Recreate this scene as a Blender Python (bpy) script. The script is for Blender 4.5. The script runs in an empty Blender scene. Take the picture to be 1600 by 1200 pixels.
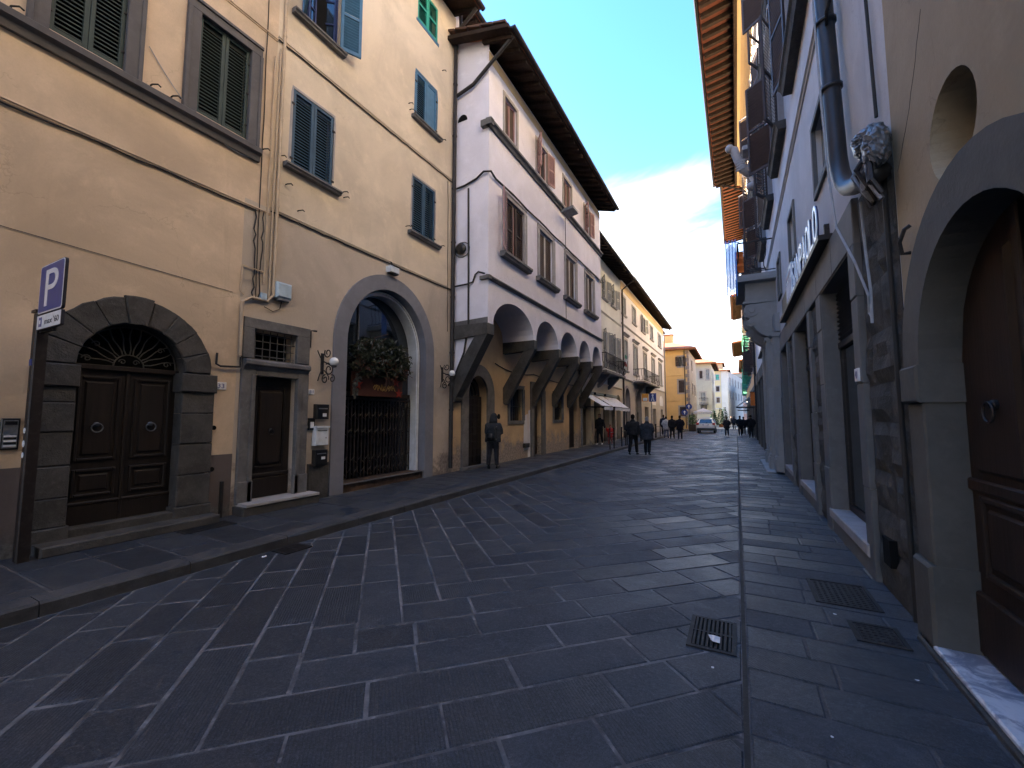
import bpy, bmesh, math, random
from mathutils import Vector, Matrix, noise as mnoise
from mathutils.geometry import tessellate_polygon
random.seed(7)
R = math.radians
scene = bpy.context.scene
COL = scene.collection

# ------------------------------------------------------------------ camera
cam_data = bpy.data.cameras.new('camera')
cam_data.sensor_width = 36.0
cam_data.lens = 36.0 * 658.0 / 1600.0
cam_data.clip_start = 0.05
cam_data.clip_end = 3000
cam = bpy.data.objects.new('camera', cam_data)
COL.objects.link(cam)
cam.location = (0, 0, 1.65)
cam.rotation_euler = (R(90 + 4.42), 0, R(28.02))
scene.camera = cam

# ------------------------------------------------------------------ sky, sun, exposure
SUN_DIR = Vector((-0.998, 0.06, 0.0)).normalized()          # horizontal direction towards the sun
SUN_EL = R(24)
world = bpy.data.worlds.new('World')
scene.world = world
world.use_nodes = True
wn = world.node_tree
wn.nodes.clear()
def wnode(t): return wn.nodes.new(t)
w_out = wnode('ShaderNodeOutputWorld')
w_bg = wnode('ShaderNodeBackground')
w_sky = wnode('ShaderNodeTexSky')
w_sky.sky_type = 'NISHITA'
w_sky.sun_disc = False
w_sky.sun_elevation = SUN_EL
w_sky.sun_rotation = math.atan2(SUN_DIR.x, SUN_DIR.y)
w_sky.altitude = 50
w_sky.air_density = 1.25
w_sky.dust_density = 0.6
w_sky.ozone_density = 2.5
w_bg.inputs['Strength'].default_value = 0.058
tc = wnode('ShaderNodeTexCoord')
sep = wnode('ShaderNodeSeparateXYZ')
wn.links.new(tc.outputs['Generated'], sep.inputs[0])
zc = wnode('ShaderNodeMath'); zc.operation = 'MAXIMUM'; zc.inputs[1].default_value = 0.0
wn.links.new(sep.outputs['Z'], zc.inputs[0])
zd = wnode('ShaderNodeMath'); zd.operation = 'ADD'; zd.inputs[1].default_value = 0.12
wn.links.new(zc.outputs[0], zd.inputs[0])
dv = wnode('ShaderNodeVectorMath'); dv.operation = 'DIVIDE'
cb = wnode('ShaderNodeCombineXYZ')
for i in range(3): wn.links.new(zd.outputs[0], cb.inputs[i])
wn.links.new(tc.outputs['Generated'], dv.inputs[0]); wn.links.new(cb.outputs[0], dv.inputs[1])
nz = wnode('ShaderNodeTexNoise'); nz.inputs['Scale'].default_value = 1.15; nz.inputs['Detail'].default_value = 7
nz.inputs['Roughness'].default_value = 0.55; nz.inputs['Distortion'].default_value = 0.4
wn.links.new(dv.outputs[0], nz.inputs['Vector'])
# clouds thicken towards the horizon
mr = wnode('ShaderNodeMapRange'); mr.interpolation_type = 'SMOOTHSTEP'
mr.inputs['From Min'].default_value = 0.60; mr.inputs['From Max'].default_value = 0.16
mr.inputs['To Min'].default_value = -0.17; mr.inputs['To Max'].default_value = 0.36
wn.links.new(sep.outputs['Z'], mr.inputs['Value'])
sm = wnode('ShaderNodeMath'); sm.operation = 'ADD'
wn.links.new(nz.outputs['Fac'], sm.inputs[0]); wn.links.new(mr.outputs[0], sm.inputs[1])
cr = wnode('ShaderNodeMapRange'); cr.interpolation_type = 'SMOOTHSTEP'
cr.inputs['From Min'].default_value = 0.50; cr.inputs['From Max'].default_value = 0.74
wn.links.new(sm.outputs[0], cr.inputs['Value'])
mx = wnode('ShaderNodeMix'); mx.data_type = 'RGBA'
mx.inputs['B'].default_value = (3.6, 3.8, 4.1, 1)
wn.links.new(cr.outputs[0], mx.inputs['Factor'])
hs = wnode('ShaderNodeHueSaturation'); hs.inputs['Saturation'].default_value = 1.25; hs.inputs['Value'].default_value = 1.0
wn.links.new(w_sky.outputs[0], hs.inputs['Color'])
tint = wnode('ShaderNodeMix'); tint.data_type = 'RGBA'; tint.blend_type = 'MULTIPLY'; tint.inputs['Factor'].default_value = 1.0; tint.inputs['B'].default_value = (0.82, 0.86, 1.0, 1)
wn.links.new(hs.outputs[0], tint.inputs['A'])
wn.links.new(tint.outputs['Result'], mx.inputs['A'])
wn.links.new(mx.outputs['Result'], w_bg.inputs['Color'])
wn.links.new(w_bg.outputs[0], w_out.inputs[0])

sun_d = bpy.data.lights.new('sun', 'SUN')
sun_d.energy = 5.0
sun_d.angle = R(0.53)
sun_d.color = (1.0, 0.9, 0.76)
sun = bpy.data.objects.new('sun', sun_d)
COL.objects.link(sun)
sv = Vector((SUN_DIR.x * math.cos(SUN_EL), SUN_DIR.y * math.cos(SUN_EL), math.sin(SUN_EL)))
sun.rotation_euler = sv.to_track_quat('Z', 'Y').to_euler()
sun.location = (20, 10, 40)

scene.view_settings.view_transform = 'Standard'
scene.view_settings.look = 'None'
scene.view_settings.gamma = 1
scene.view_settings.exposure = 3.85
scene.view_settings.use_curve_mapping = False
scene.render.engine = 'CYCLES'
scene.cycles.use_denoising = True
scene.cycles.max_bounces = 8
scene.cycles.diffuse_bounces = 4
scene.cycles.glossy_bounces = 3
scene.cycles.transmission_bounces = 4
scene.cycles.caustics_reflective = False
scene.cycles.caustics_refractive = False

# ------------------------------------------------------------------ materials
class NT:
    def __init__(s, name, rough=0.8, spec=0.3, metal=0.0):
        s.m = bpy.data.materials.new(name); s.m.use_nodes = True
        s.t = s.m.node_tree; s.b = s.t.nodes['Principled BSDF']
        s.b.inputs['Roughness'].default_value = rough
        s.b.inputs['Specular IOR Level'].default_value = spec
        s.b.inputs['Metallic'].default_value = metal
        s.geo = s.t.nodes.new('ShaderNodeNewGeometry')
        s.pos = s.geo.outputs['Position']
    def link(s, a, b): s.t.links.new(a, b)
    def scale(s, v, k):
        n = s.t.nodes.new('ShaderNodeVectorMath'); n.operation = 'MULTIPLY'; s.link(v, n.inputs[0]); n.inputs[1].default_value = k
        return n.outputs[0]
    def noise(s, scale, detail=5, rough=0.6, dist=0.0, vec=None, col=False):
        n = s.t.nodes.new('ShaderNodeTexNoise'); s.link(vec or s.pos, n.inputs['Vector'])
        n.inputs['Scale'].default_value = scale; n.inputs['Detail'].default_value = detail
        n.inputs['Roughness'].default_value = rough; n.inputs['Distortion'].default_value = dist
        return n.outputs['Color' if col else 'Fac']
    def rng(s, v, a, b, c=0.0, d=1.0, smooth=True):
        n = s.t.nodes.new('ShaderNodeMapRange'); n.interpolation_type = 'SMOOTHSTEP' if smooth else 'LINEAR'
        s.link(v, n.inputs['Value'])
        for k, x in zip(('From Min', 'From Max', 'To Min', 'To Max'), (a, b, c, d)): n.inputs[k].default_value = x
        return n.outputs[0]
    def mix(s, f, a, b, mode='MIX'):
        n = s.t.nodes.new('ShaderNodeMix'); n.data_type = 'RGBA'; n.blend_type = mode
        if isinstance(f, float): n.inputs['Factor'].default_value = f
        else: s.link(f, n.inputs['Factor'])
        for k, x in (('A', a), ('B', b)):
            if isinstance(x, tuple): n.inputs[k].default_value = (*x[:3], 1)
            else: s.link(x, n.inputs[k])
        return n.outputs['Result']
    def math(s, op, a, b=0.0):
        n = s.t.nodes.new('ShaderNodeMath'); n.operation = op
        for i, x in enumerate((a, b)):
            if isinstance(x, (int, float)): n.inputs[i].default_value = x
            else: s.link(x, n.inputs[i])
        return n.outputs[0]
    def z(s):
        n = s.t.nodes.new('ShaderNodeSeparateXYZ'); s.link(s.pos, n.inputs[0]); return n.outputs['Z']
    def rand(s):
        o = s.t.nodes.new('ShaderNodeObjectInfo').outputs['Random']
        return s.math('FRACT', s.math('ADD', s.math('MULTIPLY', o, 7.31), s.geo.outputs['Random Per Island']))
    def bump(s, h, strength=0.3, dist=0.01):
        n = s.t.nodes.new('ShaderNodeBump'); n.inputs['Strength'].default_value = strength; n.inputs['Distance'].default_value = dist
        s.link(h, n.inputs['Height']); s.link(n.outputs[0], s.b.inputs['Normal'])
    def col(s, c):
        if isinstance(c, tuple): s.b.inputs['Base Color'].default_value = (*c[:3], 1)
        else: s.link(c, s.b.inputs['Base Color'])
        return s

def dk(c, k): return tuple(x * k for x in c)
def plaster(name, c, dark=0.72, light=1.1, seed=0.0, damp=None, streak=0.5):
    n = NT(name, 0.9, 0.15)
    sh = n.t.nodes.new('ShaderNodeVectorMath'); sh.operation = 'ADD'; n.link(n.pos, sh.inputs[0]); sh.inputs[1].default_value = (seed, seed * 2, seed * .7)
    v = sh.outputs[0]
    big = n.noise(0.55, 6, 0.62, 0.5, v)
    med = n.noise(2.6, 6, 0.65, 0.3, v)
    st = n.noise(3.0, 5, 0.7, 0.2, n.scale(v, (1, 1, 0.09)))
    a = n.mix(n.rng(big, 0.34, 0.68), dk(c, dark), c)
    a = n.mix(n.rng(med, 0.5, 0.75, 0, 0.55), a, dk(c, light))
    a = n.mix(n.rng(st, 0.55, 0.8, 0, streak), a, tuple(x * dark * .82 for x in c))
    speck = n.noise(14, 3, 0.7, 0, v)
    a = n.mix(n.rng(speck, 0.66, 0.74, 0, 0.35), a, dk(c, 0.55))
    grain = n.noise(38, 4, 0.75, 0, v)
    a = n.mix(n.rng(grain, 0.3, 0.7, 0.0, 0.16), a, dk(c, 0.6))
    vo = n.t.nodes.new('ShaderNodeTexVoronoi'); vo.feature = 'DISTANCE_TO_EDGE'; vo.inputs['Scale'].default_value = 0.8
    dis = n.t.nodes.new('ShaderNodeVectorMath'); dis.operation = 'MULTIPLY_ADD'; n.link(n.noise(3.5, 4, 0.6, 0, v, col=True), dis.inputs[0]); dis.inputs[1].default_value = (.5, .5, .5); n.link(v, dis.inputs[2])
    n.link(dis.outputs[0], vo.inputs['Vector'])
    crack = n.math('MULTIPLY', n.rng(vo.outputs['Distance'], 0.0, 0.007, 1, 0), n.rng(n.noise(0.9, 3, 0.6, 0, v), 0.52, 0.62, 0, 0.3))
    a = n.mix(crack, a, dk(c, 0.35))
    if damp:
        z1, dc = damp
        zz = n.z()
        e = n.math('ADD', zz, n.math('MULTIPLY', n.math('SUBTRACT', med, 0.5), 2.4))
        a = n.mix(n.rng(e, z1 + 0.25, z1 - 0.2, 0, 0.9), a, n.mix(n.rng(speck, 0.35, 0.65), dc, dk(dc, 1.9)))
    n.col(a)
    h = n.math('ADD', n.math('MULTIPLY', n.noise(5, 6, 0.7, 0, v), 1.0), n.math('MULTIPLY', n.noise(60, 3, 0.6, 0, v), 0.25))
    n.bump(h, 0.35, 0.02)
    return n.m
def stone(name, c, scale=6, dark=0.6, light=1.35, rough=0.75, bump=0.5, var=0.25, spec=0.25):
    n = NT(name, rough, spec)
    a = n.mix(n.rng(n.noise(scale * .5, 6, 0.65, 0.4), 0.3, 0.7), dk(c, dark), c)
    a = n.mix(n.rng(n.noise(scale * 3, 5, 0.7), 0.5, 0.8, 0, 0.6), a, dk(c, light))
    a = n.mix(n.math('MULTIPLY', n.rand(), var), a, dk(c, dark * .7))
    n.col(a)
    n.bump(n.math('ADD', n.noise(scale * 1.5, 6, 0.7), n.math('MULTIPLY', n.noise(scale * 9, 3), 0.3)), bump, 0.02)
    return n.m
def wood(name, c, rough=0.55, spec=0.35):
    n = NT(name, rough, spec)
    g = n.math('ADD', n.math('MULTIPLY', n.noise(9, 6, 0.65, 0.6, n.scale(n.pos, (1, 1, 0.06))), .6), n.math('MULTIPLY', n.noise(46, 4, 0.7, 0.3, n.scale(n.pos, (1, 1, 0.035))), .4))
    a = n.mix(n.rng(g, 0.3, 0.7), dk(c, 0.55), dk(c, 1.2))
    a = n.mix(n.rng(n.noise(1.5, 4), 0.5, 0.8, 0, 0.5), a, dk(c, 1.5))
    n.col(a); n.bump(g, 0.5, 0.008); return n.m
def paint(name, c, rough=0.5, spec=0.4, wear=0.25, wc=None):
    n = NT(name, rough, spec)
    f = n.noise(3.2, 6, 0.7, 0.2)
    a = n.mix(n.rng(f, 0.35, 0.7), dk(c, 0.82), dk(c, 1.06))
    a = n.mix(n.rng(n.noise(22, 4, 0.7), 0.64, 0.75, 0, wear), a, wc or dk(c, 0.45))
    n.col(a); n.bump(n.noise(30, 4, 0.6), 0.12, 0.004); return n.m
def metal(name, c, rough=0.5, met=0.6):
    n = NT(name, rough, 0.4, met)
    a = n.mix(n.rng(n.noise(12, 5, 0.7), 0.45, 0.75), c, tuple(x * 1.6 + .01 for x in c))
    n.col(a); n.bump(n.noise(40, 3), 0.15, 0.003); return n.m
def glass(name, c=(0.012, 0.016, 0.02), rough=0.03):
    n = NT(name, rough, 0.9); n.b.inputs['IOR'].default_value = 1.6
    n.col(c); n.bump(n.noise(1.6, 2), 0.04, 0.02); return n.m
def plain(name, c, rough=0.7, spec=0.3):
    n = NT(name, rough, spec); n.col(n.mix(n.rng(n.noise(8, 4), 0.3, 0.7), dk(c, 0.85), dk(c, 1.08))); return n.m
def fabric(name, c):
    n = NT(name, 0.9, 0.15)
    f = n.noise(7, 4, 0.6, 0.5)
    n.col(n.mix(n.rng(f, 0.3, 0.7), dk(c, 0.7), dk(c, 1.3))); n.bump(f, 0.6, 0.03); return n.m

M = {}
M['ochre'] = plaster('ochre plaster', (0.70, 0.545, 0.395), 0.70, 1.1, 3, None, 0.45)
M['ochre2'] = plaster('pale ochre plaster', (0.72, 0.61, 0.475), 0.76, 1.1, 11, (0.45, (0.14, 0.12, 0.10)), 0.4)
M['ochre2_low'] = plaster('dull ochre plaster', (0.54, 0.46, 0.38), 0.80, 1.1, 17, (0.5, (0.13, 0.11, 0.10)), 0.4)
M['dado'] = plaster('grey dado paint', (0.15, 0.125, 0.12), 0.75, 1.15, 5, (0.2, (0.08, 0.08, 0.08)))
M['pinkwhite'] = plaster('pinkish white plaster', (0.79, 0.77, 0.86), 0.86, 1.08, 23, None, 0.3)
M['pinklow'] = plaster('yellow ochre lower plaster', (0.60, 0.43, 0.26), 0.75, 1.1, 29, (0.75, (0.2, 0.17, 0.15)), 0.5)
M['eave_yellow'] = plaster('eave yellow plaster', (0.70, 0.52, 0.30), 0.9, 1.05, 31)
M['greywhite'] = plaster('grey white plaster', (0.66, 0.66, 0.61), 0.86, 1.06, 37)
M['cream'] = plaster('cream plaster', (0.68, 0.56, 0.40), 0.86, 1.08, 41, (0.35, (0.2, 0.18, 0.16)))
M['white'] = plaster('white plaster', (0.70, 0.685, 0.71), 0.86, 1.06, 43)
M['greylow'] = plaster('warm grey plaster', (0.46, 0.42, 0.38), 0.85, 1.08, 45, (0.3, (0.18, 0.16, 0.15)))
M['cream2'] = plaster('pale yellow plaster', (0.50, 0.43, 0.27), 0.9, 1.06, 48)
M['far_white'] = plaster('far white plaster', (0.46, 0.46, 0.45), 0.9, 1.06, 49)
M['tile_old'] = stone('old dark roof tile', (0.13, 0.075, 0.055), 5, 0.6, 1.4, 0.9, 0.4, 0.4)
M['yellow'] = plaster('bright yellow plaster', (0.74, 0.52, 0.24), 0.88, 1.06, 47)
M['bank'] = plaster('grey bank plaster', (0.62, 0.62, 0.63), 0.84, 1.12, 53, None, 0.55)
M['beige'] = plaster('beige plaster', (0.42, 0.34, 0.23), 0.84, 1.1, 59, (0.25, (0.1, 0.09, 0.08)), 0.5)
M['rose'] = plaster('rose plaster', (0.42, 0.27, 0.23), 0.88, 1.08, 61)
M['quoin'] = stone('grey quoin stone', (0.34, 0.30, 0.29), 4)
M['serena'] = stone('grey sandstone', (0.17, 0.165, 0.165), 6, 0.6, 1.35)
M['serena_d'] = stone('dark weathered sandstone', (0.085, 0.081, 0.077), 6, 0.55, 1.6, bump=0.9)
M['serena_v'] = stone('violet grey painted stone', (0.13, 0.122, 0.125), 5, 0.75, 1.2, bump=0.25)
M['arch_grey'] = stone('smooth grey painted stone', (0.22, 0.225, 0.26), 3, 0.8, 1.12, bump=0.15)
M['frame_grey'] = stone('light grey stone', (0.38, 0.36, 0.36), 5, 0.75, 1.15, bump=0.2)
M['rough'] = stone('rough hewn stone', (0.10, 0.092, 0.08), 7, 0.5, 1.6, 0.9, 1.0)
M['smooth'] = stone('smooth grey portal stone', (0.165, 0.163, 0.16), 3, 0.75, 1.2, 0.7, 0.2)
M['portal'] = stone('pale grey portal stone', (0.30, 0.305, 0.31), 3, 0.8, 1.15, 0.7, 0.15)
M['jamb'] = stone('brown grey portal stone', (0.12, 0.113, 0.10), 4, 0.75, 1.15, 0.8, 0.3)
M['joint'] = stone('dark joint', (0.05, 0.048, 0.045), 8)
M['wood_dark'] = wood('dark brown door wood', (0.017, 0.012, 0.010))
M['wood_brown'] = wood('brown door wood', (0.030, 0.018, 0.012))
M['rafter'] = wood('old rafter wood', (0.035, 0.024, 0.019), 0.9, 0.1)
M['soffit'] = wood('soffit board wood', (0.05, 0.035, 0.027), 0.9, 0.1)
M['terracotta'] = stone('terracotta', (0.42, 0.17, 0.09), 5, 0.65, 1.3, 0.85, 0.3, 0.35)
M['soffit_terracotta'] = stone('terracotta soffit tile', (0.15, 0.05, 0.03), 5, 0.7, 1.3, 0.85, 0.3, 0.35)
M['green_sh'] = paint('dark green shutter paint', (0.035, 0.055, 0.05), 0.6, 0.3)
M['blue_sh'] = paint('blue shutter paint', (0.05, 0.15, 0.27), 0.55, 0.3)
M['blue_dk'] = paint('faded dark blue shutter paint', (0.032, 0.08, 0.135), 0.55, 0.3)
M['teal_sh'] = paint('teal shutter paint', (0.03, 0.30, 0.24), 0.55, 0.3)
M['pink_sh'] = paint('mauve shutter paint', (0.34, 0.20, 0.20), 0.6, 0.3)
M['brown_sh'] = paint('dark brown shutter paint', (0.055, 0.035, 0.03), 0.6, 0.3)
M['grey_sh'] = paint('grey shutter paint', (0.30, 0.32, 0.33), 0.6, 0.3)
M['green2_sh'] = paint('green shutter paint', (0.03, 0.19, 0.12), 0.6, 0.3)
M['white_paint'] = paint('white paint', (0.72, 0.72, 0.72), 0.45, 0.4, 0.15)
M['lining'] = paint('pale shop lining paint', (0.62, 0.66, 0.72), 0.4, 0.4, 0.05)
M['navy'] = paint('navy casement paint', (0.03, 0.045, 0.13), 0.4, 0.4)
M['iron'] = metal('wrought iron', (0.022, 0.020, 0.020), 0.55, 0.3)
M['post'] = metal('dark painted post', (0.018, 0.013, 0.012), 0.5, 0.2)
M['pipe_dk'] = metal('dark copper pipe', (0.028, 0.024, 0.024), 0.55, 0.4)
M['pipe_beige'] = paint('beige pipe paint', (0.52, 0.40, 0.28), 0.5, 0.3)
M['zinc'] = metal('zinc pipe', (0.16, 0.17, 0.19), 0.5, 0.6)
M['cable'] = plain('dark cable', (0.03, 0.027, 0.025))
M['cable_grey'] = plain('grey cable', (0.34, 0.36, 0.4))
M['steel'] = metal('grey steel', (0.3, 0.31, 0.33), 0.4, 0.8)
M['glass'] = glass('dark window glass')
M['glass_sky'] = glass('sky tinted window glass', (0.02, 0.03, 0.05), 0.02)  # copy of the glass, sky reflection put into a bluer base
M['dark'] = plain('dark interior', (0.008, 0.008, 0.008), 0.9, 0.1)
M['marble'] = None
def marble():
    n = NT('white marble', 0.35, 0.5)
    v = n.noise(4, 8, 0.7, 1.8)
    n.col(n.mix(n.rng(v, 0.42, 0.62), (0.66, 0.67, 0.7), (0.24, 0.26, 0.32))); n.bump(n.noise(20, 3), 0.1, 0.004); return n.m
M['marble'] = marble()
def slabmat(name, c):
    n = NT(name, 0.58, 0.35)
    r = n.rand()
    a = n.mix(r, dk(c, 0.72), dk(c, 1.35))
    big = n.noise(1.1, 6, 0.7, 0.5)
    a = n.mix(n.rng(big, 0.3, 0.7), a, n.mix(0.45, a, dk(c, 0.55)))
    fine = n.noise(42, 5, 0.8)
    a = n.mix(n.rng(fine, 0.42, 0.72, 0, 0.8), a, dk(c, 2.3))
    grit = n.noise(150, 2, 0.6)
    a = n.mix(n.rng(grit, 0.56, 0.7, 0, 0.7), a, dk(c, 2.8))
    a = n.mix(n.rng(grit, 0.42, 0.3, 0, 0.7), a, dk(c, 0.35))
    wv = n.t.nodes.new('ShaderNodeTexWave'); wv.wave_type = 'BANDS'; wv.bands_direction = 'DIAGONAL'; wv.inputs['Scale'].default_value = 22; wv.inputs['Distortion'].default_value = 2.5; wv.inputs['Detail'].default_value = 2
    n.link(n.pos, wv.inputs['Vector'])
    tool = n.math('MULTIPLY', n.rng(wv.outputs['Fac'], 0.55, 0.9), n.rng(n.math('FRACT', n.math('MULTIPLY', r, 5.7)), 0.55, 0.7))
    a = n.mix(n.math('MULTIPLY', tool, 0.4), a, dk(c, 0.5))
    patch = n.noise(4.5, 7, 0.75, 0.8)
    a = n.mix(n.math('MULTIPLY', n.rng(patch, 0.54, 0.74, 0, 0.75), n.rng(grit, 0.35, 0.6)), a, dk(c, 3.6))
    spot = n.noise(9, 3, 0.6)
    a = n.mix(n.rng(spot, 0.70, 0.74, 0, 0.6), a, dk(c, 0.35))
    n.col(a)
    rr = n.math('ADD', n.rng(big, 0.25, 0.75, 0.30, 0.52), n.math('MULTIPLY', r, 0.26))
    n.link(rr, n.b.inputs['Roughness'])
    n.bump(n.math('SUBTRACT', n.math('ADD', n.noise(7, 6, 0.7), n.math('MULTIPLY', fine, 0.6)), n.math('MULTIPLY', tool, 0.5)), 0.5, 0.014)
    return n.m
M['slab'] = slabmat('grey street slab stone', (0.033, 0.038, 0.047))
M['slab_walk'] = slabmat('pavement slab stone', (0.031, 0.035, 0.043))
M['kerb'] = stone('kerb stone', (0.075, 0.077, 0.083), 6, 0.6, 1.6)
M['mortar'] = stone('pale dusty mortar', (0.23, 0.235, 0.255), 4, 0.2, 1.8, 0.95, 0.4)
M['mortar_dk'] = stone('dull joint mortar', (0.11, 0.112, 0.12), 9, 0.4, 1.8, 0.95, 0.4)
M['earth'] = stone('ground', (0.06, 0.06, 0.062), 1)
M['castiron'] = metal('cast iron cover', (0.022, 0.021, 0.022), 0.65, 0.5)
M['black'] = plain('black enamel', (0.012, 0.012, 0.013), 0.35, 0.5)
M['whiteplastic'] = plain('white plastic', (0.62, 0.66, 0.70), 0.35, 0.5)
M['bluebox'] = plain('pale blue plastic box', (0.42, 0.52, 0.60), 0.35, 0.4)
M['sign_blue'] = plain('traffic sign blue', (0.004, 0.03, 0.23), 0.3, 0.5)
M['sign_white'] = plain('sign white', (0.72, 0.73, 0.76), 0.35, 0.5)
M['sign_back'] = plain('sign edge', (0.02, 0.02, 0.03), 0.5)
M['sign_text'] = plain('sign print black', (0.01, 0.01, 0.02), 0.5)
M['sign_yellow'] = plain('sign yellow', (0.75, 0.33, 0.05), 0.4)
M['letter'] = plain('sign letter sky tint', (0.58, 0.76, 0.98), 0.25, 0.6)  # sky reflection put into the base colour as pale blue
M['letter_side'] = plain('sign letter return', (0.03, 0.04, 0.12), 0.4, 0.5)
M['awning'] = plain('white awning canvas', (0.72, 0.72, 0.72), 0.9)
M['tile_brown'] = stone('brown step tile', (0.10, 0.065, 0.05), 8)
M['gold'] = plain('gold lettering', (0.55, 0.33, 0.08), 0.4, 0.6)
M['shopsign'] = plain('dark brown shop sign', (0.07, 0.025, 0.018), 0.6)
M['star'] = plain('red star', (0.28, 0.03, 0.02), 0.6)
M['leaf'] = fabric('dark garland leaves', (0.03, 0.036, 0.024))
M['leaf2'] = fabric('silver garland leaves', (0.10, 0.105, 0.10))
M['leaf_dead'] = fabric('brown garland leaves', (0.07, 0.035, 0.025))
M['fir'] = fabric('fir needles', (0.02, 0.045, 0.025))
M['plant'] = fabric('plant leaves', (0.05, 0.10, 0.03))
M['paper'] = plain('white paper', (0.75, 0.77, 0.80), 0.9)
M['net'] = plain('blue netting', (0.14, 0.34, 0.85), 0.8)  # skylight through the mesh put into a brighter blue
M['iron_pale'] = metal('pale iron', (0.075, 0.072, 0.07), 0.7, 0.2)  # wrought iron lightened in its colour so that recessed bars show
M['orange'] = plain('orange sheet', (0.75, 0.20, 0.04), 0.8)
M['mullion'] = paint('grey white mullion paint', (0.45, 0.42, 0.42))

# ------------------------------------------------------------------ geometry helpers
UZ = Vector((0, 0, 1))
class Fr:
    """A facade frame: s runs along the wall, z up, d outwards from it."""
    def __init__(s, o, S, D): s.o, s.S, s.D = Vector(o), Vector(S).normalized(), Vector(D).normalized()
    def P(s, a, z, d=0.0): return s.o + s.S * a + UZ * z + s.D * d
    def hinge(s, a, d, deg, side):
        """frame of a leaf hinged at s=a; side +1: the closed leaf runs towards -s; deg opens it outwards"""
        c, n = math.cos(R(deg)), math.sin(R(deg))
        S2 = s.S * (-side * c) + s.D * n
        D2 = s.D * c + s.S * (side * n)
        return Fr(s.P(a, 0, d), S2, D2)
LEFT = Fr((-7, 0, 0), (0, 1, 0), (1, 0, 0))
OVER = Fr((-5.83, 0, 0), (0, 1, 0), (1, 0, 0))
RIGHT = Fr((1.22, 0, 0), (0, 1, 0), (-1, 0, 0))
WORLD = Fr((0, 0, 0), (1, 0, 0), (0, -1, 0))

def wloc(o):
    v = Vector((0, 0, 0))
    while o is not None: v += o.location; o = o.parent
    return v
def thing(name, label, cat, loc=(0, 0, 0), group=None, kind=None):
    o = bpy.data.objects.new(name, None); COL.objects.link(o); o.location = loc; o.empty_display_size = 0.1
    tag(o, label, cat, group, kind); return o
def tag(o, label=None, cat=None, group=None, kind=None):
    if label: o['label'] = label
    if cat: o['category'] = cat
    if group: o['group'] = group
    if kind: o['kind'] = kind
    return o

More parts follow.
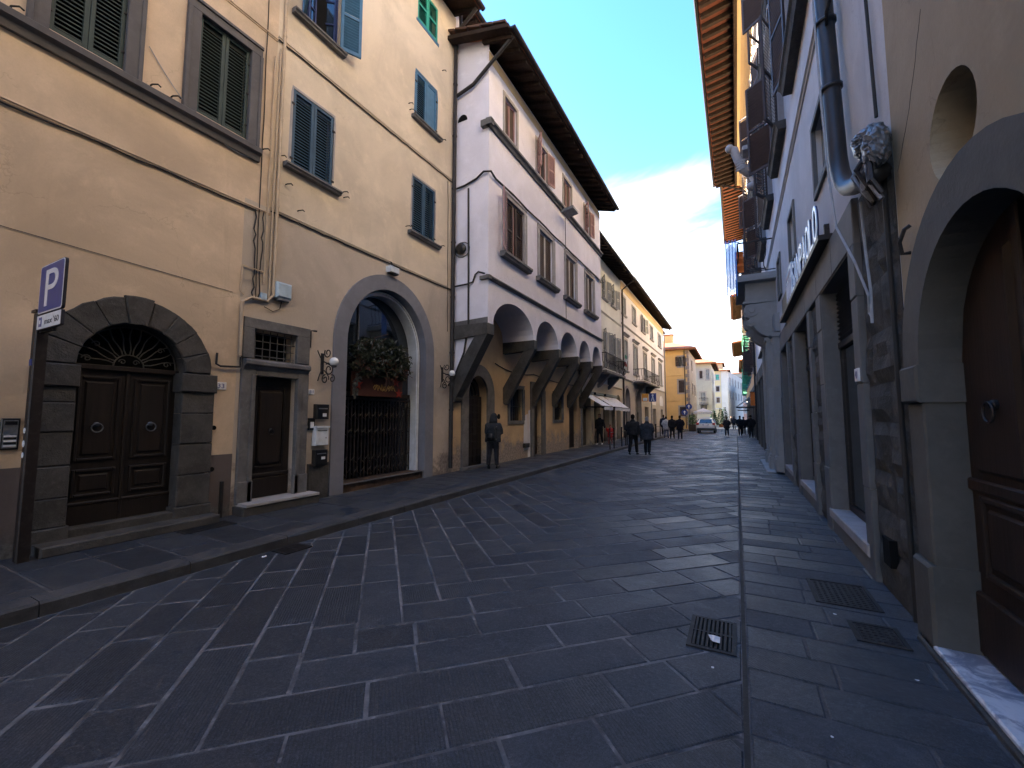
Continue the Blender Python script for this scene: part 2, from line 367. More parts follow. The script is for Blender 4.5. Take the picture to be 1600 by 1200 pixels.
class MB:
    def __init__(s): s.v = []; s.f = []; s.mi = []; s.cur = 0
    def add(s, vs, fs):
        b = len(s.v); s.v += [Vector(x) for x in vs]; s.f += [tuple(b + i for i in f) for f in fs]; s.mi += [s.cur] * len(fs); return s
    def hexa(s, p):   # p: 8 points, bottom ring 0-3, top ring 4-7
        return s.add(p, [(3, 2, 1, 0), (4, 5, 6, 7), (0, 1, 5, 4), (1, 2, 6, 5), (2, 3, 7, 6), (3, 0, 4, 7)])
    def box(s, fr, s0, s1, z0, z1, d0, d1, c=0.0):
        if c <= 0:
            P = fr.P
            return s.hexa([P(s0, z0, d0), P(s1, z0, d0), P(s1, z0, d1), P(s0, z0, d1), P(s0, z1, d0), P(s1, z1, d0), P(s1, z1, d1), P(s0, z1, d1)])
        return s.prism(fr, [(s0, z0), (s1, z0), (s1, z1), (s0, z1)], d0, d1, c)
    def prism(s, fr, poly, d0, d1, c=0.0, jit=0.0):
        """polygon (s, z) from depth d0 to d1; c chamfers the front edge"""
        n = len(poly); P = fr.P
        if c > 0:
            cx = sum(p[0] for p in poly) / n; cz = sum(p[1] for p in poly) / n
            ins = []
            for i in range(n):
                a, b, e = Vector(poly[i - 1]), Vector(poly[i]), Vector(poly[(i + 1) % n])
                e1 = (b - a); e2 = (e - b)
                if e1.length < 1e-6 or e2.length < 1e-6: ins.append(tuple(b)); continue
                n1 = Vector((-e1.y, e1.x)).normalized(); n2 = Vector((-e2.y, e2.x)).normalized()
                ctr = Vector((cx, cz)) - b
                if n1.dot(ctr) < 0: n1 = -n1
                if n2.dot(ctr) < 0: n2 = -n2
                m = n1 + n2
                k = c * 2 / max(m.length_squared, 0.6) if m.length > 1e-6 else 0
                q = b + m * k
                ins.append((q.x, q.y))
            j = lambda: random.uniform(-jit, jit)
            vs = [P(a, z, d0) for a, z in poly] + [P(a + j(), z + j(), d1 - c) for a, z in poly] + [P(a + j(), z + j(), d1 + j()) for a, z in ins]
            fs = [tuple(range(n - 1, -1, -1)), tuple(range(2 * n, 3 * n))]
            for k in (0, 1):
                fs += [(k * n + i, k * n + (i + 1) % n, (k + 1) * n + (i + 1) % n, (k + 1) * n + i) for i in range(n)]
            return s.add(vs, fs)
        vs = [P(a, z, d0) for a, z in poly] + [P(a, z, d1) for a, z in poly]
        return s.add(vs, [tuple(range(n - 1, -1, -1)), tuple(range(n, 2 * n))] + [(i, (i + 1) % n, n + (i + 1) % n, n + i) for i in range(n)])
    def sweep(s, fr, prof, s0, s1):
        """profile (d, z) swept along s"""
        n = len(prof)
        vs = [fr.P(s0, z, d) for d, z in prof] + [fr.P(s1, z, d) for d, z in prof]
        return s.add(vs, [tuple(range(n - 1, -1, -1)), tuple(range(n, 2 * n))] + [(i, (i + 1) % n, n + (i + 1) % n, n + i) for i in range(n)])
    def band(s, fr, inner, outer, d0, d1):
        """ring strip between two open polylines of equal length (an arch surround)"""
        n = len(inner)
        for i in range(n - 1):
            s.prism(fr, [inner[i], inner[i + 1], outer[i + 1], outer[i]], d0, d1)
        return s
    def tube(s, pts, r, n=6, closed=False):
        pts = [Vector(p) for p in pts]; m = len(pts); rs = r if isinstance(r, (list, tuple)) else [r] * m
        vs = []; prev = None
        for i, p in enumerate(pts):
            a = pts[i - 1] if i or closed else p; b = pts[(i + 1) % m] if i < m - 1 or closed else p
            t = (b - a)
            t = t.normalized() if t.length > 1e-9 else Vector((0, 0, 1))
            if prev is None:
                ref = Vector((0, 0, 1)) if abs(t.z) < 0.9 else Vector((1, 0, 0))
                u = t.cross(ref).normalized()
            else:
                u = (prev - t * prev.dot(t)); u = u.normalized() if u.length > 1e-6 else t.orthogonal().normalized()
            prev = u; w = t.cross(u)
            vs += [p + (u * math.cos(2 * math.pi * k / n) + w * math.sin(2 * math.pi * k / n)) * rs[i] for k in range(n)]
        fs = []
        for i in range(m if closed else m - 1):
            for k in range(n):
                fs.append((i * n + k, i * n + (k + 1) % n, ((i + 1) % m) * n + (k + 1) % n, ((i + 1) % m) * n + k))
        if not closed: fs += [tuple(range(n - 1, -1, -1)), tuple(range((m - 1) * n, m * n))]
        return s.add(vs, fs)
    def tubef(s, fr, pts, r, n=6, closed=False): return s.tube([fr.P(*p) for p in pts], r, n, closed)
    def lathe(s, c, prof, n=12, axis=None):
        c = Vector(c); q = (Vector(axis).normalized().to_track_quat('Z', 'Y') if axis else None)
        vs = []
        for r, z in prof:
            for k in range(n):
                p = Vector((r * math.cos(2 * math.pi * k / n), r * math.sin(2 * math.pi * k / n), z))
                vs.append(c + (q @ p if q else p))
        m = len(prof); fs = [(i * n + k, i * n + (k + 1) % n, (i + 1) * n + (k + 1) % n, (i + 1) * n + k) for i in range(m - 1) for k in range(n)]
        fs += [tuple(range(n - 1, -1, -1)), tuple(range((m - 1) * n, m * n))]
        return s.add(vs, fs)
    def ball(s, c, r, n=10, m=7, sc=(1, 1, 1)):
        c = Vector(c); vs = []; fs = []
        for i in range(m + 1):
            a = math.pi * i / m
            for k in range(n):
                b = 2 * math.pi * k / n
                vs.append(c + Vector((r * sc[0] * math.sin(a) * math.cos(b), r * sc[1] * math.sin(a) * math.sin(b), r * sc[2] * math.cos(a))))
        fs = [(i * n + k, (i + 1) * n + k, (i + 1) * n + (k + 1) % n, i * n + (k + 1) % n) for i in range(m) for k in range(n)]
        return s.add(vs, fs)
    def build(s, name, mt, parent=None, smooth=False, kind=None, label=None):
        base = wloc(parent) if parent is not None else Vector((0, 0, 0))
        me = bpy.data.meshes.new(name)
        me.from_pydata([tuple(v - base) for v in s.v], [], s.f)
        mats = mt if isinstance(mt, (list, tuple)) else [mt]
        for m in mats: me.materials.append(M[m] if isinstance(m, str) else m)
        if len(mats) > 1: me.polygons.foreach_set('material_index', s.mi)
        if smooth: me.polygons.foreach_set('use_smooth', [True] * len(me.polygons))
        me.update()
        o = bpy.data.objects.new(name, me); COL.objects.link(o)
        if parent is not None: o.parent = parent
        if kind: o['kind'] = kind
        if label: o['label'] = label
        return o

def arch(s0, s1, z0, zs, rise=None, n=20, legs=True):
    """points of an arched opening, from the foot at s0 over the top to the foot at s1"""
    c, r = (s0 + s1) / 2, (s1 - s0) / 2; rise = r if rise is None else rise
    pts = [(c - r * math.cos(math.pi * i / n), zs + rise * math.sin(math.pi * i / n)) for i in range(n + 1)]
    return ([(s0, z0)] if legs else []) + pts + ([(s1, z0)] if legs else [])
def rect(s0, s1, z0, z1): return [(s0, z0), (s0, z1), (s1, z1), (s1, z0)]
def fill(mb, fr, loops, d):
    """a flat polygon with holes"""
    pts = [p for l in loops for p in l]
    tris = tessellate_polygon([[Vector((a, z, 0)) for a, z in l] for l in loops])
    mb.add([fr.P(a, z, d) for a, z in pts], [tuple(t) for t in tris])
def wall(root, fr, outline, holes, mt, rev=0.18, depth=9.0, ztop=None, shell=True, name='wall'):
    mb = MB()
    fill(mb, fr, [outline] + [h for h in holes], 0)
    for h in holes:
        n = len(h)
        mb.add([fr.P(a, z, 0) for a, z in h] + [fr.P(a, z, -rev) for a, z in h], [(i, (i + 1) % n, n + (i + 1) % n, n + i) for i in range(n)])
    if shell:
        s0, s1 = min(p[0] for p in outline), max(p[0] for p in outline); z0 = min(p[1] for p in outline); z1 = ztop or max(p[1] for p in outline)
        P = fr.P
        mb.add([P(s0, z0, 0), P(s0, z0, -depth), P(s0, z1, -depth), P(s0, z1, 0), P(s1, z0, 0), P(s1, z0, -depth), P(s1, z1, -depth), P(s1, z1, 0)],
               [(0, 1, 2, 3), (4, 5, 6, 7), (1, 5, 6, 2)])
    return mb.build(name, mt, root)

slat_cache = {}
def leaf(fr, root, s0, s1, z0, z1, d, mt, pitch=0.055, parts=False, t=0.04, st=0.06, mid=True, solid=False):
    """one louvred shutter leaf: stiles and rails, with its slats"""
    mb = MB()
    w, h = s1 - s0, z1 - z0
    st = min(st, w * 0.18)
    mb.box(fr, s0, s0 + st, z0, z1, d - t, d, 0.004); mb.box(fr, s1 - st, s1, z0, z1, d - t, d, 0.004)
    rails = [(z0, z0 + st * 1.3), (z1 - st, z1)] + ([(z0 + h * .48, z0 + h * .48 + st)] if mid else [])
    for a, b in rails: mb.box(fr, s0 + st, s1 - st, a, b, d - t * .95, d - 0.003)
    sh = mb.build('shutter', mt, root)
    if solid:
        MB().box(fr, s0 + st, s1 - st, z0 + st, z1 - st, d - t * .8, d - t * .4).build('panel', mt, sh)
        return sh
    zs = []
    zz = z0 + st * 1.3 + pitch * .5
    while zz < z1 - st - pitch * .3:
        if not (mid and rails[2][0] - pitch * .3 < zz < rails[2][1] + pitch * .3): zs.append(zz)
        zz += pitch
    prof = [(d - t * .9, 0.30 * pitch), (d - t * .1, -0.36 * pitch), (d - t * .1, -0.36 * pitch + 0.009), (d - t * .9, 0.30 * pitch + 0.009)]
    if parts:
        me = None
        for zz in zs:
            if me is None:
                m2 = MB(); m2.sweep(fr, [(a, b + zs[0]) for a, b in prof], s0 + st, s1 - st); o = m2.build('slat', mt, sh); me = o.data
            else:
                o = bpy.data.objects.new('slat', me); COL.objects.link(o); o.parent = sh; o.location = (0, 0, zz - zs[0])
    else:
        m2 = MB()
        for zz in zs: m2.sweep(fr, [(a, b + zz) for a, b in prof], s0 + st, s1 - st)
        m2.build('louvre', mt, sh, kind='stuff')
    return sh
def casement(fr, root, s0, s1, z0, z1, d, mt='white_paint', gl='glass', leaves=2, bars=1, fw=0.05):
    """a glazed window: frame with panes as sub-parts"""
    mb = MB()
    mb.box(fr, s0, s0 + fw, z0, z1, d - .05, d); mb.box(fr, s1 - fw, s1, z0, z1, d - .05, d)
    mb.box(fr, s0 + fw, s1 - fw, z0, z0 + fw, d - .05, d); mb.box(fr, s0 + fw, s1 - fw, z1 - fw, z1, d - .05, d)
    xs = [s0 + fw + (s1 - s0 - 2 * fw) * i / leaves for i in range(leaves + 1)]
    for x in xs[1:-1]: mb.box(fr, x - fw * .6, x + fw * .6, z0 + fw, z1 - fw, d - .045, d + .01)
    zs = [z0 + fw + (z1 - z0 - 2 * fw) * i / (bars + 1) for i in range(bars + 2)]
    for zz in zs[1:-1]: mb.box(fr, s0 + fw, s1 - fw, zz - .015, zz + .015, d - .04, d - .005)
    w = mb.build('window', mt, root)
    for i in range(leaves):
        for j in range(bars + 1):
            MB().box(fr, xs[i] + .001, xs[i + 1] - .001, zs[j], zs[j + 1], d - .034, d - .026).build('pane', gl, w)
    return w
def backing(fr, root, s0, s1, z0, z1, d, mt='dark', name='window'):
    return MB().box(fr, s0, s1, z0, z1, d - .03, d).build(name, mt, root)
def sill(fr, root, s0, s1, z0, z1, d, mt='serena', c=0.012):
    return MB().sweep(fr, [(-.02, z0), (d * .72, z0), (d * .8, z0 + (z1 - z0) * .35), (d, z0 + (z1 - z0) * .5), (d, z1 - c), (d - c, z1), (-.02, z1 + .004)], s0, s1).build('sill', mt, root)
def surround(fr, root, s0, s1, z0, z1, w, d=0.06, mt='frame_grey', bottom=False, name='window_frame', step=True):
    """moulded stone frame round an opening s0..s1 z0..z1"""
    s0 += .004; s1 -= .004; z1 -= .004; z0 += .004 if bottom else 0
    mb = MB()
    mb.box(fr, s0 - w, s0, z0, z1, -.02, d, .006); mb.box(fr, s1, s1 + w, z0, z1, -.02, d, .006)
    mb.box(fr, s0 - w, s1 + w, z1, z1 + w, -.02, d, .006)
    if bottom: mb.box(fr, s0 - w, s1 + w, z0 - w, z0, -.02, d, .006)
    if step:
        k = w * .45
        mb.box(fr, s0 - w, s0 - w + k * .6, z0, z1, d - .01, d + .022, .005); mb.box(fr, s1 + w - k * .6, s1 + w, z0, z1, d - .01, d + .022, .005)
        mb.box(fr, s0 - w - .002, s1 + w + .002, z1 + w - k * .6, z1 + w + .002, d - .01, d + .024, .005)
    return mb.build(name, mt, root)
def course(fr, root, s0, s1, z0, z1, d, mt, name='string_course'):
    h = z1 - z0
    return MB().sweep(fr, [(-.01, z0), (d * .4, z0), (d * .55, z0 + h * .4), (d, z0 + h * .55), (d, z1 - h * .1), (d * .8, z1), (-.01, z1 + .01)], s0, s1).build(name, mt, root)
def pipe(fr, root, pts, r, mt, name='downpipe', clips=1.6, n=8):
    mb = MB(); mb.tubef(fr, pts, r, n)
    if clips:
        for a, b in zip(pts[:-1], pts[1:]):
            L = abs(b[1] - a[1]); k = int(L / clips)
            if L < 1.0: continue
            for i in range(1, k + 1):
                f = i / (k + 1); p = fr.P(*[a[j] + (b[j] - a[j]) * f for j in range(3)])
                mb.lathe(p, [(r * 1.25, -.02), (r * 1.25, .02)], n)
    return mb.build(name, mt, root, smooth=n > 10)
def wire(fr, root, a, b, sag, r, mt='cable', name='cable', n=10, wig=0.0):
    pts = []
    for i in range(n + 1):
        f = i / n
        pts.append((a[0] + (b[0] - a[0]) * f + random.uniform(-wig, wig), a[1] + (b[1] - a[1]) * f - sag * 4 * f * (1 - f) + random.uniform(-wig, wig), a[2] + (b[2] - a[2]) * f))
    return MB().tubef(fr, pts, r, 5).build(name, mt, root)
def hook(fr, root, s, z, k=1.0):
    MB().tubef(fr, [(s, z, 0), (s, z, .05 * k), (s + .05 * k, z + .02 * k, .09 * k), (s + .09 * k, z + .015 * k, .07 * k)], .011 * k, 5).build('shutter_hook', 'iron', root)
def roof(root, fr, s0, s1, z, over, slope=0.3, depth=9.0, soffit='soffit', spacing=0.45, raf=(0.09, 0.12), gutter=True, tiles=True, rafters=True, rmat='rafter', rparts=True):
    """tiled roof slope over the eave, with rafters, soffit boards and gutter"""
    P = fr.P; half = depth * .55; zt = lambda d: z + (over - d) * slope
    mb = MB()
    mb.hexa([P(s0, zt(over) + .05, over), P(s1, zt(over) + .05, over), P(s1, zt(-half) + .05, -half), P(s0, zt(-half) + .05, -half),
             P(s0, zt(over) + .13, over), P(s1, zt(over) + .13, over), P(s1, zt(-half) + .13, -half), P(s0, zt(-half) + .13, -half)])
    mb.hexa([P(s0, zt(-half) + .05, -half - .001), P(s1, zt(-half) + .05, -half - .001), P(s1, z - .2, -depth - .4), P(s0, z - .2, -depth - .4),
             P(s0, zt(-half) + .13, -half - .001), P(s1, zt(-half) + .13, -half - .001), P(s1, z - .12, -depth - .4), P(s0, z - .12, -depth - .4)])
    rf = mb.build('roof', 'terracotta', root)
    mb = MB()
    mb.hexa([P(s0 + .01, zt(over - .02), over - .02), P(s1 - .01, zt(over - .02), over - .02), P(s1 - .01, zt(-.15), -.15), P(s0 + .01, zt(-.15), -.15),
             P(s0 + .01, zt(over - .02) + .046, over - .02), P(s1 - .01, zt(over - .02) + .046, over - .02), P(s1 - .01, zt(-.15) + .046, -.15), P(s0 + .01, zt(-.15) + .046, -.15)])
    mb.build('soffit', soffit, rf)
    if rafters:
        n = max(2, int((s1 - s0) / spacing)); w, h = raf; me = None; joined = MB()
        for i in range(n + 1):
            a = s0 + .1 + (s1 - s0 - .2 - w) * i / n
            q = lambda a: [P(a, zt(over - .06) - h * .7, over - .06), P(a + w, zt(over - .06) - h * .7, over - .06), P(a + w, zt(-.15) - h, -.15), P(a, zt(-.15) - h, -.15),
                           P(a, zt(over - .06) + .004, over - .06), P(a + w, zt(over - .06) + .004, over - .06), P(a + w, zt(-.15) + .004, -.15), P(a, zt(-.15) + .004, -.15)]
            if not rparts: joined.hexa(q(a)); continue
            if me is None:
                o = MB().hexa(q(a)).build('rafter', rmat, rf); me = o.data; a0 = a
            else:
                o = bpy.data.objects.new('rafter', me); COL.objects.link(o); o.parent = rf; o.location = fr.S * (a - a0)
        if not rparts: joined.build('rafters', rmat, rf, kind='stuff')
    if tiles:
        mb = MB(); k = int((s1 - s0) / .21)
        for i in range(k):
            a = s0 + .1 + i * .21; L = 0.9; vs = []
            for d in (over + .05, over - L):
                for j in range(6):
                    an = math.pi * j / 5; vs.append(P(a - math.cos(an) * .085, zt(d) + .125 + math.sin(an) * .07, d))
            mb.add(vs, [(j, j + 1, 7 + j, 6 + j) for j in range(5)] + [(5, 4, 3, 2, 1, 0)])
        mb.build('roof_tiles', 'terracotta', rf, kind='stuff')
    if gutter:
        mb = MB(); vs = []
        for a in (s0 - .05, s1 + .05):
            for j in range(7):
                an = math.pi + math.pi * j / 6; vs.append(P(a, z + .1 + math.sin(an) * .075, over + .06 + math.cos(an) * .075))
        mb.add(vs, [(j, j + 1, 8 + j, 7 + j) for j in range(6)] + [tuple(range(7)), tuple(range(13, 6, -1))])
        mb.build('gutter', 'pipe_dk', rf)
    return rf
def text_mesh(txt, width, height, depth=0.004):
    cu = bpy.data.curves.new('lettering', 'FONT'); cu.body = txt; cu.extrude = 0.5; cu.size = 1
    o = bpy.data.objects.new('lettering', cu); COL.objects.link(o)
    dg = bpy.context.evaluated_depsgraph_get(); dg.update()
    me = bpy.data.meshes.new_from_object(o.evaluated_get(dg))
    bpy.data.objects.remove(o)
    xs = [v.co.x for v in me.vertices]; ys = [v.co.y for v in me.vertices]
    x0, x1, y0, y1 = min(xs), max(xs), min(ys), max(ys)
    vs = [((v.co.x - x0) / (x1 - x0) * width, (v.co.y - y0) / (y1 - y0) * height, (v.co.z + .5) * depth) for v in me.vertices]
    fs = [tuple(p.vertices) for p in me.polygons]
    bpy.data.meshes.remove(me)
    return vs, fs
def lettering(fr, root, txt, s0, s1, z0, z1, d0, d1, mt, flip=False, name='lettering'):
    vs, fs = text_mesh(txt, 1, 1, 1)
    mb = MB(); mb.add([fr.P(s1 + (s0 - s1) * x if flip else s0 + (s1 - s0) * x, z0 + (z1 - z0) * y, d0 + (d1 - d0) * z) for x, y, z in vs], fs)
    return mb.build(name, mt, root)
def clip_poly(poly, a, b, c):
    """keep the part where a*x + b*y <= c"""
    out = []
    for i in range(len(poly)):
        p, q = poly[i], poly[(i + 1) % len(poly)]
        fp, fq = a * p[0] + b * p[1] - c, a * q[0] + b * q[1] - c
        if fp <= 0: out.append(p)
        if fp * fq < 0:
            t = fp / (fp - fq); out.append((p[0] + (q[0] - p[0]) * t, p[1] + (q[1] - p[1]) * t))
    return out
def area(p): return abs(sum(p[i][0] * p[(i + 1) % len(p)][1] - p[(i + 1) % len(p)][0] * p[i][1] for i in range(len(p)))) / 2
def slab_mesh(mb, poly, z, gap=0.007, ch=0.008, jz=0.0025):
    n = len(poly); gap = gap * random.uniform(.8, 1.4)
    poly = [(x + random.uniform(-.003, .003), y + random.uniform(-.003, .003)) for x, y in poly]
    sgn = sum(poly[i][0] * poly[(i + 1) % n][1] - poly[(i + 1) % n][0] * poly[i][1] for i in range(n))
    if sgn < 0: poly = poly[::-1]
    def inset(k):
        out = []
        for i in range(n):
            a, b, c = Vector(poly[i - 1]), Vector(poly[i]), Vector(poly[(i + 1) % n])
            n1 = Vector((-(b - a).y, (b - a).x)); n2 = Vector((-(c - b).y, (c - b).x))
            if n1.length < 1e-5 or n2.length < 1e-5: out.append(b); continue
            m = n1.normalized() + n2.normalized(); out.append(b + m * (2 * k / max(m.length_squared, 0.5)))
        return out
    z += random.uniform(-jz, jz); tx, ty = random.uniform(-.003, .003), random.uniform(-.003, .003)
    cx = sum(p[0] for p in poly) / n; cy = sum(p[1] for p in poly) / n
    H = lambda p, dz: Vector((p[0], p[1], z + dz + (p[0] - cx) * tx + (p[1] - cy) * ty))
    a, b = inset(gap), inset(gap + ch)
    g = [random.uniform(0.6, 1.5) for _ in range(n)]
    vs = [H(p, -.02) for p in a] + [H(p, -ch * .6) for p in a] + [H(p, 0) for p in b]
    mb.add(vs, [tuple(range(2 * n, 3 * n))] + [(k * n + i, k * n + (i + 1) % n, (k + 1) * n + (i + 1) % n, (k + 1) * n + i) for k in (0, 1) for i in range(n)])

# ------------------------------------------------------------------ ground, road, pavements
CAMV = Vector((0, 0, 1.65)); cy_, sy_ = math.cos(R(28.02)), math.sin(R(28.02))
def in_view(x, y, z=0.0):
    lat = cy_ * x + sy_ * y; dep = -sy_ * x + cy_ * y
    if dep < 0.5: return 0.0
    if abs(lat / dep) > 1.32 or (1.65 - z) / dep > 1.05: return 0.0
    return 1.0 / (dep * (x * x + y * y + 2.7))
g = MB(); g.add([(-400, -200, -.08), (400, -200, -.08), (400, 900, -.08), (-400, 900, -.08)], [(0, 1, 2, 3)])
tag(g.build('ground', 'earth'), 'dark ground sheet under the whole town', 'ground', kind='structure')
def lay(parent, polys, z, mt, limit=300, name='paving_slab', far='paving', gap=0.007, jz=0.0025):
    sc = []
    for p in polys:
        cx = sum(q[0] for q in p) / len(p); cy = sum(q[1] for q in p) / len(p)
        sc.append((in_view(cx, cy, z) * area(p), p))
    sc.sort(key=lambda t: -t[0])
    rest = MB()
    for i, (k, p) in enumerate(sc):
        if i < limit and k > 0:
            mb = MB(); slab_mesh(mb, p, z, gap, jz=jz); mb.build(name, mt, parent)
        else: slab_mesh(rest, p, z, gap, jz=jz)
    if rest.v: rest.build(far, mt, parent, kind='stuff')
KERB_L, KERB_R, RIDGE = -5.14, -0.008, -2.66
mb = MB(); mb.add([(-7.4, -25, -.0045), (1.4, -25, -.0045), (1.4, 62, -.0045), (-7.4, 62, -.0045)], [(0, 1, 2, 3)])
road = tag(mb.build('road', 'mortar'), 'street paved with dark stone slabs laid herringbone to a centre ridge', 'road', kind='structure')
w = 0.345; r2 = math.sqrt(0.5); polys = []
pq = lambda p, q: (RIDGE + (p - q) * r2, (p + q) * r2)
for i in range(-16, 135):
    # left half: rows run up-left; right half: rows run up-right; they interlock on the ridge
    for side in (0, 1):
        a = 0.0; L_max = 4.6
        first = True
        while a < L_max:
            L = random.choice((0.45, 0.6, 0.72, 0.85, 1.0)) * random.uniform(.9, 1.1)
            if side == 0: p0, p1, q0, q1 = i * w, (i + 1) * w, i * w + a, i * w + a + L
            else: q0, q1, p0, p1 = i * w, (i + 1) * w, (i + 1) * w + a, (i + 1) * w + a + L
            poly = [pq(p0, q0), pq(p1, q0), pq(p1, q1), pq(p0, q1)]
            poly = clip_poly(poly, -1, 0, -(KERB_L + .01)); poly = clip_poly(poly, 1, 0, KERB_R - .012) if poly else poly
            poly = clip_poly(poly, 0, -1, 4.0) if poly else poly; poly = clip_poly(poly, 0, 1, 61.0) if poly else poly
            if len(poly) >= 3 and area(poly) > 0.006: polys.append(poly)
            a += L
lay(road, polys, 0.0, 'slab', gap=0.0095)

mb = MB(); mb.add([(-.028, -4, -.002), (.006, -4, -.002), (.006, 62, -.002), (-.028, 62, -.002)], [(0, 1, 2, 3)]); mb.build('gutter_joint', 'joint', road)
def pavement(name, label, x0, x1, y0, y1, z, row, lens, mt, mort):
    mb = MB(); mb.add([(x0, y0, z - .005), (x1, y0, z - .005), (x1, y1, z - .005), (x0, y1, z - .005)], [(0, 1, 2, 3)])
    o = tag(mb.build(name, mort), label, 'pavement', kind='structure')
    polys = []; y = y0
    while y < y1 - .1:
        h = row * random.uniform(.9, 1.12); x = x0
        while x < x1 - .05:
            L = random.choice(lens) * random.uniform(.9, 1.1)
            if x1 - (x + L) < .22: L = x1 - x
            polys.append([(x, y), (x + L, y), (x + L, min(y + h, y1)), (x, min(y + h, y1))]); x += L
        y += h
    lay(o, polys, z, mt); return o
pr = pavement('right_pavement', 'narrow slab pavement beside the bank on the right', 0.0, 1.4, -3, 62, 0.012, 0.33, (0.36, 0.5, 0.66, 0.78), 'slab_walk', 'mortar_dk')
pl = pavement('left_pavement', 'raised slab pavement along the arched ochre houses', -7.35, KERB_L - .24, -3, 62, 0.12, 0.5, (0.6, 0.8, 1.0), 'slab_walk', 'mortar_dk')
y = -3.0; k = 0
while y < 62:
    L = random.uniform(.9, 1.3)
    mb = MB(); x0, x1 = KERB_L - .236, KERB_L
    mb.add([(x0, y + .004, -.02), (x1, y + .004, -.02), (x1, y + L - .004, -.02), (x0, y + L - .004, -.02), (x0, y + .004, .122), (x1 - .02, y + .004, .122), (x1 - .02, y + L - .004, .122), (x0, y + L - .004, .122),
            (x1, y + .004, .1), (x1, y + L - .004, .1)], [(4, 5, 6, 7), (5, 8, 9, 6), (8, 1, 2, 9), (0, 1, 8, 5, 4), (2, 3, 7, 6, 9), (3, 0, 4, 7)])
    mb.build('kerb_stone', 'kerb', pl); y += L
# far street beyond the paving
mb = MB(); mb.add([(-9, 61.0, -.03), (4, 61.0, -.03), (9, 300, -.016), (-16, 300, -.016)], [(0, 1, 2, 3)])
tag(mb.build('far_street', 'slab'), 'far end of the street where it bends out of sight', 'street', kind='structure')
# iron covers and drain
def cover(label, x0, x1, y0, y1, z, bars=0, mt='castiron', frame='castiron', name='manhole_cover', cat='manhole cover', rot=0.0):
    t = thing(name, label, cat, ((x0 + x1) / 2, (y0 + y1) / 2, z))
    fw = .03; mb = MB()
    W = Fr((0, 0, 0), (1, 0, 0), (0, 1, 0))
    for (a, b, c, d) in ((x0, x1, y0, y0 + fw), (x0, x1, y1 - fw, y1), (x0, x0 + fw, y0 + fw, y1 - fw), (x1 - fw, x1, y0 + fw, y1 - fw)):
        mb.box(W, a, b, z - .02, z + .010, c, d)
    mb.build('frame', frame, t)
    if bars:
        MB().box(W, x0 + fw, x1 - fw, z - .02, z + .003, y0 + fw, y1 - fw).build('pit_shade', 'dark', t)  # near-black plate laid in for the shade under the bars
        n = bars
        for i in range(n):
            a = x0 + fw + (x1 - x0 - 2 * fw) * (i + .25) / n
            MB().box(W, a, a + (x1 - x0 - 2 * fw) / n * .52, z - .01, z + .012, y0 + fw, y1 - fw).build('bar', mt, t)
        MB().box(W, x0 + fw, x1 - fw, z - .01, z + .013, (y0 + y1) / 2 - .012, (y0 + y1) / 2 + .012).build('crossbar', mt, t)
    else:
        p = MB().box(W, x0 + fw + .006, x1 - fw - .006, z - .02, z + .006, y0 + fw + .006, y1 - fw - .006).build('plate', mt, t)
        mb = MB(); nx = max(3, int((x1 - x0) / .05)); ny = max(3, int((y1 - y0) / .05))
        for i in range(nx):
            for j in range(ny):
                a = x0 + fw + .02 + (x1 - x0 - 2 * fw - .06) * i / (nx - 1); b = y0 + fw + .02 + (y1 - y0 - 2 * fw - .06) * j / (ny - 1)
                mb.box(W, a, a + .022, z + .005, z + .010, b, b + .022)
        mb.build('studs', mt, p, kind='stuff')
    return t
cover('slotted cast iron drain grate in the road by the gutter line', -.385, -.06, 3.4, 3.92, 0.0, 9, name='drain_grate', cat='drain grate')
cover('larger studded iron cover in the pavement beside the bank', .56, 1.03, 4.68, 5.3, 0.012)
cover('smaller studded iron cover in the pavement near the arched door', .72, 1.03, 4.03, 4.38, 0.012)
cover('iron cover in front of the dark arched double door', -7.0 + .3, -7.0 + .62, 2.95, 3.6, 0.12)
cover('low drain grate at the foot of the left kerb', -5.12, -4.82, 3.3, 3.66, 0.0, 7, name='drain_grate', cat='drain grate')
def scrap(label, x, y, z, r, seed):
    rnd = random.Random(seed); n = 7; vs = []; mb = MB()
    for k in range(n):
        a = 2 * math.pi * k / n; q = r * rnd.uniform(.55, 1.1)
        vs.append((x + q * math.cos(a), y + q * math.sin(a), z + .004 + rnd.uniform(0, .35) * r))
    vs.append((x, y, z + r * .55))
    mb.add(vs, [(k, (k + 1) % n, n) for k in range(n)] + [tuple(range(n - 1, -1, -1))])
    tag(mb.build('paper_scrap', 'paper'), label, 'litter', 'paper litter on the ground')
scrap('crumpled white paper lying on the drain grate', -.2, 3.55, .014, .055, 1)
scrap('white paper scrap against the left kerb', -4.95, 3.12, .004, .035, 2)
scrap('tiny white scrap on the road just below the drain grate', -.2, 3.18, .003, .014, 3)
scrap('tiny white scrap above the edge of the larger iron cover', .66, 4.45, .016, .016, 4)
scrap('white scrap on the pavement nearest the camera', .52, 2.52, .016, .024, 5)
scrap('white scrap by the marble doorstep on the right', 1.12, 2.86, .016, .02, 6)
scrap('small pale scrap in the middle of the nearest pavement slabs', .37, 2.78, .016, .012, 7)
scrap('small pale scrap near the arched door step', .93, 3.6, .016, .014, 8)
scrap('tiny white scrap beside the kerb below the shop arch', -4.98, 5.2, .004, .02, 9)

